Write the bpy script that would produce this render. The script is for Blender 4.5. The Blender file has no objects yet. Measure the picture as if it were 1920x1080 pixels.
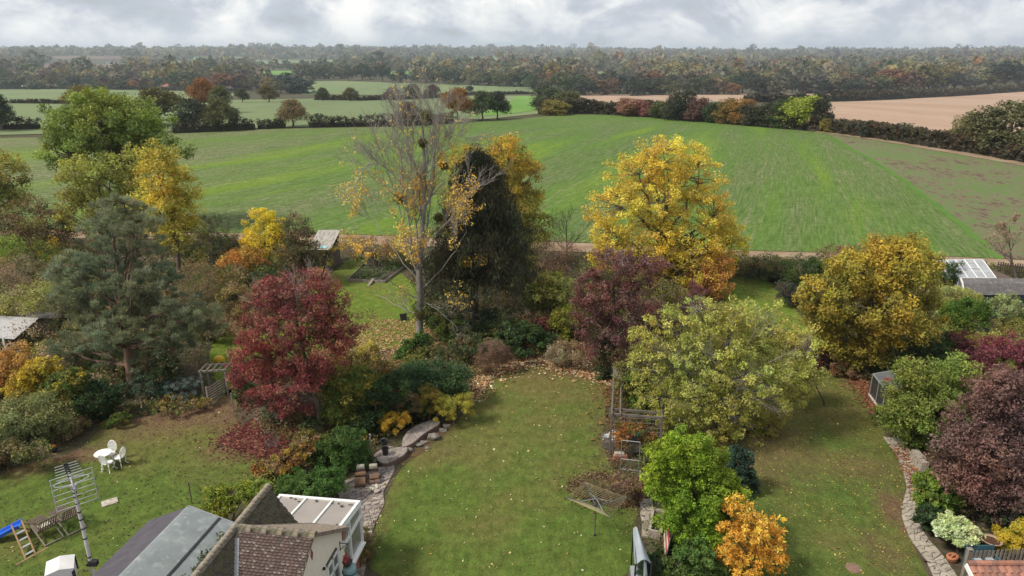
import bpy, bmesh, math, random
import numpy as np
from mathutils import Vector, Matrix

R = math.radians
SC = bpy.context.scene
COL = SC.collection
random.seed(7)
RNG = np.random.default_rng(11)

# ------------------------------------------------------------------ camera
CAMZ, PITCH, FOC = 18.0, R(18.4), 1333.0          # metres, tilt down, focal length in pixels of a 1920 wide picture
cam = bpy.data.cameras.new('camera')
cam.lens = 36.0 * FOC / 1920.0
cam.sensor_width = 36.0
cam.clip_start = 0.5
cam.clip_end = 30000
cam_ob = bpy.data.objects.new('camera', cam)
COL.objects.link(cam_ob)
cam_ob.location = (0, 0, CAMZ)
cam_ob.rotation_euler = (R(90) - PITCH, 0, 0)
SC.camera = cam_ob

# ------------------------------------------------------------------ light
SC.view_settings.view_transform = 'Standard'
SC.view_settings.look = 'None'
SC.view_settings.exposure = 0.50
SC.view_settings.gamma = 1.0
SC.view_settings.use_curve_mapping = False
SUN_EL, SUN_AZ = R(48), R(-112)         # azimuth measured from +Y towards +X; the veiled sun stands to the left and a little behind
SUN_VEC = Vector((math.sin(SUN_AZ) * math.cos(SUN_EL), math.cos(SUN_AZ) * math.cos(SUN_EL), math.sin(SUN_EL)))
sun = bpy.data.lights.new('sun', 'SUN')
sun.energy = 3.3
sun.angle = R(12)
sun.color = (1.0, 0.93, 0.80)
sun_ob = bpy.data.objects.new('sun', sun)
COL.objects.link(sun_ob)
sun_ob.rotation_euler = SUN_VEC.to_track_quat('Z', 'Y').to_euler()

def build_world():
    w = bpy.data.worlds.new('World')
    SC.world = w
    w.use_nodes = True
    nt = w.node_tree
    nt.nodes.clear()
    N, L = nt.nodes.new, nt.links.new
    out = N('ShaderNodeOutputWorld')
    sky = N('ShaderNodeTexSky')
    sky.sky_type = 'NISHITA'
    sky.sun_disc = False
    sky.sun_elevation = SUN_EL
    sky.sun_rotation = SUN_AZ
    sky.air_density = 1.0
    sky.dust_density = 1.5
    bg_sky = N('ShaderNodeBackground')
    bg_sky.inputs['Strength'].default_value = 0.1
    L(sky.outputs[0], bg_sky.inputs['Color'])
    tc = N('ShaderNodeTexCoord')
    sep = N('ShaderNodeSeparateXYZ')
    L(tc.outputs['Generated'], sep.inputs[0])
    def m(op, a, b=None, clamp=False):
        n = N('ShaderNodeMath'); n.operation = op; n.use_clamp = clamp
        for i, v in enumerate((a, b)):
            if v is None: continue
            if isinstance(v, (int, float)): n.inputs[i].default_value = v
            else: L(v, n.inputs[i])
        return n.outputs[0]
    z = m('ADD', m('MAXIMUM', sep.outputs[2], 0.0), 0.60)
    px, py = m('DIVIDE', sep.outputs[0], z), m('DIVIDE', sep.outputs[1], z)
    cmb = N('ShaderNodeCombineXYZ')
    L(px, cmb.inputs[0]); L(py, cmb.inputs[1])
    def noise(scale, det, rough, off, dist=0.0):
        mp = N('ShaderNodeMapping'); mp.inputs['Location'].default_value = off
        L(cmb.outputs[0], mp.inputs[0])
        n = N('ShaderNodeTexNoise'); n.inputs['Scale'].default_value = scale
        n.inputs['Detail'].default_value = det; n.inputs['Roughness'].default_value = rough
        n.inputs['Distortion'].default_value = dist
        L(mp.outputs[0], n.inputs['Vector'])
        return n.outputs['Fac']
    n1 = noise(5.2, 8, 0.56, (3.1, 1.7, 0), 0.5)
    n2 = noise(17., 8, 0.62, (9.3, 4.2, 0), 0.4)
    nn = m('ADD', m('MULTIPLY', n1, 0.74), m('MULTIPLY', n2, 0.26))
    ramp = N('ShaderNodeValToRGB')
    cr = ramp.color_ramp
    cr.elements[0].position = 0.35; cr.elements[0].color = (0.45, 0.49, 0.56, 1)
    cr.elements[1].position = 0.62; cr.elements[1].color = (1.02, 1.01, 0.98, 1)
    e = cr.elements.new(0.46); e.color = (0.56, 0.60, 0.67, 1)
    e = cr.elements.new(0.515); e.color = (0.73, 0.76, 0.79, 1)
    L(nn, ramp.inputs[0])
    # thin blue-grey veil low over the horizon
    low = m('SUBTRACT', 1.0, m('MULTIPLY', m('MAXIMUM', sep.outputs[2], 0.0), 26.0), True)
    veil = N('ShaderNodeMix'); veil.data_type = 'RGBA'
    L(m('MULTIPLY', low, 0.45), veil.inputs[0])
    L(ramp.outputs[0], veil.inputs[6])
    veil.inputs[7].default_value = (0.60, 0.67, 0.73, 1)
    bg_c = N('ShaderNodeBackground')
    bg_c.inputs['Strength'].default_value = 0.76
    L(veil.outputs[2], bg_c.inputs['Color'])
    cov = m('MULTIPLY', m('SUBTRACT', n1, 0.30), 9.0, True)     # clouds cover nearly everything, the blue shows in the thin gaps
    cov = m('ADD', m('MULTIPLY', cov, 0.35), 0.65, True)
    mix = N('ShaderNodeMixShader')
    L(cov, mix.inputs[0]); L(bg_sky.outputs[0], mix.inputs[1]); L(bg_c.outputs[0], mix.inputs[2])
    L(mix.outputs[0], out.inputs[0])
build_world()

SC.render.engine = 'CYCLES'
SC.cycles.max_bounces = 6
SC.cycles.diffuse_bounces = 3
SC.cycles.glossy_bounces = 2
SC.cycles.transmission_bounces = 4
SC.cycles.transparent_max_bounces = 6
SC.cycles.volume_bounces = 1
SC.cycles.use_denoising = True

# ------------------------------------------------------------------ where things stand
CP, SP = math.cos(PITCH), math.sin(PITCH)
def ray(px, py):
    u, v = (px - 960.0) / FOC, (540.0 - py) / FOC
    return u, CP + v * SP, -SP + v * CP
def G(px, py, z=0.0):                     # the point at height z that the photograph shows at a pixel
    dx, dy, dz = ray(px, py)
    t = (CAMZ - z) / -dz
    return Vector((dx * t, dy * t, z))
def AT(px, py, Y):                        # the same at a distance Y
    dx, dy, dz = ray(px, py)
    t = Y / dy
    return Vector((dx * t, Y, CAMZ + dz * t))
def sstep(a, b, x):
    t = np.clip((x - a) / (b - a), 0, 1)
    return t * t * (3 - 2 * t)
def H(x, y):                              # height of the land: flat gardens, a rounded field, a wide valley, a far ridge
    x = np.asarray(x, float); y = np.asarray(y, float)
    z = 1.2 * np.exp(-((y - 140) / 45) ** 2 - ((x - 25) / 90) ** 2) * sstep(66, 100, y)
    z = z - 19.0 * sstep(160, 720, y + 0.10 * x)
    z = z + 28.0 * sstep(1100, 5200, y) + 14 * sstep(5000, 9000, y)
    und = np.sin(x / 310 + 1.3) * np.cos(y / 420 + .4) * 5 + np.sin(x / 900 - y / 1500) * 10
    z = z + und * sstep(900, 2600, y)
    return z
def GT(px, py):                           # where the line of sight first meets the land
    dx, dy, dz = ray(px, py)
    t = np.geomspace(15, 9000, 1500)
    zz = CAMZ + dz * t - H(dx * t, dy * t)
    i = np.argmax(zz < 0) if (zz < 0).any() else len(t) - 1
    a, b = t[max(i - 1, 0)], t[i]
    for _ in range(30):
        mid = .5 * (a + b)
        if CAMZ + dz * mid - float(H(dx * mid, dy * mid)) < 0: b = mid
        else: a = mid
    return Vector((dx * b, dy * b, float(H(dx * b, dy * b))))
def depth_of(p):
    return p[1] * CP - (p[2] - CAMZ) * SP
def PPM(p):                               # photograph pixels per metre at a point
    return FOC / depth_of(p)

# ------------------------------------------------------------------ materials
MATS = {}
def nmat(name, c1, c2=None, scale=3.0, rough=0.85, bump=0.0, detail=5.0, c3=None, scale2=None, metallic=0.0, spec=0.3, stretch=(1, 1, 1), p0=.35, p1=.65):
    if name in MATS: return MATS[name]
    m = bpy.data.materials.new(name); m.use_nodes = True
    nt = m.node_tree; N, L = nt.nodes.new, nt.links.new
    b = nt.nodes['Principled BSDF']
    b.inputs['Roughness'].default_value = rough
    b.inputs['Metallic'].default_value = metallic
    b.inputs['Specular IOR Level'].default_value = spec
    c2 = c2 or tuple(v * .75 for v in c1)
    tc = N('ShaderNodeTexCoord'); mp = N('ShaderNodeMapping')
    mp.inputs['Scale'].default_value = stretch
    L(tc.outputs['Object'], mp.inputs[0])
    n = N('ShaderNodeTexNoise'); n.inputs['Scale'].default_value = scale; n.inputs['Detail'].default_value = detail
    n.inputs['Roughness'].default_value = .62
    L(mp.outputs[0], n.inputs['Vector'])
    r = N('ShaderNodeValToRGB')
    r.color_ramp.elements[0].position = p0; r.color_ramp.elements[0].color = (*c1, 1)
    r.color_ramp.elements[1].position = p1; r.color_ramp.elements[1].color = (*c2, 1)
    L(n.outputs['Fac'], r.inputs[0])
    col = r.outputs[0]
    if c3:
        n2 = N('ShaderNodeTexNoise'); n2.inputs['Scale'].default_value = scale2 or scale * 4; n2.inputs['Detail'].default_value = 4
        L(mp.outputs[0], n2.inputs['Vector'])
        r2 = N('ShaderNodeValToRGB'); r2.color_ramp.elements[0].position = .52; r2.color_ramp.elements[1].position = .66
        L(n2.outputs['Fac'], r2.inputs[0])
        mx = N('ShaderNodeMix'); mx.data_type = 'RGBA'
        L(r2.outputs[0], mx.inputs[0]); L(col, mx.inputs[6]); mx.inputs[7].default_value = (*c3, 1)
        col = mx.outputs[2]
    L(col, b.inputs['Base Color'])
    if bump:
        bp = N('ShaderNodeBump'); bp.inputs['Strength'].default_value = min(1, bump); bp.inputs['Distance'].default_value = .05
        L(n.outputs['Fac'], bp.inputs['Height']); L(bp.outputs[0], b.inputs['Normal'])
    MATS[name] = m
    return m

def leaf_mat(name, use_obj=False, transl=.36):
    m = bpy.data.materials.new(name); m.use_nodes = True
    nt = m.node_tree; N, L = nt.nodes.new, nt.links.new
    b = nt.nodes['Principled BSDF']; out = nt.nodes['Material Output']
    b.inputs['Roughness'].default_value = .6
    b.inputs['Specular IOR Level'].default_value = .25
    a = N('ShaderNodeAttribute'); a.attribute_name = 'col'
    col = a.outputs['Color']
    if use_obj:
        oi = N('ShaderNodeObjectInfo')
        mx = N('ShaderNodeMix'); mx.data_type = 'RGBA'; mx.blend_type = 'MULTIPLY'; mx.inputs[0].default_value = 1
        L(col, mx.inputs[6]); L(oi.outputs['Color'], mx.inputs[7]); col = mx.outputs[2]
    L(col, b.inputs['Base Color'])
    t = N('ShaderNodeBsdfTranslucent'); L(col, t.inputs['Color'])
    ms = N('ShaderNodeMixShader'); ms.inputs[0].default_value = transl
    L(b.outputs[0], ms.inputs[1]); L(t.outputs[0], ms.inputs[2]); L(ms.outputs[0], out.inputs[0])
    return m
LEAF = leaf_mat('leaf')
FARLEAF = leaf_mat('leaf_tinted', True, .15)
BARK_GREY = nmat('bark_grey', (.13, .115, .105), (.23, .21, .19), 6, bump=.6, stretch=(1, 1, .3))
BARK_BROWN = nmat('bark_brown', (.07, .052, .038), (.14, .105, .08), 6, bump=.6, stretch=(1, 1, .3))
BARK_PINE = nmat('bark_pine', (.09, .06, .045), (.20, .12, .08), 5, bump=.7, stretch=(1, 1, .3))
TWIG = nmat('twig', (.11, .085, .07), (.19, .155, .13), 5)
WHITE = nmat('white_paint', (.78, .78, .76), (.70, .70, .67), 4, rough=.45)
TIMBER = nmat('weathered_timber', (.16, .135, .11), (.26, .225, .19), 7, bump=.4, stretch=(1, 1, .2))
TIMBER_DK = nmat('dark_timber', (.075, .055, .042), (.14, .10, .075), 8, bump=.4)
BRICK = nmat('red_brick', (.24, .10, .065), (.33, .16, .11), 9, bump=.3)
TERRA = nmat('terracotta', (.42, .17, .085), (.33, .13, .07), 8)
STONE = nmat('paving_stone', (.36, .31, .27), (.24, .205, .18), 2.4, bump=.3, c3=(.15, .13, .11), scale2=11)
STONE_LT = nmat('pale_stone', (.46, .42, .36), (.33, .30, .25), 2.6, bump=.3, c3=(.22, .19, .15), scale2=12)
ROCK = nmat('rock', (.30, .27, .245), (.18, .165, .15), 4, bump=.8)
METAL = nmat('grey_metal', (.45, .45, .46), (.36, .36, .37), 12, rough=.4, metallic=.7)
BLACK = nmat('black_plastic', (.018, .018, .02), (.03, .03, .032), 8, rough=.5)
GLASS = nmat('dull_glass', (.09, .10, .105), (.14, .15, .155), 1.5, rough=.08, spec=.8)

# ------------------------------------------------------------------ objects
def setp(o, label=None, cat=None, group=None, kind=None):
    if label: o['label'] = label
    if cat: o['category'] = cat
    if group: o['group'] = group
    if kind: o['kind'] = kind
    return o
def thing(name, label, cat, loc=(0, 0, 0), rotz=0.0, group=None):
    o = bpy.data.objects.new(name, None)
    COL.objects.link(o)
    o.empty_display_size = .2
    o.location = loc; o.rotation_euler = (0, 0, rotz)
    return setp(o, label, cat, group)
def wloc(o):
    v = Vector((0, 0, 0))
    while o is not None:
        v = v + o.location; o = o.parent
    return v
class MB:
    """collects shapes and links them as one mesh object"""
    def __init__(s): s.v = []; s.f = []
    def add(s, vs, fs):
        n = len(s.v); s.v += [tuple(p) for p in vs]; s.f += [tuple(i + n for i in f) for f in fs]; return s
    def box(s, c, size, rot=None):
        hx, hy, hz = (k / 2 for k in size)
        M = rot if rot is not None else Matrix.Identity(3)
        if isinstance(M, (int, float)): M = Matrix.Rotation(M, 3, 'Z')
        c = Vector(c)
        vs = [c + M @ Vector((x * hx, y * hy, z * hz)) for z in (-1, 1) for x, y in ((-1, -1), (1, -1), (1, 1), (-1, 1))]
        return s.add(vs, [(0, 3, 2, 1), (4, 5, 6, 7), (0, 1, 5, 4), (1, 2, 6, 5), (2, 3, 7, 6), (3, 0, 4, 7)])
    def bar(s, a, b, w, h=None):               # rectangular bar from a to b
        a, b = Vector(a), Vector(b); d = b - a; L = d.length; h = h or w
        x = d.normalized(); up = Vector((0, 0, 1)) if abs(x.z) < .95 else Vector((0, 1, 0))
        y = up.cross(x).normalized(); z = x.cross(y)
        M = Matrix((x, y, z)).transposed()
        return s.box((a + b) / 2, (L, w, h), M)
    def cyl(s, a, b, r0, r1=None, n=10, caps=True):
        r1 = r0 if r1 is None else r1
        return s.tube([a, b], [r0, r1], n, caps)
    def tube(s, pts, rad, n=6, caps=True, closed=False):
        pts = [Vector(p) for p in pts]; k = len(pts)
        if isinstance(rad, (int, float)): rad = [rad] * k
        base = len(s.v); prev = None
        for i, p in enumerate(pts):
            if closed: d = pts[(i + 1) % k] - pts[i - 1]
            else: d = pts[min(i + 1, k - 1)] - pts[max(i - 1, 0)]
            d.normalize()
            if prev is None: prev = d.orthogonal().normalized()
            x = (prev - d * prev.dot(d)).normalized(); prev = x; y = d.cross(x)
            for j in range(n):
                t = 2 * math.pi * j / n
                s.v.append(tuple(p + (x * math.cos(t) + y * math.sin(t)) * rad[i]))
        for i in range(k if closed else k - 1):
            i2 = (i + 1) % k
            for j in range(n):
                s.f.append((base + i * n + j, base + i * n + (j + 1) % n, base + i2 * n + (j + 1) % n, base + i2 * n + j))
        if caps and not closed:
            s.f.append(tuple(base + j for j in reversed(range(n))))
            s.f.append(tuple(base + (k - 1) * n + j for j in range(n)))
        return s
    def lathe(s, c, prof, n=16):                # profile of (radius, height)
        c = Vector(c); base = len(s.v)
        for r, z in prof:
            for j in range(n):
                t = 2 * math.pi * j / n
                s.v.append((c.x + r * math.cos(t), c.y + r * math.sin(t), c.z + z))
        for i in range(len(prof) - 1):
            for j in range(n):
                s.f.append((base + i * n + j, base + i * n + (j + 1) % n, base + (i + 1) * n + (j + 1) % n, base + (i + 1) * n + j))
        s.f.append(tuple(base + j for j in reversed(range(n))))
        s.f.append(tuple(base + (len(prof) - 1) * n + j for j in range(n)))
        return s
    def prism(s, poly, z0, z1):                 # poly: list of xy (counter-clockwise)
        n = len(poly)
        vs = [(p[0], p[1], z0) for p in poly] + [(p[0], p[1], z1) for p in poly]
        return s.add(vs, [tuple(reversed(range(n))), tuple(range(n, 2 * n))] + [(i, (i + 1) % n, n + (i + 1) % n, n + i) for i in range(n)])
    def slab(s, quad, th):                      # a plate: four corners, thickness along -normal
        q = [Vector(p) for p in quad]
        nrm = (q[1] - q[0]).cross(q[-1] - q[0]).normalized() * th
        n = len(q)
        vs = q + [p - nrm for p in q]
        return s.add(vs, [tuple(range(n)), tuple(reversed(range(n, 2 * n)))] + [(i, n + i, n + (i + 1) % n, (i + 1) % n) for i in range(n)])
    def blob(s, c, r, seed=0, sub=2, jit=.18):
        bm = bmesh.new(); bmesh.ops.create_icosphere(bm, subdivisions=sub, radius=1)
        rr = random.Random(seed); c = Vector(c); r = Vector(r) if not isinstance(r, (int, float)) else Vector((r, r, r))
        ax = [Vector((rr.gauss(0, 1), rr.gauss(0, 1), rr.gauss(0, 1))) for _ in range(6)]
        vs = []
        for v in bm.verts:
            k = 1 + jit * sum(math.sin(2.2 * v.co.dot(a)) for a in ax) / 3
            vs.append(c + Vector((v.co.x * r.x, v.co.y * r.y, v.co.z * r.z)) * k)
        bm.verts.index_update()
        s.add(vs, [tuple(v.index for v in f.verts) for f in bm.faces]); bm.free()
        return s
    def build(s, name, mat, parent=None, world=True, smooth=False, kind=None):
        me = bpy.data.meshes.new(name)
        if world and parent is not None:
            o = wloc(parent); vs = [(p[0] - o.x, p[1] - o.y, p[2] - o.z) for p in s.v]
        else: vs = s.v
        me.from_pydata(vs, [], s.f)
        me.materials.append(mat)
        if smooth: me.shade_smooth()
        ob = bpy.data.objects.new(name, me); COL.objects.link(ob)
        if parent is not None: ob.parent = parent
        if kind: ob['kind'] = kind
        return ob
def copy_tree(o, parent=None):
    c = o.copy(); COL.objects.link(c)
    if parent is not None: c.parent = parent
    for ch in [k for k in o.children]:
        copy_tree(ch, c)
    return c
def fastmesh(name, V, F, mats, col=None, cpts=None, parent=None, smooth=False):
    """numpy mesh of quads or triangles; col: one colour per face"""
    me = bpy.data.meshes.new(name)
    V = np.ascontiguousarray(V, np.float32); F = np.ascontiguousarray(F, np.int32)
    k = F.shape[1]
    me.vertices.add(len(V)); me.vertices.foreach_set('co', V.ravel())
    me.loops.add(F.size); me.loops.foreach_set('vertex_index', F.ravel())
    me.polygons.add(len(F))
    me.polygons.foreach_set('loop_start', np.arange(0, F.size, k, dtype=np.int32))
    try: me.polygons.foreach_set('loop_total', np.full(len(F), k, np.int32))
    except Exception: pass
    me.update(calc_edges=True)
    if col is not None:
        a = me.attributes.new('col', 'FLOAT_COLOR', 'FACE')
        c4 = np.ones((len(F), 4), np.float32); c4[:, :3] = col
        a.data.foreach_set('color', c4.ravel())
    for m in mats: me.materials.append(m)
    if smooth: me.shade_smooth()
    ob = bpy.data.objects.new(name, me); COL.objects.link(ob)
    if parent is not None: ob.parent = parent
    return ob
# ------------------------------------------------------------------ land
def sheet_mat(name, build):
    m = bpy.data.materials.new(name); m.use_nodes = True
    nt = m.node_tree; N, L = nt.nodes.new, nt.links.new
    b = nt.nodes['Principled BSDF']; b.inputs['Roughness'].default_value = .95; b.inputs['Specular IOR Level'].default_value = .1
    tc = N('ShaderNodeTexCoord')
    def noise(scale, detail=4, stretch=(1, 1, 1), rot=0.0, rough=.6, vec=None, off=(0, 0, 0)):
        mp = N('ShaderNodeMapping'); mp.inputs['Scale'].default_value = stretch; mp.inputs['Rotation'].default_value = (0, 0, rot)
        mp.inputs['Location'].default_value = off
        L(vec or tc.outputs['Object'], mp.inputs[0])
        n = N('ShaderNodeTexNoise'); n.inputs['Scale'].default_value = scale; n.inputs['Detail'].default_value = detail; n.inputs['Roughness'].default_value = rough
        L(mp.outputs[0], n.inputs['Vector']); return n.outputs['Fac']
    def ramp(f, *stops):
        r = N('ShaderNodeValToRGB'); e = r.color_ramp.elements
        while len(e) < len(stops): e.new(.5)
        for k, (p, c) in zip(e, stops):
            k.position = p; k.color = (c, c, c, 1) if isinstance(c, (int, float)) else (*c, 1)
        L(f, r.inputs[0]); return r.outputs[0]
    def mix(f, a, c):
        x = N('ShaderNodeMix'); x.data_type = 'RGBA'
        for s_, v in ((0, f), (6, a), (7, c)):
            if isinstance(v, (int, float)): x.inputs[s_].default_value = v
            elif isinstance(v, tuple): x.inputs[s_].default_value = (*v, 1)
            else: L(v, x.inputs[s_])
        return x.outputs[2]
    def math_(op, a, c=None, clamp=False):
        n = N('ShaderNodeMath'); n.operation = op; n.use_clamp = clamp
        for i, v in enumerate((a, c)):
            if v is None: continue
            if isinstance(v, (int, float)): n.inputs[i].default_value = v
            else: L(v, n.inputs[i])
        return n.outputs[0]
    ctx = dict(N=N, L=L, tc=tc, noise=noise, ramp=ramp, mix=mix, m=math_)
    col, hgt, dist = build(ctx)
    L(col, b.inputs['Base Color'])
    if hgt is not None:
        bp = N('ShaderNodeBump'); bp.inputs['Strength'].default_value = .7; bp.inputs['Distance'].default_value = dist
        L(hgt, bp.inputs['Height']); L(bp.outputs[0], b.inputs['Normal'])
    MATS[name] = m
    return m

def m_ground(c):        # garden beds, scrub and woodland floor
    big = c['noise'](.16, 5); fine = c['noise'](3.0, 6)
    a = c['ramp'](big, (.40, (.085, .062, .042)), (.60, (.052, .062, .022)))
    b_ = c['ramp'](fine, (.40, (.10, .078, .055)), (.62, (.035, .045, .018)))
    return c['mix'](.55, a, b_), fine, .12
GROUND = sheet_mat('ground', m_ground)

def lawn_builder(dry, y0, y1, tone=1.0, seed=0., worn=()):
    def f(c):
        sep = c['N']('ShaderNodeSeparateXYZ'); c['L'](c['tc'].outputs['Object'], sep.inputs[0])
        grad = c['m']('MULTIPLY', c['m']('SUBTRACT', sep.outputs[1], y0), 1. / (y1 - y0), True)
        big = c['noise'](.30, 4, off=(seed, seed, 0)); mid = c['noise'](1.5, 5, off=(seed, 0, 0)); fine = c['noise'](14, 6, rough=.75); tuft = c['noise'](4.5, 5, rough=.7, stretch=(1, .55, 1))
        wear = c['m']('ADD', c['m']('MULTIPLY', grad, dry), c['m']('MULTIPLY', c['m']('SUBTRACT', big, .47), 2.3), True)
        bare = None
        for (px, py, rx, ry, k) in worn:                       # trodden places: ellipses on the ground
            p = G(px, py)
            ux = c['m']('MULTIPLY', c['m']('SUBTRACT', sep.outputs[0], p.x), 1 / rx); uy = c['m']('MULTIPLY', c['m']('SUBTRACT', sep.outputs[1], p.y), 1 / ry)
            d = c['m']('SQRT', c['m']('ADD', c['m']('MULTIPLY', ux, ux), c['m']('MULTIPLY', uy, uy)))
            d = c['m']('ADD', d, c['m']('MULTIPLY', c['m']('SUBTRACT', mid, .5), 2.2))
            w_ = c['m']('MULTIPLY', c['m']('MULTIPLY', c['m']('SUBTRACT', 1.25, d), 1.1, True), k)
            bare = w_ if bare is None else c['m']('MAXIMUM', bare, w_)
        green = c['ramp'](mid, (.36, (.068 * tone, .104 * tone, .020)), (.66, (.106 * tone, .156 * tone, .030)))
        brown = c['ramp'](mid, (.36, (.125, .108, .034)), (.66, (.172, .134, .052)))
        col = c['mix'](wear, green, brown)
        if bare is not None: col = c['mix'](bare, col, c['ramp'](fine, (.40, (.125, .072, .042)), (.60, (.165, .105, .065))))
        dark = c['ramp'](fine, (.34, .50), (.60, 1.18))
        mm = c['N']('ShaderNodeMix'); mm.data_type = 'RGBA'; mm.blend_type = 'MULTIPLY'; mm.inputs[0].default_value = .75
        c['L'](col, mm.inputs[6]); c['L'](dark, mm.inputs[7])
        d2 = c['ramp'](tuft, (.36, .62), (.58, 1.12))
        m2 = c['N']('ShaderNodeMix'); m2.data_type = 'RGBA'; m2.blend_type = 'MULTIPLY'; m2.inputs[0].default_value = .6
        c['L'](mm.outputs[2], m2.inputs[6]); c['L'](d2, m2.inputs[7])
        return m2.outputs[2], c['m']('ADD', fine, c['m']('MULTIPLY', tuft, 2.0)), .035
    return f
LAWN_MID = sheet_mat('mown_lawn', lawn_builder(.70, 22, 40, 1.0, 2., [(1150, 830, .9, 3.0, .6), (1180, 915, 1.2, 1.2, .7), (1090, 700, 4.0, .9, .5), (700, 960, .8, 3.0, .4), (835, 825, 1.0, 2.0, .4)]))
LAWN_SIDE = sheet_mat('mossy_lawn', lawn_builder(.55, 22, 36, .92, 9., [(1690, 965, .9, 2.2, .9), (1420, 850, 3.5, 3.0, .55), (1630, 880, 2.0, 1.6, .4), (1590, 680, 1.5, 5.0, .7), (1660, 1040, .8, 1.5, .5)]))
LAWN_WEST = sheet_mat('leafy_lawn', lawn_builder(1.1, 26, 35, 1.0, 5., [(125, 853, 2.2, .9, 1.0), (310, 772, 6.5, 2.2, 1.0), (380, 745, 2.0, 2.0, .7), (240, 810, 2.5, 1.5, .5), (30, 880, 2.5, .7, .7), (450, 830, 1.5, 2.0, .6)]))
LAWN_BACK = sheet_mat('rough_lawn', lawn_builder(.1, 40, 64, 1.35, 13.))

def m_field(c):
    N, L, m = c['N'], c['L'], c['m']
    sep = N('ShaderNodeSeparateXYZ'); L(c['tc'].outputs['Object'], sep.inputs[0])
    x, y = sep.outputs[0], sep.outputs[1]
    s = m('ADD', m('SUBTRACT', x, m('MULTIPLY', y, .5)), m('MULTIPLY', m('MULTIPLY', x, x), .004))   # drilling lines bend across the hill
    cmb = N('ShaderNodeCombineXYZ'); L(s, cmb.inputs[0]); L(m('MULTIPLY', y, 1.0), cmb.inputs[1])
    v = cmb.outputs[0]
    band = c['noise'](.085, 3, (1, .16, 1), vec=v)
    strips = c['noise'](.45, 4, (1, .10, 1), vec=v)
    rows = c['noise'](3.4, 4, (1, .07, 1), vec=v)
    patch = c['noise'](.030, 5)
    fine = c['noise'](2.2, 5, rough=.75)
    green = c['ramp'](band, (.38, (.076, .136, .029)), (.53, (.090, .158, .030)), (.64, (.128, .200, .026)))
    straw = c['ramp'](fine, (.40, (.10, .118, .05)), (.60, (.26, .225, .145)))
    k = m('ADD', m('MULTIPLY', m('SUBTRACT', patch, .45), 1.5), m('MULTIPLY', m('SUBTRACT', strips, .5), 1.5))
    k = m('ADD', k, m('MULTIPLY', m('SUBTRACT', rows, .5), 2.2))
    k = m('ADD', k, m('MULTIPLY', m('SUBTRACT', fine, .5), 1.2))
    k = m('SUBTRACT', k, m('MULTIPLY', m('SUBTRACT', band, .47), 2.8))
    # the end by the old hedges is thinner and shows more straw
    thin = m('MULTIPLY', m('SUBTRACT', -2.0, x), .008, True)
    k = m('ADD', k, thin)
    k = m('MULTIPLY', m('ADD', k, .10), .58, True)
    fr = m('FRACT', m('MULTIPLY', m('ADD', s, m('MULTIPLY', c['noise'](.05, 2), 3.0)), 1 / 15.))
    tr1 = m('SUBTRACT', 1.0, m('MULTIPLY', m('ABSOLUTE', m('SUBTRACT', fr, .44)), 42.), True); tr2 = m('SUBTRACT', 1.0, m('MULTIPLY', m('ABSOLUTE', m('SUBTRACT', fr, .56)), 42.), True)
    k = m('ADD', k, m('MULTIPLY', m('MULTIPLY', m('MAXIMUM', tr1, tr2), fine), .75), True)      # paired wheel tracks
    col = c['mix'](k, green, straw)
    dk = c['ramp'](m('ADD', m('MULTIPLY', c['noise'](1.5, 6, rough=.85), .6), m('MULTIPLY', rows, .4)), (.38, .45), (.60, 1.25))
    mm = N('ShaderNodeMix'); mm.data_type = 'RGBA'; mm.blend_type = 'MULTIPLY'; mm.inputs[0].default_value = .8
    L(col, mm.inputs[6]); L(dk, mm.inputs[7])
    return mm.outputs[2], fine, .12
FIELD = sheet_mat('winter_wheat', m_field)
def m_plough(c):
    N, L = c['N'], c['L']
    rows = c['noise'](1.7, 5, (1, .30, 1), R(-35), .7); fine = c['noise'](2.6, 6, rough=.8); big = c['noise'](.10, 4)
    clod = c['noise'](.95, 7, (1, .5, 1), R(-30), .85)
    k = c['m']('ADD', c['m']('MULTIPLY', rows, .40), c['m']('ADD', c['m']('MULTIPLY', clod, .55), c['m']('MULTIPLY', big, .30)))
    col = c['ramp'](k, (.555, (.095, .066, .046)), (.595, (.175, .135, .095)), (.625, (.145, .158, .080)), (.66, (.110, .165, .052)))
    return col, fine, .25
PLOUGH = sheet_mat('ploughed_soil', m_plough)
def simple_field(a, b_, sc, stretch, rot):
    def f(c):
        n1 = c['noise'](sc, 5, stretch, rot); n2 = c['noise'](sc * 9, 4)
        k = c['m']('ADD', c['m']('MULTIPLY', n1, .7), c['m']('MULTIPLY', n2, .3))
        return c['ramp'](k, (.40, a), (.60, b_)), None, 0
    return f
PALE = sheet_mat('pale_crop', simple_field((.125, .160, .078), (.165, .205, .095), .012, (1, .25, 1), 1.2))
GREENER = sheet_mat('green_crop', simple_field((.10, .20, .04), (.15, .26, .06), .02, (1, .3, 1), .6))
STUBBLE = sheet_mat('tan_stubble', simple_field((.30, .205, .145), (.37, .26, .19), .03, (1, .12, 1), 1.35))
BROWNF = sheet_mat('brown_tilth', simple_field((.13, .088, .072), (.17, .115, .09), .012, (1, .3, 1), .4))
MARGIN = sheet_mat('dry_margin', simple_field((.20, .135, .085), (.31, .235, .165), .5, (.15, 1, 1), 0.0))
SOIL = sheet_mat('red_soil', simple_field((.17, .085, .045), (.12, .085, .04), .9, (.4, 1, 1), .5))
LITTER = sheet_mat('leaf_litter', simple_field((.115, .065, .04), (.07, .06, .028), 2.0, (1, 1, 1), 0))

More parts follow.
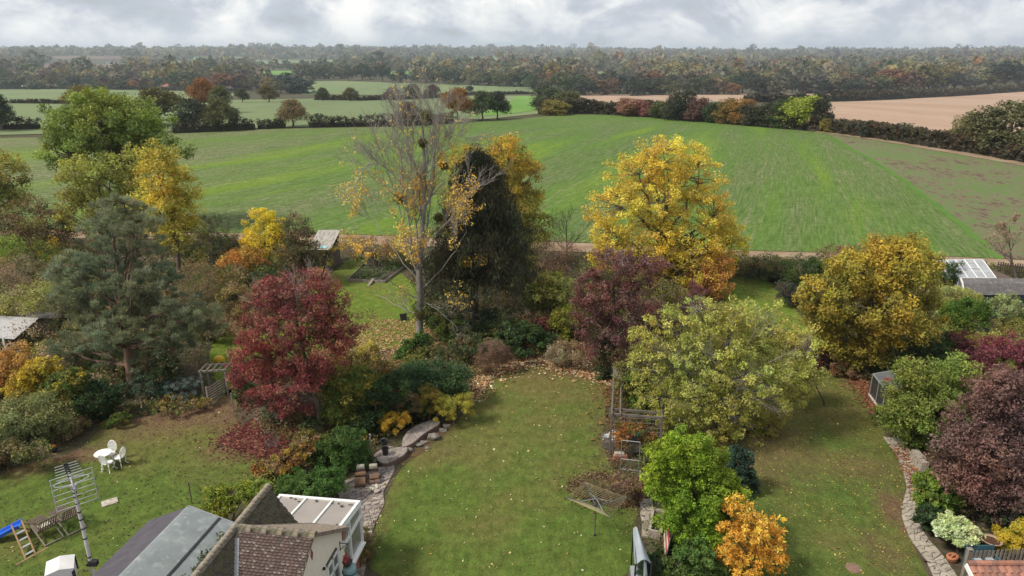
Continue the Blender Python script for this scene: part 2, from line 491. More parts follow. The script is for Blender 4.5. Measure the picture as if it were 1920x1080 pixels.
def make_land():
    ys = np.unique(np.concatenate([np.arange(-80, 66, 6.), np.arange(66, 300, 5.), np.geomspace(300, 9500, 110)]))
    a = np.linspace(-1, 1, 141)
    V = []
    for y in ys:
        w = 150 + 1.25 * max(y, 0)
        V.append(np.stack([a * w, np.full_like(a, y), np.zeros_like(a)], 1))
    V = np.concatenate(V); V[:, 2] = H(V[:, 0], V[:, 1])
    n = len(a); i = np.arange(len(ys) - 1)[:, None] * n + np.arange(n - 1)[None]
    i = i.ravel()
    F = np.stack([i, i + 1, i + n + 1, i + n], 1)
    o = fastmesh('ground', V, F, [GROUND], smooth=True)
    o['kind'] = 'structure'
make_land()

def inside(P, poly):
    P = np.asarray(P, float); poly = np.asarray(poly, float)
    x, y = P[:, 0], P[:, 1]; r = np.zeros(len(P), bool)
    j = len(poly) - 1
    for i in range(len(poly)):
        xi, yi = poly[i]; xj, yj = poly[j]
        cond = ((yi > y) != (yj > y)) & (x < (xj - xi) * (y - yi) / (yj - yi + 1e-12) + xi)
        r ^= cond; j = i
    return r
def wpoly(pix, z=None):
    return [tuple((G(*p) if z is not None else GT(*p)).xy) for p in pix]
def smooth_poly(pts, it=2):
    for _ in range(it):
        q = []
        for i in range(len(pts)):
            a, b = Vector(pts[i]), Vector(pts[(i + 1) % len(pts)])
            q += [tuple(a * .75 + b * .25), tuple(a * .25 + b * .75)]
        pts = q
    return pts
def drape(name, pts, mat, off, cell):
    """a sheet that follows the land"""
    bm = bmesh.new()
    vs = [bm.verts.new((p[0], p[1], 0)) for p in pts]
    try: bm.faces.new(vs)
    except ValueError: pass
    bmesh.ops.triangulate(bm, faces=bm.faces[:])
    xs = [p[0] for p in pts]; yy = [p[1] for p in pts]
    def cuts(lo, hi):
        n = int(min(60, max(0, (hi - lo) / cell)))
        return [lo + (hi - lo) * (k + 1) / (n + 1) for k in range(n)]
    if cell:
        for x in cuts(min(xs), max(xs)):
            bmesh.ops.bisect_plane(bm, geom=bm.verts[:] + bm.edges[:] + bm.faces[:], plane_co=(x, 0, 0), plane_no=(1, 0, 0))
        for y in cuts(min(yy), max(yy)):
            bmesh.ops.bisect_plane(bm, geom=bm.verts[:] + bm.edges[:] + bm.faces[:], plane_co=(0, y, 0), plane_no=(0, 1, 0))
    co = np.array([v.co[:] for v in bm.verts])
    hz = H(co[:, 0], co[:, 1])
    for v, z in zip(bm.verts, hz): v.co.z = z + off
    bmesh.ops.recalc_face_normals(bm, faces=bm.faces[:])
    if bm.faces and sum(f.normal.z for f in bm.faces) < 0: bmesh.ops.reverse_faces(bm, faces=bm.faces[:])
    me = bpy.data.meshes.new(name); bm.to_mesh(me); bm.free()
    me.materials.append(mat); me.shade_smooth()
    o = bpy.data.objects.new(name, me); COL.objects.link(o); o['kind'] = 'structure'
    return o

# gardens (flat)
PX_MID = [(690, 1110), (700, 1000), (722, 935), (748, 880), (800, 838), (850, 800), (893, 745), (915, 712), (945, 690), (1010, 680), (1060, 692), (1110, 708), (1150, 722), (1142, 770), (1128, 810), (1140, 870), (1165, 905), (1197, 950), (1190, 1000), (1190, 1110)]
PX_WEST = [(-80, 905), (60, 868), (150, 848), (190, 800), (250, 785), (330, 772), (400, 765), (436, 720), (446, 760), (440, 790), (490, 845), (500, 880), (440, 915), (400, 950), (360, 975), (300, 1010), (230, 1110), (100, 1200), (-80, 1200)]
PX_EAST = [(1375, 515), (1450, 525), (1475, 560), (1530, 625), (1590, 680), (1632, 745), (1650, 800), (1680, 840), (1700, 900), (1692, 980), (1745, 1090), (1800, 1200), (1290, 1200), (1290, 950), (1255, 850), (1250, 740), (1300, 620), (1350, 540)]
PX_BACK = [(385, 655), (440, 600), (560, 560), (630, 508), (660, 480), (700, 478), (765, 520), (800, 560), (800, 650), (700, 655), (600, 670), (480, 690), (436, 745), (410, 735)]
W_MID, W_WEST, W_EAST, W_BACK = [smooth_poly(wpoly(p, 0)) for p in (PX_MID, PX_WEST, PX_EAST, PX_BACK)]
drape('lawn', W_MID, LAWN_MID, .012, 0)
drape('lawn', W_WEST, LAWN_WEST, .012, 0)
drape('lawn', W_EAST, LAWN_SIDE, .012, 0)
drape('lawn', W_BACK, LAWN_BACK, .012, 0)
drape('lawn', smooth_poly(wpoly([(1375, 517), (1448, 527), (1472, 561), (1528, 626), (1470, 625), (1400, 590), (1345, 560)], 0)), LAWN_BACK, .017, 0)
drape('flower_bed', smooth_poly(wpoly([(1065, 905), (1110, 888), (1160, 890), (1205, 900), (1215, 935), (1195, 950), (1150, 955), (1090, 935), (1062, 920)], 0)), LITTER, .020, 0)
# fields
FIELD_PX = [(-420, 300), (-200, 276), (0, 259), (160, 257), (330, 248), (480, 243), (620, 240), (760, 238), (860, 232), (960, 224), (1040, 217), (1110, 215), (1220, 219), (1330, 230), (1440, 240), (1545, 249), (1640, 300), (1730, 360), (1800, 415), (1885, 486), (1700, 478), (1400, 470), (1100, 456), (660, 440), (350, 436), (0, 430), (-420, 420)]
def ragged(a, b, n, amp):
    return [(a[0] + (b[0] - a[0]) * i / n + random.uniform(-amp, amp), a[1] + (b[1] - a[1]) * i / n + random.uniform(-amp, amp) * .4) for i in range(1, n)]
EDGE = [(1545, 249)] + ragged((1545, 249), (1640, 300), 7, 3) + [(1640, 300)] + ragged((1640, 300), (1730, 360), 8, 4) + [(1730, 360)] + ragged((1730, 360), (1800, 415), 8, 4) + [(1800, 415)] + ragged((1800, 415), (1885, 486), 9, 5) + [(1885, 486)]
i0, i1 = FIELD_PX.index((1545, 249)), FIELD_PX.index((1885, 486))
FIELD_PX = FIELD_PX[:i0] + EDGE + FIELD_PX[i1 + 1:]
W_FIELD = wpoly(FIELD_PX)
drape('wheat_field', W_FIELD, FIELD, .05, 5)
W_PL = wpoly([(1546, 249), (1640, 262), (1760, 282), (1920, 312), (2120, 350), (2300, 420), (2100, 500)] + EDGE[::-1][:-1])
drape('ploughed_field', W_PL, PLOUGH, .05, 5)
STRIP = EDGE[2:]
drape('grass_strip', wpoly(STRIP + [(x - 7 - (y - 249) * .035, y + 1) for x, y in STRIP[::-1]]), sheet_mat('green_strip', simple_field((.066, .140, .028), (.088, .165, .030), .6, (1, .3, 1), .3)), .07, 5)
drape('field_margin', wpoly([(1500, 243), (1600, 249), (1720, 264), (1850, 286), (2000, 312), (2130, 335), (2120, 352), (1920, 312), (1760, 284), (1640, 263), (1546, 250)]), MARGIN, .10, 5)
drape('field_margin', wpoly([(-420, 421), (0, 431), (350, 437), (660, 441), (1100, 457), (1400, 471), (1700, 479), (1886, 487), (2100, 500), (2100, 514), (1880, 500), (1400, 486), (1100, 474), (660, 458), (350, 450), (0, 446), (-420, 440)]), MARGIN, .06, 5)
FAR = []
def far_field(name, pix, mat, off=.14, cell=25):
    w = wpoly(pix); my = sum(p[1] for p in pix) / len(pix)
    FAR.append(wpoly([(p[0], p[1] + (11 if p[1] > my else 0)) for p in pix]) if my < 150 else w); return drape(name, w, mat, off, cell)
far_field('pale_field', [(-500, 285), (-200, 268), (0, 254), (330, 246), (500, 240), (700, 237), (850, 231), (960, 219), (1010, 214), (1010, 200), (995, 179), (800, 181), (430, 188), (420, 192), (110, 193), (0, 192), (-500, 196)], PALE, .12, 8)
far_field('pale_field', [(-500, 194), (0, 189), (120, 190), (420, 187), (440, 176), (380, 172), (140, 167), (0, 168), (-500, 172)], PALE)
far_field('green_field', [(870, 221), (960, 214), (1010, 207), (1005, 181), (965, 181), (960, 190), (930, 205)], GREENER, .20, 10)
far_field('pale_field', [(565, 177), (700, 178), (1000, 174), (1002, 164), (820, 158), (640, 152), (575, 152)], PALE)
far_field('green_field', [(470, 141), (628, 142), (640, 134), (480, 133)], GREENER, .8, 60)
far_field('green_field', [(725, 140), (776, 140), (776, 134), (728, 134)], GREENER, .8, 60)
far_field('stubble_field', [(1060, 196), (1250, 196), (1420, 192), (1600, 188), (1615, 176), (1400, 176), (1066, 178)], STUBBLE)
far_field('stubble_field', [(1540, 232), (1640, 240), (1760, 250), (1900, 262), (2100, 270), (2300, 200), (2150, 166), (1920, 172), (1730, 183), (1556, 192), (1545, 210)], STUBBLE, .2, 10)
far_field('brown_field', [(70, 133), (240, 133), (245, 122), (78, 120)], BROWNF, .8, 60)
far_field('green_field', [(285, 121), (372, 122), (376, 115), (300, 115)], GREENER, .8, 80)
far_field('pale_field', [(360, 113), (450, 113), (455, 107), (362, 107)], PALE, .8, 80)
far_field('pale_field', [(470, 120), (640, 119), (650, 112), (480, 113)], PALE, .8, 80)
far_field('brown_field', [(90, 111), (230, 111), (236, 106), (96, 106)], BROWNF, .8, 80)
far_field('pale_field', [(1090, 141), (1170, 142), (1176, 135), (1098, 134)], PALE, .8, 60)
far_field('pale_field', [(1390, 129), (1450, 129), (1455, 123), (1394, 123)], PALE, .8, 60)
far_field('green_field', [(840, 112), (930, 112), (935, 107), (845, 107)], GREENER, .8, 80)
far_field('green_field', [(1310, 127), (1345, 127), (1345, 120), (1310, 120)], GREENER, .8, 60)
far_field('green_field', [(1675, 126), (1695, 126), (1695, 118), (1675, 118)], GREENER, .8, 60)
# ------------------------------------------------------------------ plants
def unit(v): return v / (np.linalg.norm(v, axis=-1, keepdims=True) + 1e-9)
def rdir(n): return unit(RNG.normal(size=(n, 3)))
def pick(pal, n):
    pal = np.asarray([p[:3] for p in pal], float); w = np.ones(len(pal)) / len(pal)
    return pal[RNG.choice(len(pal), n, p=w)]
def quads(c, t, b, ln, wd):
    """diamond leaves: centre, long axis, short axis, length, width"""
    ln = ln[:, None]; wd = wd[:, None]
    V = np.stack([c - t * ln * .5, c + b * wd * .5, c + t * ln * .5, c - b * wd * .5], 1).reshape(-1, 3)
    F = np.arange(len(V)).reshape(-1, 4)
    return V, F
def blades(c, t, b, ln, wd):
    """the same as single triangles, for the smallest leaves"""
    ln = ln[:, None]; wd = wd[:, None]
    V = np.stack([c - t * ln * .42 - b * wd * .5, c - t * ln * .42 + b * wd * .5, c + t * ln * .58], 1).reshape(-1, 3)
    return V, np.arange(len(V)).reshape(-1, 3)
def leaves(centers, out, n_per, cr, size, pal, aspect=.62, up=.45, outw=.5, flat=.8, clump_var=.16, leaf_var=.16, style='leaf', droop=0., cpal=None):
    m = len(centers); N = m * n_per
    C = np.repeat(centers, n_per, 0); O = np.repeat(out, n_per, 0)
    cr = np.repeat(np.broadcast_to(cr, m), n_per)
    d = rdir(N) * (RNG.random(N) ** .45)[:, None] * cr[:, None]
    d[:, 2] *= flat
    P = C + d
    base = pick(pal, m) if cpal is None else cpal
    clum = base * np.exp(RNG.normal(0, clump_var, (m, 1))) * np.exp(RNG.normal(0, clump_var * .25, (m, 3)))
    ph = RNG.uniform(0, 6.28, 4); sc_ = np.array([1.1, 1.3, .9]) / max(.35, float(np.mean(cr))) * .28
    w1 = np.sin((centers * sc_).sum(1) + ph[0]) + np.sin((centers[:, 0] - centers[:, 2]) * sc_[0] * 1.6 + ph[1]); w2 = np.sin((centers[:, 1] + centers[:, 2] * 1.2) * sc_[1] + ph[2]) + np.sin(centers[:, 0] * sc_[0] * 2.1 + ph[3])
    clum = clum * np.exp(.10 * w1)[:, None] * np.exp(np.stack([.07 * w2, -.02 * w2, -.08 * w2], 1))
    col = np.repeat(clum, n_per, 0) * .62 + pick(pal, N) * .38
    col = col * 1.32 * np.exp(RNG.normal(0, leaf_var, (N, 1)))
    if style == 'needle':
        t = unit(rdir(N) * .8 + O * .5 + unit(d) * .8 + np.array([0, 0, up]))
        P = C + d * .55 + t * (size * .4)
        n = rdir(N)
    elif style == 'hang':
        t = unit(rdir(N) * .7 + np.array([0, 0, -.9]))
        n = rdir(N)
    else:
        n = unit(rdir(N) * 1.0 + O * outw + np.array([0, 0, up]))
        t = rdir(N); t[:, 2] -= droop
    t = unit(t - n * (t * n).sum(1, keepdims=True)) if style == 'leaf' else t
    b = unit(np.cross(n, t))
    s = size * np.exp(RNG.normal(0, .22, N))
    V, F = blades(P, t, b, s, s * aspect)
    return V, F, np.clip(col, .004, .9)
def tubes(P, Rd, S):
    """many bent tubes at once: P (M,K,3), Rd (M,K)"""
    M, K, _ = P.shape
    T = np.gradient(P, axis=1); T = unit(T)
    mean = unit(P[:, -1] - P[:, 0])
    ref = np.where(np.abs(mean[:, 2:3]) < .8, np.array([[0, 0, 1.]]), np.array([[1., 0, 0]]))
    X = unit(np.cross(np.repeat(ref[:, None], K, 1), T)); Y = np.cross(T, X)
    a = np.arange(S) * 2 * np.pi / S
    V = P[:, :, None] + Rd[:, :, None, None] * (X[:, :, None] * np.cos(a)[None, None, :, None] + Y[:, :, None] * np.sin(a)[None, None, :, None])
    V = V.reshape(-1, 3)
    base = (np.arange(M)[:, None, None] * K + np.arange(K - 1)[None, :, None]) * S
    j = np.arange(S)[None, None]; j2 = (j + 1) % S
    F = np.stack([base + j, base + j2, base + S + j2, base + S + j], -1).reshape(-1, 4)
    return V, F
def bez(a, c, b, K):
    s = np.linspace(0, 1, K)[None, :, None]
    return (1 - s) ** 2 * a[:, None] + 2 * s * (1 - s) * c[:, None] + s * s * b[:, None]
def join(parts):
    V, F, n = [], [], 0
    for v, f in parts:
        V.append(v); F.append(f + n); n += len(v)
    return np.concatenate(V), np.concatenate(F)
def link_tubes(name, parts, mat, parent):
    V, F = join(parts)
    return fastmesh(name, V, F, [mat], parent=parent, smooth=True)

def px_lobes(lobes, Y, depth=.35):
    """photograph ellipses (x, y, half width, half height[, distance offset in half widths]) at distance Y -> centres and radii in metres"""
    out = []
    for l in lobes:
        x, y, rx, ry = l[:4]
        off = l[4] if len(l) > 4 else RNG.uniform(-depth, depth)
        p = AT(x, y, Y); k = PPM(p)
        r = rx / k
        p = AT(x, y, Y + off * r); k = PPM(p)
        e = math.atan2(CAMZ - p[2], math.hypot(p[0], p[1]))
        h = ry / k
        rz2 = (h * h - (r * math.sin(e)) ** 2) / math.cos(e) ** 2
        rz = math.sqrt(max(rz2, (.45 * h) ** 2))
        out.append((np.array(p), np.array([r, r, rz])))
    return out
def clumps(lobes, n, inner=.55, bias=.25):
    vol = np.array([r[0] * r[1] + r[0] * r[2] * 2 for _, r in lobes]); k = np.maximum(2, (n * vol / vol.sum()).astype(int))
    C, O = [], []
    for (c, r), m in zip(lobes, k):
        # even spread over the shell, then jitter
        i = np.arange(m) + .5
        ph = np.arccos(1 - 2 * i / m); th = np.pi * (1 + 5 ** .5) * i + RNG.uniform(0, 6)
        d = np.stack([np.cos(th) * np.sin(ph), np.sin(th) * np.sin(ph), np.cos(ph)], 1) + RNG.normal(0, .22, (m, 3))
        d = unit(d); d[:, 2] += bias * .5; d = unit(d)
        rad = RNG.uniform(inner ** 3, 1.0, m) ** (1 / 3) * RNG.normal(1, .07, m)
        if inner < .75: rad = np.where(RNG.random(m) < .20, rad * RNG.uniform(1.05, 1.30, m), rad)
        C.append(c + d * r * rad[:, None]); O.append(unit(d / r))
    C, O = np.concatenate(C), np.concatenate(O)
    if len(C) > 60 and inner < .75:                                             # gaps and thinner places
        sc = 2.6 / max(.4, float(np.mean([r[0] for _, r in lobes]))); f = RNG.uniform(0, 6, 3)
        g = np.sin(C[:, 0] * sc + f[0]) + np.sin(C[:, 1] * sc * 1.2 + f[1]) + np.sin(C[:, 2] * sc * 1.4 + f[2]) + RNG.normal(0, .5, len(C))
        q = g > np.quantile(g, .11); C, O = C[q], O[q]
    return C, O
def wood(root, base, C, lobes, tr, mat, twig_r, limb_from=.35, name='trunk', twigs=True, lean=None, n_stem=1, twig_mat=None):
    """trunk, one or more limbs into every lobe, twigs to the clumps"""
    base = np.asarray(base, float)
    zt = max(c[2] + .25 * r[2] for c, r in lobes)
    cen = sum(c * r[0] ** 2 for c, r in lobes) / sum(r[0] ** 2 for _, r in lobes)
    top = np.array([cen[0], cen[1], cen[2] + (zt - cen[2]) * .75])
    K = 9
    s = np.linspace(0, 1, K)
    parts = []
    mid = base * .5 + top * .5; mid[:2] = base[:2] * .75 + top[:2] * .25
    tp = bez(base[None], mid[None], top[None], K)[0]
    tp[1:-1] += RNG.normal(0, tr * .35, (K - 2, 3)) * [1, 1, 0]
    trr = tr * (1.25 - .25 * np.minimum(1, s * 5)) * (1 - .82 * s)
    parts.append(tubes(tp[None], trr[None], 8))
    limbs = []
    for c, r in lobes:
        m = 2 if r[0] > 1.2 else 1
        for _ in range(m):
            end = c + rdir(1)[0] * r * .45
            f = RNG.uniform(limb_from, .8)
            zf = f * (end[2] - base[2]) * .85
            k = int(np.clip(np.searchsorted(tp[:, 2], base[2] + zf), 1, K - 2))
            a = tp[k]
            ctl = a * .45 + end * .55; ctl[2] = a[2] * .55 + end[2] * .45 + RNG.uniform(-.1, .25) * np.linalg.norm(end - a) * .4
            limbs.append((a, ctl, end, trr[k] * RNG.uniform(.4, .62)))
    A = np.array([l[0] for l in limbs]); Ct = np.array([l[1] for l in limbs]); E = np.array([l[2] for l in limbs])
    LP = bez(A, Ct, E, 8)
    LP[:, 1:-1] += RNG.normal(0, .02, LP[:, 1:-1].shape) * np.linalg.norm(E - A, axis=1)[:, None, None]
    LR = np.array([l[3] for l in limbs])[:, None] * np.linspace(1, .3, 8)[None]
    parts.append(tubes(LP, LR, 5))
    if twigs and len(C):
        if name == 'stem': C = C[RNG.random(len(C)) < .4]
        if len(C) == 0: C = np.array([lobes[0][0]])
        pts = LP[:, 2:].reshape(-1, 3)
        d = np.linalg.norm(C[:, None] - pts[None], axis=2)
        d += np.where(pts[None, :, 2] > C[:, None, 2] + .3, .6, 0)
        a = pts[d.argmin(1)]
        ctl = a * .5 + C * .5 + RNG.normal(0, .03, C.shape) * np.linalg.norm(C - a, axis=1)[:, None] + [0, 0, .03]
        KT = 4
        TP = bez(a, ctl, C, KT)
        L = np.linalg.norm(C - a, axis=1)
        TR = np.maximum(.006, twig_r * np.clip(L / 1.5, .5, 1.6))[:, None] * np.linspace(1.1, .35, KT)[None]
        parts.append(tubes(TP, TR, 3))
    off = np.array(wloc(root))
    parts = [(v - off, f) for v, f in parts]
    return link_tubes(name, parts, mat, root)
PLANTS = []
def plant(name, label, cat, base, lobes, pal, n=9000, cl=160, leaf=.14, tr=.12, bark=None, cr=None, inner=.55, depth=.4, group=None, style='leaf',
          aspect=.62, up=.45, outw=.5, flat=.8, cv=.16, twig=.02, Y=None, top_pal=None, stem='trunk', foliage='crown', droop=0., twigs=True, limb_from=.35, bias=.25, sparse=None, sub=None):
    """a tree or shrub: base = photograph pixel of its foot, lobes = photograph ellipses of its foliage"""
    b = G(*base) if base is not None else None
    if Y is not None: b = Vector((b.x, Y, 0)) if b is not None else AT(lobes[0][0], lobes[0][1], Y)
    b.z = 0
    root = thing(name, label, cat, b, group=group)
    L = px_lobes(lobes, b.y, depth)
    if sub:                                              # break each lobe into smaller billows
        L2 = []
        for c, r in L:
            k = sub if r[0] > .5 else max(2, sub // 2)
            i = np.arange(k) + .5
            ph = np.arccos(1 - 2 * i / k); th = np.pi * (1 + 5 ** .5) * i + RNG.uniform(0, 6)
            d = np.stack([np.cos(th) * np.sin(ph), np.sin(th) * np.sin(ph), np.cos(ph)], 1)
            for q in d: L2.append((c + q * r * RNG.uniform(.5, .66), r * RNG.uniform(.38, .52)))
            L2.append((c, r * .55))
        L = L2
    C, O = clumps(L, cl, inner, bias)
    C[:, 2] = np.maximum(C[:, 2], .12)
    crm = float(np.mean([r.mean() for _, r in L]))
    if cr is None: cr = .34 * crm if not sub else .55 * crm
    crs = cr * RNG.uniform(.7, 1.3, len(C))
    cpal = None
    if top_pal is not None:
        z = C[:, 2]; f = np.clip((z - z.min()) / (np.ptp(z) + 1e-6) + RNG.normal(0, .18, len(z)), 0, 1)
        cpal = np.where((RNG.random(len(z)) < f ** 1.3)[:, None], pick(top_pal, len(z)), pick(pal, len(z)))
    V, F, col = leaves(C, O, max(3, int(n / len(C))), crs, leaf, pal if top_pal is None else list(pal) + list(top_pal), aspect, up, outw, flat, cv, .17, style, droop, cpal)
    V[:, 2] = np.maximum(V[:, 2], .02)
    off = np.array(b)
    fastmesh(foliage, V - off, F, [LEAF], col=col, parent=root)
    wood(root, np.array(b), C, L if not sub else L[::2], tr, bark or BARK_BROWN, twig, limb_from, stem, twigs)
    PLANTS.append(root)
    return root

# recursive bare branching, level by level
def branching(base, top, tr, levels, spread=.5, up=.35, K=6, first=None):
    """returns the list of (points, radii) arrays per level and the twig tips"""
    base, top = np.asarray(base, float), np.asarray(top, float)
    P = bez(base[None], (base * .5 + top * .5)[None] + RNG.normal(0, .04, (1, 3)) * np.linalg.norm(top - base), top[None], K + 3)
    out = [(P, (tr * np.linspace(1, .28, K + 3))[None])]
    cur = out[0]
    for lv, (n, ratio, ang, rr) in enumerate(levels):
        Pp, Rr = cur; M, KK, _ = Pp.shape
        lens = np.linalg.norm(np.diff(Pp, axis=1), axis=2).sum(1)
        f0 = first if (lv == 0 and first) else .22
        f = (np.linspace(f0, .97, n)[None] + RNG.normal(0, .04, (M, n))).clip(.1, 1) * (KK - 1)
        i = np.floor(f).astype(int).clip(0, KK - 2); w = (f - i)[..., None]
        m = np.arange(M)[:, None]
        A = Pp[m, i] * (1 - w) + Pp[m, i + 1] * w
        T = unit(Pp[m, i + 1] - Pp[m, i])
        ra = Rr[m, i] * (1 - w[..., 0]) + Rr[m, i + 1] * w[..., 0]
        ax = unit(np.cross(T, RNG.normal(size=T.shape)))
        th = RNG.normal(ang, .16, (M, n))[..., None]
        D = unit(T * np.cos(th) + ax * np.sin(th) + np.array([0, 0, up * .3]))
        Ln = lens[:, None] * ratio * (1.15 - .75 * (f / (KK - 1))) * RNG.uniform(.7, 1.25, (M, n))
        E = A + D * Ln[..., None]; E[..., 2] += Ln * up * .3
        Ctl = A + D * Ln[..., None] * .5 + RNG.normal(0, .05, A.shape) * Ln[..., None]
        A, E, Ctl = A.reshape(-1, 3), E.reshape(-1, 3), Ctl.reshape(-1, 3)
        r0 = np.maximum(.0055, np.minimum(ra * rr, ra * .9)).reshape(-1)
        cur = (bez(A, Ctl, E, K), r0[:, None] * np.linspace(1, .4, K)[None])
        out.append(cur)
    return out, cur[0]
def bare_tree(name, label, cat, base, top, tr, levels, bark, leafn=0, pal=None, leaf=.12, group=None, up=.35, first=.3, keep=None, root=None, Y=None, Kc=6):
    b = G(*base) if Y is None else AT(base[0], base[1], Y); b.z = max(b.z, 0) if Y is None else 0
    root = root or thing(name, label, cat, b, group=group)
    t = AT(top[0], top[1], b.y)
    lv, tips = branching(b, t, tr, levels, up=up, first=first, K=Kc)
    off = np.array(b)
    parts = []
    for k, (P, Rd) in enumerate(lv):
        P = P.copy(); P[..., 2] = np.maximum(P[..., 2], .03 if k else 0)
        if k >= 3: P, Rd = P[:, ::2], Rd[:, ::2]
        v, f = tubes(P, Rd, (8, 6, 3, 3, 3)[min(k, 4)]); parts.append((v - off, f))
    link_tubes('trunk', parts[:1], bark, root)
    link_tubes('branches', parts[1:], bark, root)
    if leafn:
        C = tips.reshape(-1, 3)
        if keep is not None: C = C[keep(C)]
        C = C[RNG.choice(len(C), min(leafn, len(C)), replace=False)]
        V, F, col = leaves(C, rdir(len(C)), 4, .16, leaf, pal, outw=.1, up=.2, flat=1)
        fastmesh('foliage', V - off, F, [LEAF], col=col, parent=root)
    PLANTS.append(root)
    return root, tips

# palettes (base colours of the leaves)
GREEN = [(.065, .115, .022), (.05, .09, .02), (.085, .14, .026)]
LIGHTGREEN = [(.13, .21, .028), (.17, .25, .035), (.10, .17, .025)]
LIME = [(.145, .225, .020), (.18, .26, .024), (.11, .18, .017)]
DARKGREEN = [(.032, .056, .020), (.042, .070, .024), (.026, .046, .018)]
OLIVE = [(.15, .145, .034), (.19, .18, .038), (.105, .112, .027)]
PALEYEL = [(.30, .30, .07), (.24, .25, .055), (.34, .32, .10), (.20, .20, .05)]
YELLOW = [(.52, .40, .045), (.45, .35, .04), (.56, .45, .08), (.37, .30, .045)]
GOLD = [(.36, .26, .03), (.30, .23, .03), (.40, .26, .025), (.22, .18, .03)]
ORANGE = [(.60, .31, .045), (.52, .24, .03), (.66, .40, .07)]
RUST = [(.24, .10, .03), (.19, .085, .03), (.30, .14, .04)]
RED = [(.19, .036, .042), (.24, .054, .05), (.125, .030, .036), (.22, .115, .065), (.20, .042, .05)]
DARKRED = [(.12, .034, .038), (.155, .05, .05), (.085, .028, .032)]
PURPLE = [(.095, .055, .05), (.13, .075, .065), (.065, .042, .038), (.165, .10, .08)]
BLUEGREEN = [(.14, .162, .088), (.108, .13, .068), (.17, .192, .112)]
SPRUCE = [(.034, .042, .021), (.046, .052, .026), (.062, .058, .032)]
BROWN = [(.19, .125, .068), (.24, .17, .10), (.145, .095, .055)]
TANTWIG = [(.29, .225, .15), (.23, .175, .12), (.34, .27, .18)]
VARIEG = [(.46, .48, .24), (.52, .54, .32), (.34, .40, .16)]
# ------------------------------------------------------------------ hedges and trees beyond the gardens
def far_variant(kind, n, leaf, seed):
    """unit tree: height 1, made once and copied; kinds: oak, round, tall, bush"""
    C = []
    rg = np.random.default_rng(seed)
    def lob(c, r): C.append((np.array(c, float), np.array(r, float)))
    if kind == 'oak':
        lob((0, 0, .62), (.40, .40, .30))
        for k in range(8):
            a = 2 * np.pi * k / 8 + rg.uniform(0, .6)
            lob((.34 * math.cos(a), .34 * math.sin(a), rg.uniform(.38, .70)), (.23, .23, .17))
        for k in range(3): lob((rg.uniform(-.15, .15), rg.uniform(-.15, .15), .85), (.2, .2, .14))
    elif kind == 'round':
        lob((0, 0, .46), (.38, .38, .44))
        for k in range(7):
            a = 2 * np.pi * k / 7 + rg.uniform(0, .6)
            lob((.26 * math.cos(a), .26 * math.sin(a), rg.uniform(.16, .75)), (.2, .2, .2))
    elif kind == 'tall':
        lob((0, 0, .5), (.24, .24, .45))
        for k in range(7):
            a = rg.uniform(0, 6.28)
            lob((.16 * math.cos(a), .16 * math.sin(a), rg.uniform(.25, .85)), (.14, .14, .16))
    else:
        lob((0, 0, .40), (.52, .52, .38))
        for k in range(7):
            a = rg.uniform(0, 6.28)
            lob((.4 * math.cos(a), .4 * math.sin(a), rg.uniform(.22, .6)), (.26, .26, .24))
    cs, o = clumps(C, max(24, n // 22), .6, .2)
    cs[:, 2] = np.maximum(cs[:, 2], .03)
    V, F, col = leaves(cs, o, 22, .095, leaf, [(1, 1, 1), (.8, .86, .8), (1.15, 1.1, 1.05)], clump_var=.2, leaf_var=.18)
    V[:, 2] = np.maximum(V[:, 2], 0)
    cr = fastmesh('crown', V, F, [FARLEAF], col=col)
    z0 = np.array([0, 0, 0.])
    root = thing('variant', None, None)
    cr.parent = root
    tr = wood(root, z0, cs[:0], C, .035 if kind != 'bush' else .015, BARK_BROWN, .006, .3, 'trunk', False)
    me1, me2 = cr.data, tr.data
    for x in (cr, tr, root): bpy.data.objects.remove(x)
    me2.materials.clear(); me2.materials.append(BARK_BROWN)
    return me1, me2
VAR = {k: [far_variant(k, n, lf, 10 * i + s) for s in range(3)] for i, (k, n, lf) in enumerate((('oak', 10000, .040), ('round', 9500, .042), ('tall', 6000, .038), ('bush', 9000, .052)))}
LOW = {k: [far_variant(k, n, lf, 90 + 10 * i + s) for s in range(3)] for i, (k, n, lf) in enumerate((('oak', 2200, .075), ('round', 2200, .075), ('tall', 1500, .07)))}
def far_tree(pos, height, width, kind, color, label, group, name='tree', cat='tree', lib=VAR, parts=True):
    me1, me2 = random.choice(lib[kind])
    root = thing(name, label, cat, pos, random.uniform(0, 6.28), group)
    natural = {'oak': 1.05, 'round': .80, 'tall': .52, 'bush': 1.35}[kind]
    sx = height * (width / height) / natural
    root.scale = (sx, sx, height)
    c = bpy.data.objects.new('crown' if kind != 'bush' else 'foliage', me1); COL.objects.link(c); c.parent = root
    j = [random.gauss(1, .08) for _ in range(3)]
    j = [v * 1.1 for v in j]
    c.color = (color[0] * j[0], color[1] * j[1], color[2] * j[2], 1)
    if parts:
        t = bpy.data.objects.new('trunk' if kind != 'bush' else 'stem', me2); COL.objects.link(t); t.parent = root
    return root
CO = dict(dark=(.036, .048, .024), green=(.062, .080, .032), olive=(.115, .105, .038), gold=(.20, .15, .032), orange=(.25, .125, .035), rust=(.16, .075, .03), brown=(.13, .092, .056),
          lime=(.26, .30, .035), grey=(.105, .11, .068), pale=(.20, .19, .08), pink=(.28, .14, .09), purple=(.085, .05, .045), blue=(.032, .05, .034), tan=(.19, .155, .10))
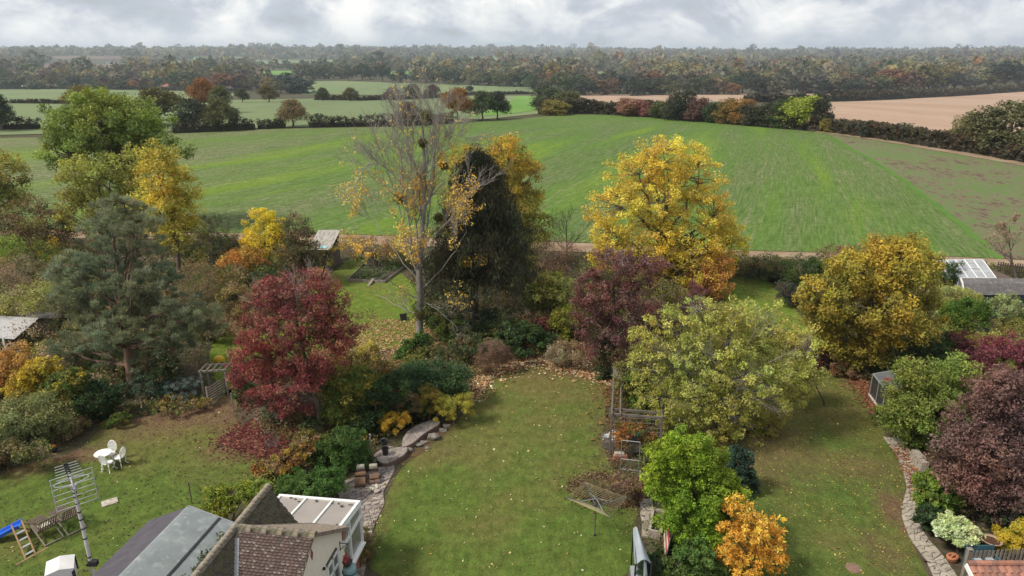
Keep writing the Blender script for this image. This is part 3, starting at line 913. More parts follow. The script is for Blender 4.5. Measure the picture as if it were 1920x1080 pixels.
def px_tree(x, base, top, w, kind, col, label, group=None, name='tree', cat='tree', back=0.0, **k):
    p = GT(x, base)
    if back:
        d = Vector((p.x, p.y)); d = d * (1 + back / d.length); p = Vector((d.x, d.y, float(H(d.x, d.y))))
    t = AT(x, top, p.y)
    h = max(1.0, t.z - p.z); wm = w / PPM(p)
    return far_tree(p - Vector((0, 0, .1)), h, wm, kind, CO[col], label, group, name, cat, **k)
MID = [  # x, base, top, width, kind, colour, label
    (5, 246, 170, 50, 'oak', 'dark', 'dark oak cut by the picture edge in the hedge beyond the wheat'),
    (160, 215, 160, 70, 'oak', 'gold', 'olive gold oak showing over the top of the large green tree'),
    (300, 236, 164, 92, 'oak', 'olive', 'broad olive brown oak standing in the hedge behind the green tree'),
    (385, 205, 146, 56, 'oak', 'orange', 'orange topped oak behind the dark oak group'),
    (415, 212, 160, 44, 'oak', 'olive', 'olive oak beside the orange topped oak'),
    (365, 246, 186, 62, 'oak', 'dark', 'dark oak with bare lower stems in the field hedge'),
    (412, 246, 184, 56, 'oak', 'olive', 'dark olive oak joined to the dark oak in the field hedge'),
    (345, 246, 205, 44, 'bush', 'dark', 'low dark thicket at the foot of the field hedge oaks'),
    (440, 240, 196, 20, 'tall', 'grey', 'thin ivy clad tree beside the field hedge oaks'),
    (455, 192, 165, 26, 'oak', 'green', 'smallest round oak alone on the pale field beside the orange oak'),
    (505, 192, 160, 38, 'oak', 'olive', 'lone olive oak on the pale field'),
    (550, 238, 186, 56, 'oak', 'pale', 'pale olive bushy tree growing out of the low hedge gap'),
    (606, 190, 164, 26, 'oak', 'green', 'small lone round oak in the pale field hedge line'),
    (658, 190, 164, 30, 'oak', 'olive', 'small spreading oak to the right of the lone round oak'),
    (735, 188, 163, 30, 'oak', 'purple', 'purplish oak seen through the bare tree twigs'),
    (772, 186, 157, 36, 'oak', 'green', 'green oak behind the top of the bare tree'),
    (810, 186, 158, 30, 'oak', 'purple', 'brownish purple oak right behind the top of the bare tree'),
    (765, 234, 190, 50, 'oak', 'brown', 'brown oak in the hedge behind the bare tree'),
    (858, 226, 164, 58, 'oak', 'orange', 'orange brown oak beside the pair of green oaks'),
    (905, 226, 170, 52, 'oak', 'green', 'rounder green oak of the pair on the hill edge'),
    (933, 224, 172, 46, 'oak', 'dark', 'darker ivy clad oak of the pair on the hill edge'),
    (880, 172, 160, 14, 'tall', 'dark', 'small dark tree sticking out of the far hedge'),
    (1030, 206, 158, 62, 'round', 'green', 'tall rounded green trees corner at the top of the hill hedge'),
    (1060, 208, 166, 56, 'round', 'olive', 'olive green round tree at the top of the hill hedge'),
    (1042, 216, 184, 50, 'round', 'gold', 'golden brown round tree in front of the hill top trees'),
    (1182, 218, 180, 52, 'round', 'pink', 'pinkish orange tree in the hill hedge'),
    (1212, 219, 186, 40, 'round', 'pink', 'paler salmon bush tree in the hill hedge'),
    (1240, 222, 186, 44, 'round', 'olive', 'olive tree between the salmon tree and the tall dark one'),
    (1272, 226, 164, 54, 'round', 'dark', 'tallest dark evergreen oak in the hill hedge'),
    (1306, 228, 178, 44, 'round', 'brown', 'brownish tree beside the tallest dark evergreen'),
    (1335, 230, 186, 40, 'round', 'green', 'dark green tree left of the amber trees'),
    (1362, 232, 180, 46, 'round', 'gold', 'amber tree behind the hill hedge'),
    (1388, 234, 180, 46, 'round', 'orange', 'orange amber tree in the hill hedge'),
    (1410, 236, 192, 42, 'round', 'green', 'green tree right of the amber trees'),
    (1440, 238, 188, 46, 'round', 'dark', 'dark green tree before the lime yellow oak'),
    (1462, 240, 182, 44, 'round', 'green', 'mid green tree pressed against the lime yellow oak'),
    (1496, 242, 174, 70, 'round', 'lime', 'bright lime yellow oak in the hill hedge'),
    (1535, 244, 178, 44, 'round', 'dark', 'dark tree right behind the lime yellow oak'),
    (1555, 248, 216, 46, 'bush', 'gold', 'yellowish hawthorn at the low end of the hill hedge'),
    (1596, 252, 218, 42, 'bush', 'olive', 'olive hawthorn right of the yellowish one'),
    (1640, 258, 224, 60, 'bush', 'dark', 'dark bush before the tan field'),
    (1680, 262, 224, 60, 'bush', 'dark', 'second dark bush joined to the first before the tan field'),
    (1718, 266, 240, 34, 'bush', 'dark', 'low pointed dark bush in the hill hedge gap'),
    (1760, 272, 236, 50, 'bush', 'purple', 'reddish brown hawthorn in the sloping hedge'),
    (1800, 276, 208, 46, 'round', 'pale', 'pale straw coloured tree sticking out of the sloping hedge'),
    (1822, 280, 236, 46, 'bush', 'rust', 'rusty hawthorn beside the big olive oak'),
    (1885, 290, 180, 125, 'round', 'olive', 'big olive green oak at the end of the sloping hedge'),
    (1842, 286, 240, 40, 'bush', 'gold', 'golden bush under the big olive green oak'),
]
for i, (x, b_, t_, w_, kd, cl_, lab) in enumerate(MID):
    px_tree(x, b_, t_, w_, kd, cl_, lab, None, {'bush': 'hawthorn_bush'}.get(kd, 'oak_tree'), 'bush' if kd == 'bush' else 'tree')
def hedge(label, pix, h, w, pal, dens=26, leaf=.30, land=True, name='hedge', off=0.):
    pts = [GT(*p) for p in pix]
    C = []
    for a, b in zip(pts, pts[1:]):
        L = (b - a).length
        m = max(2, int(L * dens * 5.0 / 10))
        s = RNG.random(m)[:, None]
        q = np.array(a)[None] * (1 - s) + np.array(b)[None] * s
        d = np.array((b - a).normalized()); nrm = np.array([-d[1], d[0], 0])
        q = q + nrm * RNG.normal(0, w * .3, m)[:, None]
        hh = h * (1 + .14 * np.sin(q[:, 0] * .35) + .06 * np.sin(q[:, 0] * 1.1 + q[:, 1]))
        q[:, 2] = H(q[:, 0], q[:, 1]) + hh * RNG.random(m) ** .75
        C.append(q)
    C = np.concatenate(C)
    mid = pts[len(pts) // 2]
    root = thing(name, label, 'hedge', (mid.x, mid.y, float(H(mid.x, mid.y))))
    V, F, col = leaves(C, unit(RNG.normal(size=C.shape) + [0, 0, .6]), 15, .6, leaf * 1.3, pal, clump_var=.2)
    off_ = np.array(root.location)
    fastmesh('foliage', V - off_, F, [LEAF], col=col, parent=root)
    # the dense woody core
    core = MB(); ring = []
    dense = []
    for a, b in zip(pts, pts[1:]):
        k = max(1, int((b - a).length / (2.5 * h))); dense += [a.lerp(b, i / k) for i in range(k)]
    dense.append(pts[-1])
    for i, q in enumerate(dense):
        d = (dense[min(i + 1, len(dense) - 1)] - dense[max(i - 1, 0)]); d.z = 0; d.normalize(); nn_ = Vector((-d.y, d.x, 0))
        z = float(H(q.x, q.y)); hh = h * .50 * random.uniform(.7, 1.15); ww = w * .34
        ring += [Vector((q.x, q.y, z - .3)) + nn_ * ww, Vector((q.x, q.y, z + hh * .8)) + nn_ * ww * .9, Vector((q.x, q.y, z + hh)), Vector((q.x, q.y, z + hh * .8)) - nn_ * ww * .9, Vector((q.x, q.y, z - .3)) - nn_ * ww]
    core.add(ring, [(i * 5 + j, i * 5 + j + 1, i * 5 + j + 6, i * 5 + j + 5) for i in range(len(dense) - 1) for j in range(4)])
    core.build('woody_core', nmat('hedge_core', (.020, .020, .013), (.034, .029, .019), 1.5, bump=.5), root)
    mb = MB()
    for c in C[::40]:
        g = Vector((c[0], c[1], float(H(c[0], c[1])) - .1))
        mb.tube([g, g + Vector((RNG.normal(0, .1), RNG.normal(0, .1), max(.4, (c[2] - g.z) * .8)))], [.05, .015], 4, False)
    mb.build('stem', BARK_BROWN, root)
    return root
DK = [(.032, .036, .02), (.05, .045, .026), (.065, .045, .035), (.04, .05, .024)]
hedge('dark trimmed hedge between the wheat and the pale field on the far left', [(-420, 268), (-200, 252), (0, 244), (75, 242)], 2.6, 2.2, DK)
hedge('dark rounded hedge below the field oaks', [(325, 250), (400, 247), (478, 243)], 2.6, 2.4, DK)
hedge('short dark hedge left of the pale bushy tree', [(484, 242), (536, 240)], 2.6, 2.2, DK)
hedge('long dark trimmed hedge running behind the bare tree', [(580, 239), (680, 237), (760, 236), (850, 231)], 2.6, 2.2, DK)
hedge('thin low hedge with gaps dividing the two pale fields', [(20, 194), (115, 195), (240, 195), (420, 192)], 1.5, 2.0, DK, dens=12, leaf=.5)
hedge('thin hedge under the small lone oaks', [(590, 188), (680, 189), (760, 187), (860, 178), (1000, 176)], 2.4, 2.0, DK + [(.09, .075, .04)], dens=9, leaf=.7)
hedge('long low hedge at the village edge', [(-150, 168), (0, 167), (140, 167), (280, 168), (440, 172)], 3.0, 2.0, DK + [(.10, .09, .05)], dens=7, leaf=.9)
hedge('dark tangled hedge along the crest of the wheat field', [(1010, 214), (1100, 213), (1200, 217), (1300, 226), (1420, 237), (1545, 247)], 4.0, 2.8, DK + [(.10, .07, .04)], dens=62, leaf=.40)
hedge('sloping thorn hedge below the tan field', [(1545, 247), (1640, 259), (1760, 278), (1850, 291), (1960, 312), (2100, 340)], 2.7, 2.2, DK + [(.095, .06, .045), (.12, .09, .04)], dens=60, leaf=.36)
hedge('brown scrub hedge on the upper side of the tan field', [(1560, 190), (1640, 187), (1740, 183), (1850, 176), (1930, 171), (2100, 165)], 6.0, 5.0, DK + [(.12, .075, .055), (.10, .085, .05), (.07, .065, .035)], dens=11, leaf=1.0)
hedge('dark hedge between the two tan fields', [(1400, 192), (1480, 191), (1560, 190)], 4.0, 4.0, DK, dens=16, leaf=.8)
# the tree line that closes the valley fields: every tree a thing
WOOD = ['dark', 'green', 'green', 'grey', 'blue', 'olive', 'brown', 'dark', 'grey', 'olive']
WARM = ['orange', 'gold', 'tan', 'rust', 'pale', 'brown', 'purple']
HUE = {'dark': 'dark green', 'green': 'mid green', 'grey': 'grey green', 'blue': 'blue green', 'olive': 'olive', 'brown': 'brown', 'orange': 'orange', 'gold': 'golden', 'tan': 'tan', 'rust': 'rust coloured', 'pale': 'pale straw', 'purple': 'purplish'}
USED = set()
def treeline(where, px, spacing, hpx, warm=.2, jit=4, lib=LOW):
    x = px[0][0]
    while x < px[-1][0]:
        for (x0, y0), (x1, y1) in zip(px, px[1:]):
            if x0 <= x <= x1: y = y0 + (y1 - y0) * (x - x0) / (x1 - x0); break
        for _ in range(40):                                       # two alike in one row are avoided
            c = random.choice(WARM if random.random() < warm else WOOD)
            h = hpx * random.uniform(.7, 1.3)
            w = h * random.uniform(1.0, 1.6)
            lab = ('low ' if h < hpx * .88 else 'tall ' if h > hpx * 1.12 else '') + ('broad ' if w > h * 1.38 else 'narrow ' if w < h * 1.15 else '') + HUE[c] + ' woodland tree ' + where
            if lab not in USED: break
        USED.add(lab)
        px_tree(x, y + random.uniform(-jit * .3, jit), y - h, w, random.choice(['round', 'round', 'oak']), c, lab, 'woodland trees ' + where, 'woodland_tree', 'tree', lib=lib)
        x += spacing * random.uniform(.6, 1.4)
treeline('beside the village houses', [(-120, 164), (0, 164), (140, 163), (440, 167)], 19, 20, .38)
treeline('behind the lone oaks of the pale field', [(330, 160), (480, 170), (572, 176)], 17, 30, .12)
treeline('at the top of the pale middle field', [(575, 148), (640, 148), (820, 154), (1000, 162)], 20, 28, .12)
treeline('second row above the pale middle field', [(560, 140), (700, 138), (1000, 146)], 24, 18, .3)
treeline('closing the narrow tan field', [(1000, 168), (1070, 176), (1200, 176), (1420, 175), (1620, 174)], 22, 34, .10)
treeline('above the brown scrub hedge of the tan field', [(1600, 176), (1740, 170), (1930, 160), (2050, 156)], 26, 42, .15)
treeline('in the row of woods behind the tan fields', [(1010, 158), (1200, 160), (1600, 158), (1960, 146)], 28, 26, .4)
for x, b_, t_, w_, c_, lab in ((1713, 168, 112, 50, 'pale', 'tall pale green poplar like tree rising above the right hand woods'), (1376, 146, 106, 34, 'orange', 'single bright orange tree in the far woods'),
                               (1240, 150, 134, 26, 'gold', 'yellow orange tree beside the white houses in the woods'), (188, 166, 150, 16, 'orange', 'small round orange tree near the village houses'),
                               (222, 168, 140, 26, 'grey', 'grey green poplar near the village houses'), (288, 166, 150, 20, 'gold', 'bright golden tree near the village houses'), (1340, 148, 130, 22, 'pale', 'straw coloured tree left of the bright orange tree')):
    px_tree(x, b_, t_, w_, 'round', c_, lab, None, 'woodland_tree', 'tree', lib=LOW)

# the far woods read as one mass
def far_woods():
    P = []
    for y0, y1, n in ((900, 1500, 3600), (1500, 2600, 7000), (2600, 4200, 8000), (4200, 6500, 7000)):
        y = RNG.uniform(y0, y1, n); x = RNG.uniform(-.95, .95, n) * (y * .85 + 80)
        P.append(np.stack([x, y], 1))
    P = np.concatenate(P)
    dens = np.sin(P[:, 0] / 170 + 1) * np.cos(P[:, 1] / 210) + np.sin(P[:, 0] / 70 - P[:, 1] / 130) * .5 + .004 * 0
    keep = (dens > -.75) | (P[:, 1] > 3300)
    for w in FAR: keep &= ~inside(P, w)
    # nothing in front of the near tree line
    z = H(P[:, 0], P[:, 1])
    dep = P[:, 1] * CP - (z - CAMZ) * SP; up = P[:, 1] * SP + (z - CAMZ) * CP
    pxx = 960 + P[:, 0] / dep * FOC; pyy = 540 - up / dep * FOC
    line = np.interp(pxx, [-600, 0, 440, 572, 600, 1000, 1070, 1620, 1920, 2500], [160, 160, 164, 150, 146, 158, 166, 168, 158, 150])
    keep &= pyy < line - 3
    P = P[keep]; z = z[keep]
    pal = [CO[k] for k in ('dark', 'green', 'grey', 'olive', 'brown', 'grey', 'green', 'brown', 'purple', 'tan', 'olive', 'tan', 'pale', 'gold', 'grey')]
    VV, FF, CC, nv = [], [], [], 0
    for lo, hi, K, sz in ((0, 1500, 44, .50), (1500, 2600, 22, .75), (2600, 9999, 10, 1.1)):
        q = (P[:, 1] >= lo) & (P[:, 1] < hi); p = P[q]; n = len(p); d = p[:, 1]
        r = (6.0 + d / 900.) * np.exp(RNG.normal(0, .30, n)); h = r * RNG.uniform(1.1, 1.8, n) + 2.5
        dirs = rdir(n * K).reshape(n, K, 3); dirs[..., 2] = np.abs(dirs[..., 2]) * 1.1 - .15
        c = np.stack([p[:, 0], p[:, 1], z[q] + h * .5], 1)[:, None]
        pos = c + dirs * np.stack([r, r, h * .62], 1)[:, None] * RNG.uniform(.8, 1.05, (n, K, 1))
        nn = unit(dirs + RNG.normal(0, .4, dirs.shape)).reshape(-1, 3)
        t = rdir(n * K); t = unit(t - nn * (t * nn).sum(1, keepdims=True)); b = np.cross(nn, t)
        s = np.repeat(r, K) * sz * RNG.uniform(.8, 1.25, n * K)
        V, F = blades(pos.reshape(-1, 3), t, b, s, s * .95)
        reg = np.sin(p[:, 0] / 330) + np.cos(p[:, 1] / 400 + p[:, 0] / 900)
        cp = pick(pal, n) * 1.30 * np.exp(.16 * reg + RNG.normal(0, .10, n))[:, None]
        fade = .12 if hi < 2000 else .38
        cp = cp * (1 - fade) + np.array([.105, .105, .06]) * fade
        warm = RNG.random(n) < .05 + .12 * (np.sin(p[:, 0] / 95 + 2) + np.sin(p[:, 1] / 120 + p[:, 0] / 210) > 1.25)
        cp[warm] = pick([CO['orange'], CO['gold'], CO['rust'], CO['pale']], warm.sum())
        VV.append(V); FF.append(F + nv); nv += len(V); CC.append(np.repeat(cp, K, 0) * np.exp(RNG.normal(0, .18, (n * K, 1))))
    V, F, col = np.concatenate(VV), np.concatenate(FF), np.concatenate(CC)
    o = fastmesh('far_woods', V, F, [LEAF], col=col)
    setp(o, 'mixed autumn woods covering the far valley side up to the skyline', 'woods', kind='stuff')
far_woods()

# houses at the edge of the village and in the woods
def far_house(x, y, w, wallc, roofc, label, turn):
    p = GT(x, y); k = PPM(p); W = w / k
    p.z = float(H(p.x, p.y)); r = thing('house', label, 'house', p, turn)
    wm = nmat('far_wall_' + wallc, dict(white=(.75, .73, .70), cream=(.62, .54, .44), pink=(.55, .38, .33), brick=(.33, .17, .12))[wallc], None, 1)
    rm = nmat('far_roof_' + roofc, dict(slate=(.11, .105, .11), tile=(.26, .12, .08), brown=(.15, .10, .08))[roofc], None, 1)
    D = W * .62; h = W * .34; rh = W * .30
    MB().box((0, 0, h / 2), (W, D, h)).build('wall', wm, r, world=False)
    g = MB(); a = W / 2 + .3; b = D / 2 + .4
    g.add([(-a, -b, h), (a, -b, h), (a, b, h), (-a, b, h), (-a, 0, h + rh), (a, 0, h + rh)], [(0, 1, 5, 4), (2, 3, 4, 5), (0, 4, 3), (1, 2, 5), (0, 3, 2, 1)])
    rf = g.build('roof', rm, r, world=False)
    MB().box((W * .3, 0, h + rh), (W * .09, W * .09, rh * .6)).build('chimney', BRICK, rf, world=False)
    for s in (-.28, 0, .28):
        MB().box((W * s, -D / 2 - .03, h * .55), (W * .12, .06, h * .4)).build('window', GLASS, r, world=False)
for a in ((28, 163, 20, 'white', 'slate', 'white walled long house at the near edge of the far village', .5), (50, 162, 14, 'white', 'brown', 'small white house beside the long white house', 1.0), (74, 159, 12, 'pink', 'tile', 'pink gabled house at the far village edge', 1.5),
          (250, 164, 18, 'cream', 'brown', 'cream house hidden among the village trees', .2), (312, 168, 16, 'cream', 'tile', 'beige cottage with reddish roof among orange trees', -.4), (430, 171, 14, 'white', 'brown', 'white gable end of a cottage beside the orange topped oak', 1.35),
          (1008, 147, 22, 'cream', 'slate', 'pale low farm building in the woods', .1), (1056, 144, 14, 'white', 'slate', 'white house in a clearing of the woods', .6), (1094, 144, 14, 'white', 'slate', 'white house with steep roof in the woods beside dark hedge', -.5),
          (1178, 143, 14, 'white', 'brown', 'whitish house half hidden in the woods beside the golden tree', .3), (208, 121, 14, 'white', 'slate', 'tiny white farmhouse above the brown far field', .3), (262, 120, 10, 'white', 'tile', 'very small white barn near the green far field', -.3)):
    far_house(*a)
# lattice mast on the ridge
def mast():
    p = GT(823, 101.5); k = PPM(p); h = 17 / k
    r = thing('radio_mast', 'thin lattice radio mast on the skyline', 'mast', p)
    m = MB(); w = h * .035
    for sx, sy in ((-1, -1), (1, -1), (1, 1), (-1, 1)): m.bar((sx * w, sy * w, -2), (sx * w * .5, sy * w * .5, h), h * .012)
    m.build('leg', METAL, r, world=False)
    m = MB()
    for i in range(10):
        z0, z1 = h * i / 10, h * (i + 1) / 10
        for a, b in (((-1, -1), (1, -1)), ((1, -1), (1, 1)), ((1, 1), (-1, 1)), ((-1, 1), (-1, -1))):
            m.bar((a[0] * w * .8, a[1] * w * .8, z0), (b[0] * w * .8, b[1] * w * .8, z1), h * .007)
    m.build('lattice', METAL, r, world=False)
    MB().box((0, 0, h * .93), (w * 3, w * 3, h * .08)).build('antenna', METAL, r, world=False)
mast()

# the air: far woods fade to blue grey
def haze():
    mb = MB(); mb.box((0, 5000, 25), (26000, 12000, 140))
    m = bpy.data.materials.new('haze'); m.use_nodes = True; nt = m.node_tree; nt.nodes.clear()
    o = nt.nodes.new('ShaderNodeOutputMaterial'); v = nt.nodes.new('ShaderNodeVolumePrincipled')
    v.inputs['Color'].default_value = (.72, .82, .95, 1); v.inputs['Density'].default_value = .000125; v.inputs['Anisotropy'].default_value = .25
    nt.links.new(v.outputs[0], o.inputs['Volume'])
    ob = mb.build('haze', m); ob['kind'] = 'stuff'; ob['label'] = 'thin blue grey haze over the far woods'; ob['category'] = 'haze'
haze()
# ------------------------------------------------------------------ the house below the camera
TILE = nmat('clay_tile', (.105, .062, .052), (.17, .105, .088), 7, bump=.5, c3=(.26, .235, .205), scale2=9)
TILE_MOSS = nmat('mossy_tile', (.055, .048, .036), (.105, .088, .062), 6, bump=.6, c3=(.085, .085, .03), scale2=5)
TILE_LIT = nmat('lichened_tile', (.20, .15, .12), (.27, .225, .175), 7, bump=.5, c3=(.14, .115, .085), scale2=12)
RIDGE = nmat('ridge_tile', (.27, .23, .185), (.17, .145, .11), 6, bump=.6, c3=(.085, .08, .045), scale2=5)
RENDERW = nmat('cream_render', (.74, .68, .56), (.68, .62, .51), 5, bump=.15)
LEAD = nmat('lead', (.34, .34, .36), (.25, .25, .27), 3, rough=.5)
FELT = nmat('grey_felt', (.22, .245, .25), (.175, .195, .20), 1.6, rough=.9, bump=.1, c3=(.27, .29, .29), scale2=4)
FELT_DK = nmat('dark_felt', (.062, .058, .07), (.085, .078, .092), 2.5, rough=.95, bump=.2)
POLY = nmat('polycarbonate', (.335, .30, .275), (.29, .26, .24), .8, rough=.35)
RZ = 5.0
def house():
    tip, bot = G(502, 912, RZ), G(372, 1072, RZ)
    d1 = (bot - tip); d1.z = 0; d1.normalize()          # along the main ridge, towards the camera
    d2 = Vector((-d1.y, d1.x, 0))                          # to the right
    if d2.x < 0: d2 = -d2
    J = G(442, 988, RZ); J = tip + d1 * (J - tip).dot(d1)
    E = J + d2 * (G(585, 1003, RZ) - J).dot(d2)            # end of the wing ridge
    S1, S2 = 1.48, .65                                      # pitches: main roof, wing
    h = thing('house', 'house with mossy brown tile roofs and a cream rendered gable wall', 'house', (J.x, J.y, 0))
    U = Vector((0, 0, 1))
    mainlen = 9.5
    far_end, near_end = tip, tip + d1 * mainlen
    hwm = 1.75; drop = hwm * S1
    # main range: two slopes and gable walls
    m = MB()
    a0, a1 = far_end, near_end
    for sgn in (1, -1):
        q = [a0, a1, a1 + d2 * sgn * hwm - U * drop, a0 + d2 * sgn * hwm - U * drop]
        if sgn < 0: q.reverse()
        m.slab(q, .08)
    roof = m.build('roof', TILE_MOSS, h)
    # wing roof
    WL = (E - J).length; hw2, hwb = 3.3, 2.45
    wing = MB()
    for sgn in (1, -1):                                    # 1: towards the camera
        dd = d1 * sgn
        low = hw2 * S2; inn = d2 * (low / S1)
        hs_ = hw2 if sgn > 0 else hwb
        low = hs_ * S2; inn = d2 * (low / S1)
        q = [J, E + d2 * .06, E + d2 * .06 + dd * hs_ - U * low, J + inn + dd * hs_ - U * low]
        if sgn > 0: q.reverse()
        wing.slab(q, .06)
    wroof = wing.build('wing_roof', TILE_LIT, h)
    # walls
    w = MB()
    wall_in = .12
    e = E - d2 * wall_in
    lo = RZ - hw2 * S2
    lob = RZ - hwb * S2
    p = [e + d1 * (hw2 - .25), e - d1 * (hwb - .12)]
    back = -d2 * .25
    poly = [Vector((p[0].x, p[0].y, 0)), Vector((p[1].x, p[1].y, 0)), Vector((p[1].x, p[1].y, lob - .02)), Vector((e.x, e.y, RZ - .12)), Vector((p[0].x, p[0].y, lo + .05))]
    w.slab(poly, .25)
    # side walls of the wing and of the main range
    for sgn in (1, -1):
        lo_ = lo if sgn > 0 else lob - .06
        c = (J + E) / 2 + d1 * sgn * ((hw2 if sgn > 0 else hwb) - .35) - d2 * .22; L = WL + .1
        w.box((c.x, c.y, lo_ / 2), (L, .2, lo_), Matrix((d2, d1, U)).transposed())
    for sgn in (1, -1):
        c = (far_end + near_end) / 2 + d2 * sgn * (hwm - .15)
        w.box((c.x, c.y, (RZ - drop) / 2), (.2, mainlen - .3, RZ - drop), Matrix((d2, d1, U)).transposed())
    g0 = far_end + d1 * .15
    w.slab([Vector((*(g0 - d2 * (hwm - .1)).xy, 0)), Vector((*(g0 + d2 * (hwm - .1)).xy, 0)), Vector((*(g0 + d2 * (hwm - .1)).xy, RZ - drop)), Vector((g0.x, g0.y, RZ - .1)), Vector((*(g0 - d2 * (hwm - .1)).xy, RZ - drop))], .2)
    w.build('wall', RENDERW, h)
    # ridge tiles, each one a piece
    def ridge(a, b, parent, n, r=.115):
        mesh = None
        L = (b - a).length / n; dv = (b - a).normalized()
        for i in range(n):
            mb = MB(); pts = []
            k = 8
            sid = dv.cross(U).normalized()
            vs = []
            for e_, rr in ((0.0, r), (1.06, r * .93)):
                for j in range(k + 1):
                    t = math.pi * (-.08 + 1.16 * j / k)
                    vs.append(dv * (L * e_) + sid * math.cos(t) * rr + U * (math.sin(t) * rr - .02 + random.uniform(-.003, .003)))
            n1 = k + 1
            fs = [(j, j + 1, n1 + j + 1, n1 + j) for j in range(k)] + [tuple(range(n1)), tuple(reversed(range(n1, 2 * n1)))]
            mb.add(vs, fs)
            if mesh is None or True:
                ob = mb.build('ridge_tile', RIDGE, None, world=False, smooth=True)
            ob.parent = parent; ob.location = a + dv * L * i + U * random.uniform(-.008, .01) - wloc(parent)
    ridge(far_end - d1 * .05, J + d1 * 5.2, roof, 22)
    ridge(J + d2 * .05, E + d2 * .08, wroof, 5, .125)
    # plain tiles
    cnt = {'n': 0}
    TW, TG = .135, .082
    tile_mesh = {}
    def tiles(origin, along, down, slope, rows, length_at, parent, mats, limit, start=0):
        """rows of tiles: along = direction of the rows, down = horizontal downhill direction"""
        dn = (down - U * slope).normalized(); nr = along.cross(dn).normalized()
        if nr.z < 0: nr = -nr
        rest = MB(); made = 0
        for r_ in range(rows):
            s0, s1 = length_at(r_)
            x = s0 + (TW / 2 if r_ % 2 else 0) - TW + random.uniform(-.02, .02)
            while x < s1 - .02:
                tw_ = TW * random.uniform(.92, 1.08)
                x0, x1 = max(x, s0), min(x + tw_ - .008, s1); x += tw_
                if x1 - x0 < .03: continue
                j = random.uniform(-.004, .004); tilt = random.uniform(.006, .014)
                c0 = origin + dn * (TG * r_ + j) + nr * .010
                c1 = origin + dn * (TG * (r_ + 1) + .016 + j) + nr * (.034 + tilt)
                q = [c0 + along * x0, c0 + along * x1, c1 + along * x1 + nr * random.uniform(-.003, .003), c1 + along * x0]
                if (q[1] - q[0]).cross(q[3] - q[0]).dot(nr) < 0: q.reverse()
                if made < limit:
                    mb = MB(); cen = sum(q, Vector()) / 4
                    mb.slab([v - cen for v in q], .022)
                    ob = mb.build('roof_tile', random.choice(mats + mats[:2]), None, world=False)
                    ob.parent = parent; ob.location = cen - wloc(parent); made += 1
                else: rest.slab(q, .013)
        if rest.f:
            o = rest.build('roof_tile', mats[0], parent); o['kind'] = 'stuff'
    T2 = [nmat('clay_tile_a', (.066, .041, .037), (.105, .066, .057), 9, bump=.4, c3=(.13, .10, .085), scale2=6), nmat('clay_tile_b', (.050, .034, .031), (.08, .054, .047), 9, bump=.4, c3=(.10, .082, .07), scale2=5),
          nmat('clay_tile_c', (.085, .056, .05), (.125, .086, .075), 9, bump=.4, c3=(.30, .285, .26), scale2=16)]
    T1 = [TILE_MOSS, nmat('mossy_tile_b', (.075, .065, .045), (.12, .10, .075), 8, bump=.4, c3=(.10, .10, .03), scale2=6), nmat('mossy_tile_c', (.045, .038, .03), (.08, .068, .05), 8, bump=.4)]
    sl2 = math.sqrt(1 + S2 * S2); sl1 = math.sqrt(1 + S1 * S1)
    tiles(J, d2, d1, S2, 34, lambda r_: (max(.0, (TG * (r_ + 1) / sl2) * S2 / S1) + .13, WL + .05), wroof, T2, 290)
    tiles(J, d2, -d1, S2, int(hwb * sl2 / TG), lambda r_: ((TG * (r_ + 1) / sl2) * S2 / S1 + .02, WL + .05), wroof, [TILE_LIT, T2[0]], 0)
    def main_len(r_):                                       # visible part of the main right slope, both sides of the wing
        return (-6.2, (tip - J).length)
    run = TG / sl1
    def above(r_):
        dx = run * (r_ + 1); return (dx * S1 / S2 * .98, (J - tip).length)      # away from the camera
    tiles(J, -d1, d2, S1, int(hwm / run), above, roof, T1, 270)
    def below(r_):
        dx = run * (r_ + 1); return (dx * S1 / S2 * 1.0, 5.4)
    tiles(J, d1, d2, S1, int(hwm / run), below, roof, T1[:2], 0)
    # lead valley strips where the wing meets the main roof
    for sgn, wd in ((1, .14), (-1, .08)):
        a = J + d1 * sgn * .28 + d2 * (.28 * S2 / S1) - U * .28 * S2
        hs_ = hw2 if sgn > 0 else hwb
        b = J + d1 * sgn * hs_ + d2 * (hs_ * S2 / S1) - U * hs_ * S2
        n = Vector((0, 0, 1))
        off = U * .035
        MB().slab([a + off, b + off, b + off + d2 * wd, a + off + d2 * wd] if sgn < 0 else [a + off + d2 * wd, b + off + d2 * wd, b + off, a + off], .006).build('lead_valley', LEAD, wroof)
    # verge of the gable
    vb = MB()
    for sgn in (1, -1):
        a = E + d2 * .03 - U * .05; hs_ = hw2 if sgn > 0 else hwb
        b = a + d1 * sgn * hs_ - U * hs_ * S2
        vb.bar(a, b, .05, .07)
    vb.build('verge', RIDGE, wroof)
    # things on the gable wall
    face = E - d2 * wall_in + d2 * .012
    def on_wall(px, py):                                     # where a line of sight meets the gable wall
        o = Vector((0, 0, CAMZ)); d = Vector(ray(px, py)); t = (face - o).dot(d2) / d.dot(d2); return o + d * t
    def wall_box(c, w_, h_, t_, name, mat, parent=h):
        return MB().box(c + d2 * t_ / 2, (w_, h_, t_), Matrix((d1, U, d2)).transposed()).build(name, mat, parent)
    c = on_wall(585, 1040)
    k = .085
    MB().slab([c + U * .20, c - d1 * k, c - U * .20, c + d1 * k] if True else [], -.02).build('red_tile_diamond', nmat('red_tile', (.20, .055, .04), (.26, .08, .06), 6), h)
    tw = on_wall(630, 1028); bw = on_wall(612, 1061)
    mid = (tw + bw) / 2; wl = (bw - tw).dot(d1)
    lint = MB().bar(tw, Vector((bw.x, bw.y, tw.z)), .07, .06).build('lintel', TIMBER_DK, h)
    zt = tw.z - .06; wc = Vector((mid.x, mid.y, 0))
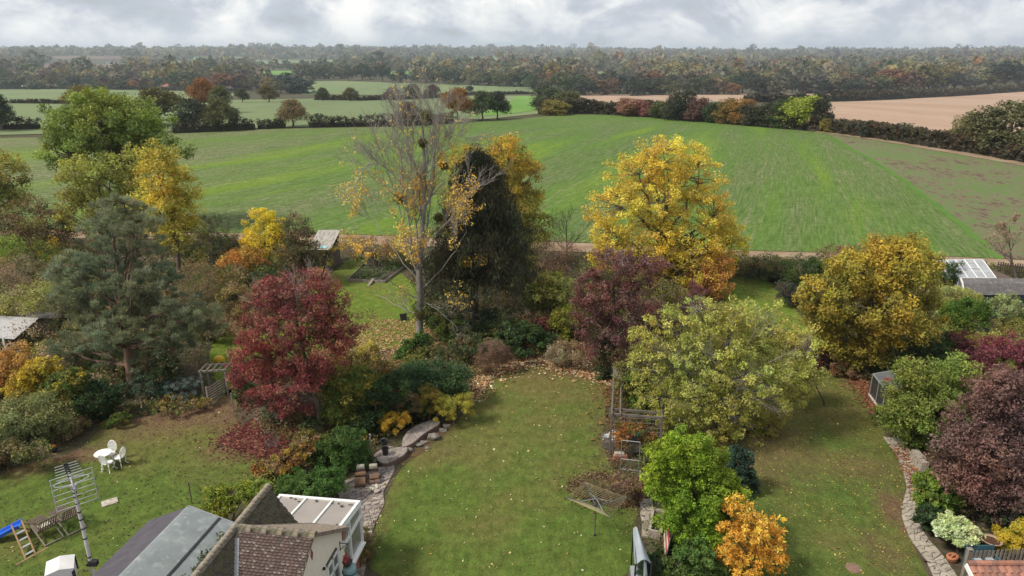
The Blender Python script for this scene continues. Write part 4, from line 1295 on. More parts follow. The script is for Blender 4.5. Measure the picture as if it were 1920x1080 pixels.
    fr = MB(); W2 = abs(wl) / 2 + .02; HH = 1.5
    cz = zt - HH / 2
    for s in (-1, 0, 1):
        fr.box(Vector((wc.x, wc.y, cz)) + d1 * s * W2 + d2 * .02, (.07 if s else .06, HH, .08), Matrix((d1, U, d2)).transposed())
    for zz in (zt - .035, zt - HH + .035, zt - .5):
        fr.box(Vector((wc.x, wc.y, zz)) + d2 * .02, (W2 * 2, .07, .08), Matrix((d1, U, d2)).transposed())
    win = fr.build('window', WHITE, h)
    MB().box(Vector((wc.x, wc.y, cz)) + d2 * .01, (W2 * 2, HH, .02), Matrix((d1, U, d2)).transposed()).build('pane', GLASS, win)
    c = on_wall(644, 1002)
    wall_box(c, .22, .34, .02, 'brick_patch', BRICK)
    c = on_wall(637, 1018)
    b = MB(); b.bar(c, c + d2 * .30, .02); b.bar(c - U * .25, c + d2 * .25, .02); b.bar(c + U * .06, c - U * .3, .02); b.build('bracket', BLACK, h)
    MB().cyl(on_wall(606, 1066), on_wall(606, 1066) + d2 * .06, .05, n=8).build('vent_cap', BLACK, h)
    # the two storey front part of the house stands below the picture; its chimney reaches into it
    fb = MB()
    fb.box((-7.5, 3.0, 2.75), (8.5, 7.0, 5.5))
    fb.build('front_wall', RENDERW, h)
    fr = MB()
    x0, x1, y0, y1 = -12.1, -2.9, -.9, 6.9
    fr.add([(x0, y0, 5.45), (x1, y0, 5.45), (x1, y1, 5.45), (x0, y1, 5.45), (-9.0, 3, 8.3), (-6.0, 3, 8.3)], [(0, 1, 5, 4), (1, 2, 5), (2, 3, 4, 5), (3, 0, 4), (3, 2, 1, 0)])
    fr.build('front_roof', TILE, h)
    pot = AT(113, 1062, 7.75)
    cp = MB()
    cw = pot.z - .62
    cp.box((pot.x - .05, pot.y - .12, cw / 2 + 2), (.95, .75, cw - 4.0 + .0))
    cp.box((pot.x - .05, pot.y - .12, cw - .02), (1.05, .85, .14))
    ch = cp.build('chimney', nmat('chimney_brick', (.22, .12, .085), (.30, .20, .15), 7, bump=.4), h)
    MB().cyl((pot.x, pot.y, cw), (pot.x, pot.y, pot.z - .22), .13, .12, 14).build('chimney_pot', TERRA, h)
    # cowl: a white box with a curved top and black corner slots
    cw_ = MB(); rz_ = Matrix.Rotation(R(28), 3, 'Z')
    s_, hh = .155, .26
    pc = Vector((pot.x, pot.y, pot.z - .20))
    prof = [(-s_, 0), (s_, 0), (s_ * .96, hh * .80), (s_ * 1.06, hh * .86), (0, hh), (-s_ * 1.06, hh * .86), (-s_ * .96, hh * .80)]
    v = []
    for yy in (-s_, s_):
        for x, z in prof: v.append(pc + rz_ @ Vector((x, yy * (1 if z < hh * .9 else 1.0), z)))
    n = len(prof)
    cw_.add(v, [tuple(reversed(range(n))), tuple(range(n, 2 * n))] + [(i, (i + 1) % n, n + (i + 1) % n, n + i) for i in range(n)])
    cowl = cw_.build('chimney_cowl', nmat('cowl_white', (.60, .585, .575), (.50, .49, .49), 4, rough=.5), h)
    sl = MB()
    for sx, sy in ((-1, -1), (1, 1), (1, -1)):
        sl.box(pc + rz_ @ Vector((sx * s_ * .98, sy * s_ * .98, hh * .36)), (.035, .035, hh * .7), rz_)
    sl.build('vent_slot', BLACK, cowl)
    return h, dict(J=J, E=E, d1=d1, d2=d2, tip=tip)
HOUSE, HV = house()

# television aerial on its pole
def aerial():
    base = AT(170, 1071, 7.97); top = AT(140, 915, 7.99)
    base.x = top.x = (base.x + top.x) / 2; base.y = top.y
    r = thing('tv_aerial', 'silver television aerial with many rods on a taped pole', 'aerial', (base.x, base.y, base.z - .35))
    AL = nmat('aluminium', (.55, .55, .56), (.42, .42, .43), 14, rough=.45, metallic=.6)
    MB().cyl((base.x, base.y, base.z - .35), top, .024, .022, 10).build('pole', nmat('pole_grey', (.50, .48, .47), (.38, .36, .35), 8, rough=.6), r)
    for f in (.12, .17, .40, .52, .63, .72, .82, .90, .95, .985):
        z = base.z + (top.z - base.z) * f; MB().cyl((base.x, base.y, z - .010), (base.x, base.y, z + .010), .0265, n=10).build('black_tape', BLACK, r)
    zc = base.z + (top.z - base.z) * .10
    MB().box((base.x + .05, base.y - .01, zc), (.10, .07, .07)).box((base.x, base.y, zc - .02), (.085, .085, .03)).build('clamp', BLACK, r)
    e = Vector((.77, .64, 0)); f = Vector((-.64, .77, 0)); U = Vector((0, 0, 1))
    c = Vector((top.x, top.y, top.z))
    MB().bar(c - f * .10 + U * .03, c + f * .46 + U * .12, .022).build('boom', AL, r)
    MB().box(c + U * .02, (.075, .06, .06), .5).build('mast_clamp', AL, r)
    # reflector rods behind the mast
    for i, z in enumerate((.24, .165, .085, .0, -.08, -.155, -.225)):
        MB().cyl(c - f * .06 + U * z - e * .245, c - f * .06 + U * z + e * .245, .0055, n=6).build('reflector_rod', AL, r)
    m = MB()
    for s in (-.235, 0.0, .235): m.bar(c - f * .075 + e * s + U * .25, c - f * .075 + e * s - U * .235, .010)
    m.build('reflector_frame', AL, r)
    # dipole loop and directors with black insulators
    q = []
    for k in range(20):
        t = 2 * math.pi * k / 20; q.append(c + f * .10 + U * .055 + e * .20 * math.cos(t) + (f * .5 + U * .3) * .085 * math.sin(t))
    MB().tube(q, .0065, 5, closed=True).build('dipole', AL, r)
    for i in range(6):
        p = c + f * (.18 + .052 * i) + U * (.075 + .013 * i)
        L = .16 - .006 * i
        MB().cyl(p - e * L, p + e * L, .005, n=5).build('director', AL, r)
        MB().box(p, (.05, .024, .03), .6).build('insulator', BLACK, r)
aerial()

# garage with a felt roof
def garage():
    R0, R1 = G(353, 950, 3.3), G(226, 1080, 3.3)
    d = (R1 - R0); d.z = 0; d.normalize(); n = Vector((-d.y, d.x, 0))
    if n.x < 0: n = -n
    lf = G(273, 982, 2.55); rt = G(432, 984, 2.75)
    wl, wr = abs((lf - R0).dot(n)), abs((rt - R0).dot(n)) + .5
    g = thing('garage', 'low garage with a pale grey felt slope and a dark felt slope', 'garage', (R0.x, R0.y, 0))
    L = 7.0; U = Vector((0, 0, 1))
    zr, zl = 2.75, 2.55
    a, b = R0, R0 + d * L
    # light slope rolls softly over the ridge
    m = MB(); prof = [(-.10, -.035), (0.0, .0), (.12, -.015), (.30, -.06), (wr, zr - 3.3 - .06)]
    for (x0, z0), (x1, z1) in zip(prof, prof[1:]):
        m.slab([a + n * x0 + U * z0, b + n * x0 + U * z0, b + n * x1 + U * z1, a + n * x1 + U * z1], .05)
    rf = m.build('light_felt_roof', FELT, g)
    x = wr * .56; z = -.06 + (zr - 3.3) * (x - .3) / (wr - .3)
    MB().bar(a + n * x + U * (z + .004), b + n * x + U * (z + .004), .085, .035).build('black_seam', BLACK, rf)
    MB().bar(a + n * .0 + U * .01 - d * .02, a + n * wr + U * (zr - 3.3 - .05) - d * .02, .05, .04).build('verge_strip', METAL, rf)
    m = MB()
    m.slab([b - n * .08 - U * .03, a - n * .08 - U * .03, a - n * wl + U * (zl - 3.3), b - n * wl + U * (zl - 3.3)], .05)
    m.build('dark_felt_roof', FELT_DK, g)
    w = MB()
    for s, zz in ((-(wl - .15), zl), (wr - .2, zr)):
        c = (a + b) / 2 + n * s; w.box((c.x, c.y, zz / 2 - .06), (.18, L - .4, zz - .12), Matrix((n, d, U)).transposed())
    e0 = a + d * .15
    w.slab([Vector((*(e0 - n * (wl - .1)).xy, 0)), Vector((*(e0 + n * (wr - .15)).xy, 0)), Vector((*(e0 + n * (wr - .15)).xy, zr - .15)), Vector((e0.x, e0.y, 3.2)), Vector((*(e0 - n * (wl - .1)).xy, zl - .12))], .15)
    w.build('wall', BRICK, g)
    # ivy creeping over the edge
    C = np.array([np.array(a + n * RNG.uniform(wr * .8, wr) + d * RNG.uniform(.3, 3.5) - U * .5) for _ in range(34)])
    C[:, 2] = 2.86 + RNG.uniform(0, .12, 34)
    V, F, col = leaves(C, np.tile([0, 0, 1.], (34, 1)), 14, .16, .09, [(.05, .075, .03), (.035, .05, .02), (.09, .09, .04)])
    r = thing('ivy', 'sparse ivy creeping over the edge of the grey felt roof', 'ivy', (a.x, a.y, 2.8))
    fastmesh('foliage', V - np.array(r.location), F, [LEAF], col=col, parent=r)
garage()

# glass roofed extension
def conservatory():
    d1, d2, U = HV['d1'], HV['d2'], Vector((0, 0, 1))
    A = G(526, 930, 2.5); B = G(672, 942, 2.5)
    ex = (B - A).normalized(); ey = Vector((-ex.y, ex.x, 0))        # ey points away from the house
    if ey.y < 0: ey = -ey
    c = thing('conservatory', 'white framed conservatory with beige polycarbonate roof sheets', 'conservatory', (B.x, B.y, 0))
    W = (B - A).length; Dp = 3.4; rise = .55
    def P(x, y, z): return A + ex * x - ey * y + U * (z - 2.5)
    def RT(x, y, o=0.): return P(x, y, 2.5 + rise * y / Dp + o)
    xs = [0, W * .34, W * .68, W]
    for i in range(3):
        MB().slab([RT(xs[i] + .03, Dp), RT(xs[i + 1] - .03, Dp), RT(xs[i + 1] - .03, .03), RT(xs[i] + .03, .03)][::-1], -.02).build('roof_sheet', POLY, c)
    for i, x in enumerate(xs):
        MB().bar(RT(x, 0, .02), RT(x, Dp, .02), .07 if i in (1, 2) else .10, .06).build('glazing_bar', WHITE, c)
    MB().bar(RT(-.06, 0, -.01), RT(W + .06, 0, -.01), .11, .12).build('gutter', WHITE, c)
    # front and right hand walls: brick plinth, sill, frames, panes
    for a, b, nm in ((P(W, 0, 0), P(W, Dp, 0), 'side'), (P(0, 0, 0), P(W, 0, 0), 'front')):
        dv = (b - a).normalized(); L = (b - a).length; out = dv.cross(U) if nm == 'front' else (ex)
        if nm == 'front': out = ey
        mid = (a + b) / 2
        MB().box(mid + U * .38 - out * .08, (L, .2, .76), Matrix((dv, U.cross(dv), U)).transposed()).build('brick_plinth', BRICK, c)
        MB().bar(a + U * .79 + out * .04, b + U * .79 + out * .04, .26, .05).build('sill', WHITE, c)
        fr = MB()
        nb = 3
        for k in range(nb + 1):
            p = a + dv * (L * k / nb); h2 = (2.5 + (rise * k / nb if nm == 'side' else 0)) - .06
            fr.bar(p + U * .80 + out * .03, p + U * h2 + out * .03, .10)
        fr.bar(a + U * 1.95 + out * .03, b + U * 1.95 + out * .03, .10); fr.bar(a + U * 2.40 + out * .03, b + U * (2.40 + (rise if nm == 'side' else 0)) + out * .03, .10); fr.bar(a + U * .85 + out * .03, b + U * .85 + out * .03, .09)
        fo = fr.build('window_frame', WHITE, c)
        for k in range(nb):
            p0, p1 = a + dv * (L * k / nb + .04), a + dv * (L * (k + 1) / nb - .04)
            MB().bar(p0.lerp(p1, 0) + U * 1.65, p1 + U * 1.65, .015, 1.55).build('pane', nmat('warm_glass', (.16, .15, .13), (.22, .21, .19), 1.5, rough=.2, spec=.5), fo)
    # dead leaves lying on the roof
    C = [RT(x * W, y * Dp, .035) for x, y in ((.36, .75), (.38, .8), (.33, .72), (.30, .1), (.5, .06), (.7, .08), (.78, .07), (.85, .12), (.94, .08), (.96, .5), (.97, .75), (.98, .82), (.66, .7), (.69, .78), (.15, .04), (.22, .05))]
    V, F, col = leaves(np.array([np.array(q) for q in C]), np.tile([0, 0, 1.], (len(C), 1)), 3, .05, .10, [(.05, .035, .03), (.07, .05, .035)], up=2.5, flat=.1)
    o = fastmesh('dead_leaves', V, F, [LEAF], col=col); setp(o, 'dark dead leaves lying on the beige conservatory roof', 'leaves', kind='stuff')
conservatory()
# ------------------------------------------------------------------ the large garden trees
plant('ash_tree', 'large round green tree at the back of the gardens, tallest against the pale fields', 'tree', (205, 452),
      [(205, 240, 95, 70, 0), (130, 250, 55, 60), (270, 235, 55, 55), (200, 200, 60, 35), (110, 285, 40, 40), (300, 290, 50, 45), (215, 310, 80, 60, .3), (160, 215, 45, 35)],
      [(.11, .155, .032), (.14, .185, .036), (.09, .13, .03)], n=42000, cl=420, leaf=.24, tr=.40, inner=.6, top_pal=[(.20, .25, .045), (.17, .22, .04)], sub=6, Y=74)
plant('ash_tree', 'olive yellow ash tree rising behind the blue green pine', 'tree', (195, 505),
      [(190, 350, 60, 50, 0), (150, 330, 40, 35), (235, 310, 30, 35), (150, 400, 40, 45), (215, 400, 45, 45), (255, 345, 25, 25)],
      OLIVE + PALEYEL[:2], n=15000, cl=260, leaf=.2, tr=.22, top_pal=[(.30, .29, .05), (.24, .25, .045)], twig=.022, Y=60)
plant('ash_tree', 'bright yellow ash tree standing close beside the blue green pine', 'tree', (340, 530),
      [(305, 330, 48, 48, 0), (290, 290, 26, 28), (335, 355, 38, 42), (310, 400, 55, 48), (335, 430, 42, 40), (275, 375, 32, 40), (350, 390, 26, 30)],
      YELLOW + OLIVE[:1], n=15000, cl=260, leaf=.18, tr=.2, top_pal=[(.36, .32, .05), (.28, .28, .05)], twig=.022, inner=.4)
plant('ash_tree', 'tall yellow ash tree with orange patches in front of the green field', 'tree', (1240, 548),
      [(1250, 300, 62, 45, 0), (1190, 330, 52, 45), (1305, 330, 45, 50), (1165, 385, 55, 50), (1240, 380, 70, 60, -.2), (1320, 395, 55, 50), (1140, 445, 45, 40), (1220, 450, 70, 45), (1310, 450, 60, 45), (1365, 430, 30, 26), (1385, 455, 22, 22), (1130, 480, 30, 25), (1200, 500, 60, 35), (1290, 500, 55, 35), (1350, 480, 30, 25)],
      YELLOW, n=60000, cl=860, leaf=.14, tr=.34, bark=BARK_BROWN, inner=.35, twig=.028, cr=.50, top_pal=[(.56, .44, .06), (.52, .41, .055), (.42, .28, .06)], bias=.1)
plant('scots_pine', 'big blue green pine with a bare brown trunk base', 'tree', (250, 722),
      [(215, 385, 40, 22, 0), (250, 395, 32, 20), (195, 420, 35, 26), (245, 440, 48, 30, -.2), (265, 415, 40, 22), (210, 470, 55, 32), (270, 480, 45, 30), (140, 495, 48, 24), (110, 505, 26, 20), (170, 525, 60, 32), (240, 530, 60, 36, -.3), (310, 520, 32, 26), (135, 555, 45, 26), (195, 580, 70, 34), (280, 575, 55, 36), (345, 570, 36, 26), (385, 590, 30, 20), (360, 610, 46, 30), (290, 625, 65, 36, -.3), (210, 625, 60, 32), (150, 640, 55, 24), (120, 660, 32, 18), (330, 645, 50, 24), (220, 660, 60, 26), (280, 670, 50, 22), (380, 620, 40, 18), (170, 600, 40, 26, .5), (250, 560, 60, 40, .6)],
      BLUEGREEN, n=112000, cl=860, leaf=.17, aspect=.20, tr=.28, bark=BARK_PINE, style='needle', inner=.35, cr=.44, up=.6, flat=.6, top_pal=[(.19, .215, .13), (.155, .178, .10)], twig=.022, limb_from=.5, bias=.35, depth=.9)
SMOKE = plant('smoke_tree', 'crimson red tree spreading over a floor of fallen dark red leaves', 'tree', (602, 812),
      [(560, 545, 62, 36, 0), (510, 560, 40, 32), (600, 570, 55, 40), (545, 600, 80, 42, -.2), (480, 625, 45, 36), (625, 610, 50, 32), (665, 607, 26, 16), (470, 670, 38, 38), (530, 665, 70, 45), (600, 655, 60, 40), (480, 710, 45, 36), (450, 690, 24, 30), (690, 600, 14, 10), (500, 745, 50, 26), (560, 750, 55, 28), (540, 715, 60, 32), (585, 700, 50, 30), (640, 640, 30, 24), (520, 530, 30, 22), (590, 525, 28, 20)],
      RED, n=46000, cl=760, leaf=.105, tr=.17, bark=BARK_BROWN, limb_from=.62, inner=.4, cr=.32, top_pal=[(.20, .055, .048), (.17, .045, .042), (.23, .13, .08)], twig=.022, depth=.6)
plant('maple_tree', 'golden olive tree crowding behind the dark spruce', 'tree', (945, 545),
      [(945, 300, 50, 40, 0), (975, 340, 42, 45), (905, 310, 45, 35), (985, 395, 40, 40), (950, 380, 60, 55, .2), (1005, 430, 36, 32), (960, 450, 60, 40), (1000, 470, 34, 25), (860, 300, 35, 30), (950, 275, 28, 20), (990, 320, 28, 25)],
      OLIVE[:2] + GOLD[3:] + [(.24, .20, .03)], n=34000, cl=430, leaf=.15, tr=.3, top_pal=[(.40, .26, .03), (.36, .25, .03), (.30, .23, .035)], Y=58)
CHERRY = plant('cherry_tree', 'dark purplish red tree with pale bare twigs at the end of the lawn', 'tree', (1138, 708),
      [(1150, 500, 48, 32, 0), (1110, 540, 42, 36), (1190, 510, 48, 30), (1225, 500, 34, 24), (1150, 560, 55, 42), (1100, 580, 34, 34), (1190, 565, 40, 40), (1125, 620, 50, 40), (1165, 625, 36, 34), (1130, 655, 40, 24)],
      DARKRED[:2] + PURPLE[1:] + [(.17, .07, .065)], n=19000, cl=360, leaf=.115, tr=.19, bark=BARK_BROWN, inner=.45, cr=.32, twig=.024, depth=.5)
APPLE = plant('apple_tree', 'wide pale yellow green tree with thin leaves and grey twigs over the garden boundary', 'tree', (1345, 815),
      [(1350, 640, 75, 60, 0), (1270, 620, 60, 50), (1430, 620, 60, 50), (1230, 680, 50, 55), (1300, 690, 70, 60, -.3), (1390, 700, 75, 60, -.3), (1470, 680, 60, 55), (1510, 650, 36, 40), (1340, 755, 75, 48), (1250, 745, 50, 45), (1420, 765, 60, 40), (1480, 735, 45, 40), (1390, 800, 50, 32), (1320, 590, 50, 30), (1395, 585, 45, 28), (1440, 800, 30, 22), (1215, 725, 32, 36), (1330, 800, 60, 34), (1260, 785, 40, 34), (1380, 825, 60, 26), (1310, 830, 50, 24), (1200, 640, 26, 26)],
      [(.28, .28, .055), (.23, .24, .048), (.32, .31, .08), (.20, .20, .045)], n=66000, cl=1200, leaf=.10, tr=.22, bark=BARK_GREY, inner=.4, cr=.27, twig=.028, top_pal=[(.36, .36, .095), (.30, .32, .07)], depth=.6, cv=.2)
plant('laurel_bush', 'bright lime green bushy tree beside the round drying line', 'tree', (1300, 1040),
      [(1285, 860, 55, 48, 0), (1245, 855, 40, 36), (1330, 880, 48, 45), (1255, 920, 50, 50), (1310, 930, 60, 55, -.3), (1365, 915, 36, 38), (1275, 980, 45, 40), (1330, 985, 55, 40), (1375, 950, 28, 32), (1240, 890, 36, 30), (1300, 835, 36, 24)],
      LIME, n=62000, cl=560, leaf=.085, tr=.12, inner=.62, cr=.24, top_pal=[(.20, .28, .024), (.17, .25, .022)], twig=.015, sub=5)
plant('cherry_tree', 'small orange leaved tree in front of the lime green bush', 'tree', (1408, 1085),
      [(1385, 960, 30, 24, 0), (1405, 990, 42, 30), (1375, 1005, 36, 30), (1440, 985, 28, 26), (1400, 1030, 48, 34), (1370, 1045, 36, 28), (1440, 1030, 32, 28), (1460, 1005, 20, 18), (1400, 1062, 36, 22), (1455, 1055, 22, 20), (1380, 938, 12, 14)],
      ORANGE, n=9000, cl=280, leaf=.10, tr=.06, inner=.25, cr=.17, twig=.011, aspect=.5, top_pal=[(.72, .44, .07), (.66, .36, .05)])
plant('field_maple', 'broad yellow olive tree with an orange top near the grey sheds', 'tree', (1640, 700),
      [(1640, 520, 70, 52, 0), (1690, 490, 52, 42), (1600, 510, 50, 40), (1560, 555, 55, 42), (1640, 570, 80, 50, -.3), (1715, 540, 45, 48), (1540, 590, 40, 30), (1600, 620, 60, 40), (1680, 615, 60, 42), (1730, 590, 30, 40), (1560, 635, 40, 30), (1620, 655, 50, 28), (1700, 455, 26, 16), (1660, 465, 36, 22), (1510, 555, 22, 16), (1740, 500, 22, 26), (1590, 670, 26, 16)],
      OLIVE[:2] + GOLD[3:] + [(.24, .21, .035), (.20, .18, .04)], n=56000, cl=720, leaf=.145, tr=.3, inner=.5, cr=.46, top_pal=[(.40, .27, .03), (.36, .27, .035), (.30, .25, .04)], twig=.024, depth=.5)
plant('magnolia_tree', 'leafy yellow green tree beside the low glass frame', 'tree', (1752, 842),
      [(1740, 730, 50, 42, 0), (1700, 745, 40, 45), (1790, 720, 45, 42), (1750, 770, 70, 48, -.3), (1800, 770, 40, 48), (1690, 790, 36, 30), (1740, 810, 50, 32), (1720, 700, 36, 26), (1800, 690, 30, 26), (1830, 735, 26, 30), (1790, 815, 36, 26)],
      [(.13, .18, .035), (.17, .21, .04), (.20, .23, .055), (.10, .14, .03)], n=40000, cl=520, leaf=.11, tr=.12, inner=.5, cr=.34, twig=.018, depth=.5)
plant('purple_plum', 'big purple brown tree at the edge of the crazy paved garden', 'tree', (1852, 975),
      [(1880, 760, 55, 50, 0), (1830, 790, 45, 45), (1920, 790, 55, 60), (1800, 840, 45, 42), (1860, 840, 65, 50, -.3), (1930, 870, 50, 50), (1820, 890, 50, 42), (1880, 900, 60, 45, -.3), (1870, 720, 40, 28), (1920, 730, 40, 36), (1785, 875, 30, 26), (1850, 925, 45, 26)],
      [(.125, .072, .066), (.155, .09, .08), (.09, .055, .05), (.19, .12, .10)], n=44000, cl=640, leaf=.11, tr=.17, bark=BARK_BROWN, inner=.5, cr=.36, twig=.02, depth=.5, top_pal=[(.17, .10, .085), (.14, .075, .07)])

# ---- tall bare poplar with tufts of mistletoe
def poplar():
    b = G(787, 644); root = thing('poplar_tree', 'tall almost bare grey tree with last orange leaves and balls of mistletoe', 'tree', b)
    off = np.array(b); Y = b.y
    tp = lambda x, y, dy=0.: np.array(AT(x, y, Y + dy))
    trunk = np.array([np.array(b), tp(787, 600), tp(788, 560), tp(786, 520), tp(788, 480), tp(790, 440), tp(796, 380), tp(796, 320), tp(794, 260), tp(792, 235), tp(790, 205)])
    tr = np.linspace(.25, .175, 5).tolist() + [.165, .125, .095, .065, .035, .012]
    parts = [tubes(trunk[None], np.array(tr)[None], 9)]
    mains = [  # from, through, to, radius
        ((787, 505), (760, 440), (752, 330, -.5), (744, 225, -.7), .085), ((786, 520), (757, 430), (735, 340, .6), (708, 268, .9), .06), ((788, 470), (806, 410), (816, 330, .7), (822, 222, 1.2), .08),
        ((790, 460), (830, 440), (855, 390, -1.), (885, 355, -1.4), .042), ((787, 545), (835, 505), (845, 480, -.9), (875, 435, -1.6), .042), ((788, 490), (775, 400), (770, 290, 1.2), (764, 212, 1.8), .075),
        ((787, 530), (740, 480), (720, 430, 1.2), (680, 395, 1.9), .038), ((794, 400), (815, 330), (820, 260, -.6), (810, 205, -.9), .06), ((796, 360), (770, 300), (755, 240, .4), (744, 215, .6), .05),
        ((786, 560), (730, 540), (712, 500, -1.2), (680, 470, -1.9), .036), ((795, 330), (838, 290), (850, 250, .6), (866, 255, .9), .04),
        ((787, 590), (745, 580), (725, 560, .8), (700, 545, 1.2), .045), ((787, 560), (820, 580), (845, 600, -.8), (860, 620, -1.2), .04), ((756, 350), (722, 310), (705, 280, 0), (676, 330, .6), .05)]
    M = []; Rm = []
    for a, c, d, e, r in mains:
        q = [tp(*a), tp(*c), tp(*d), tp(*e)]
        s = np.linspace(0, 1, 9)[:, None]
        cur = (1 - s) ** 3 * q[0] + 3 * s * (1 - s) ** 2 * q[1] + 3 * s * s * (1 - s) * q[2] + s ** 3 * q[3]
        cur[1:-1] += RNG.normal(0, .05, (7, 3)); M.append(cur); Rm.append(r * np.linspace(1, .22, 9))
    M = np.array(M); Rm = np.array(Rm)
    parts.append(tubes(M, Rm, 6))
    def grow(P, Rr, n, ln, ang, rr, up, f0=.2, K=5):
        Mm, KK, _ = P.shape
        f = (np.linspace(f0, .99, n)[None] + RNG.normal(0, .05, (Mm, n))).clip(.1, .999) * (KK - 1)
        i = np.floor(f).astype(int); w = (f - i)[..., None]; m = np.arange(Mm)[:, None]
        A = P[m, i] * (1 - w) + P[m, i + 1] * w; T = unit(P[m, i + 1] - P[m, i])
        ra = Rr[m, i]
        ax = unit(np.cross(T, RNG.normal(size=T.shape))); th = RNG.normal(ang, .18, (Mm, n))[..., None]
        D = unit(T * np.cos(th) + ax * np.sin(th) + [0, 0, up])
        Ln = (ln * RNG.uniform(.55, 1.3, (Mm, n)))[..., None]
        E = A + D * Ln + [0, 0, up * .25 * ln]; Ct = A + D * Ln * .5 + RNG.normal(0, .07, A.shape) * Ln
        r0 = np.clip(ra * rr, .0095, .05).reshape(-1)
        return bez(A.reshape(-1, 3), Ct.reshape(-1, 3), E.reshape(-1, 3), K), r0[:, None] * np.linspace(1, .4, K)[None]
    allM = np.concatenate([M, trunk[None, 2:]], 0); allR = np.concatenate([Rm, np.array(tr)[None, 2:]], 0)
    l2 = grow(allM, allR, 14, 1.7, .62, .45, .28)
    st = l2[0][:, 0]; hold = (st[:, 2] > 7.5) | (RNG.random(len(st)) < .35)
    l2 = (l2[0][hold], l2[1][hold])
    l3 = grow(*l2, 7, .9, .6, .6, .22); l4 = grow(*l3, 5, .48, .55, .7, .15, K=4)
    parts += [tubes(*l2, 4), tubes(*l3, 3), tubes(l4[0][:, ::3], l4[1][:, ::3], 3)]
    parts = [(v - off, f) for v, f in parts]
    link_tubes('trunk', parts[:1], BARK_GREY, root)
    link_tubes('branches', parts[1:], nmat('poplar_twig', (.215, .19, .172), (.31, .28, .255), 6), root)
    tips = np.concatenate([l4[0][:, -1], l3[0][:, -1], l4[0][:, -2]])
    zz = tips[:, 2]
    lo, hi = 1.5, 12.0
    pr = np.clip(1.0 - np.abs((zz - 6.8) / 5.2), 0.03, 1) ** 1.1
    clus = np.sin(tips[:, 0] * 1.7) + np.sin(tips[:, 2] * 1.9 + 1) + np.sin(tips[:, 1] * 1.5)
    C = tips[(RNG.random(len(tips)) < pr) & (clus > -.4)]
    C = C[RNG.choice(len(C), min(3600, len(C)), replace=False)]
    V, F, col = leaves(C, rdir(len(C)), 4, .20, .125, [(.58, .38, .055), (.52, .29, .045), (.60, .45, .12), (.52, .36, .08)], outw=.1, up=.1, flat=1, aspect=.6)
    V2, F2, col2 = leaves(np.array([tp(x, y, -.4) for x, y in ((880, 490), (905, 490), (895, 482), (735, 480), (760, 470), (830, 300), (828, 310))]), rdir(7), 28, .34, .14, [(.62, .38, .06), (.56, .32, .05)], outw=.1, up=.1, flat=1)
    fastmesh('foliage', np.concatenate([V, V2]) - off, np.concatenate([F, F2 + len(V)]), [LEAF], col=np.concatenate([col, col2]), parent=root)
    for x, y, r in ((800, 218, 15), (750, 372, 13), (870, 490, 13), (793, 268, 10), (822, 408, 9), (786, 590, 13), (832, 312, 9)):
        c = tp(x, y, -.15); k = r / PPM(c)
        cs, os_ = clumps([(c, np.array([k, k, k]) * .85)], 40, .2, 0)
        v, f, cl_ = leaves(cs, os_, 22, k * .35, .10, [(.085, .085, .018), (.12, .10, .02), (.06, .06, .014)], aspect=.4, flat=1)
        fastmesh('mistletoe', v - off, f, [LEAF], col=cl_, parent=root)
    PLANTS.append(root)
poplar()

# ---- dark spruce with hanging branches
def spruce(base, top, halfw, label, n=330):
    b = G(*base); off = np.array(b)
    root = thing('spruce_tree', label, 'tree', b)
    t = AT(top[0], top[1], b.y); Ht = t.z
    tp = np.linspace(np.array(b), np.array(t), 8)[None]
    parts = [tubes(tp, np.linspace(.24, .02, 8)[None], 8)]
    w = halfw / PPM(AT(base[0], 560, b.y))
    f = np.sort(RNG.uniform(.27, .985, n) ** .95); az = RNG.uniform(0, 2 * np.pi, n)
    f = np.sort(np.concatenate([f]))
    rad = w * np.clip(1.25 * (1 - f) ** .60, 0, 1.1) * RNG.uniform(.6, 1.1, n)
    base_p = off + (np.array(t) - off) * f[:, None]
    D = np.stack([np.cos(az), np.sin(az), np.zeros(n)], 1)
    end = base_p + D * rad[:, None]; end[:, 2] -= rad * .42
    ctl = base_p + D * rad[:, None] * .5; ctl[:, 2] += rad * .02
    end2 = end.copy(); end2[:, 2] += rad * .10
    P = bez(base_p, ctl, end2, 9)
    parts.append(tubes(P, (.008 + .0045 * rad)[:, None] * np.linspace(1.3, .3, 9)[None], 4))
    link_tubes('trunk', [(v - off, q) for v, q in parts], nmat('spruce_bark', (.040, .033, .025), (.07, .058, .045), 6, bump=.5), root)
    C = P[:, 2:].reshape(-1, 3); C = C[RNG.random(len(C)) < np.clip((C[:, 2]) / Ht * 1.2 + .55, .1, 1)]
    # curtains of needles hanging from every branch
    Cs = np.repeat(C, 5, 0) + RNG.normal(0, .2, (len(C) * 5, 3)); Cs[:, 2] -= RNG.uniform(.0, .45, len(Cs))
    V, F, col = leaves(Cs, rdir(len(Cs)), 8, .32, .21, SPRUCE, aspect=.26, style='hang', flat=1, clump_var=.25)
    fastmesh('crown', V - off, F, [LEAF], col=col, parent=root)
    PLANTS.append(root)
spruce((890, 618), (897, 282), 142, 'dark drooping spruce tree between the bare tree and the golden tree')

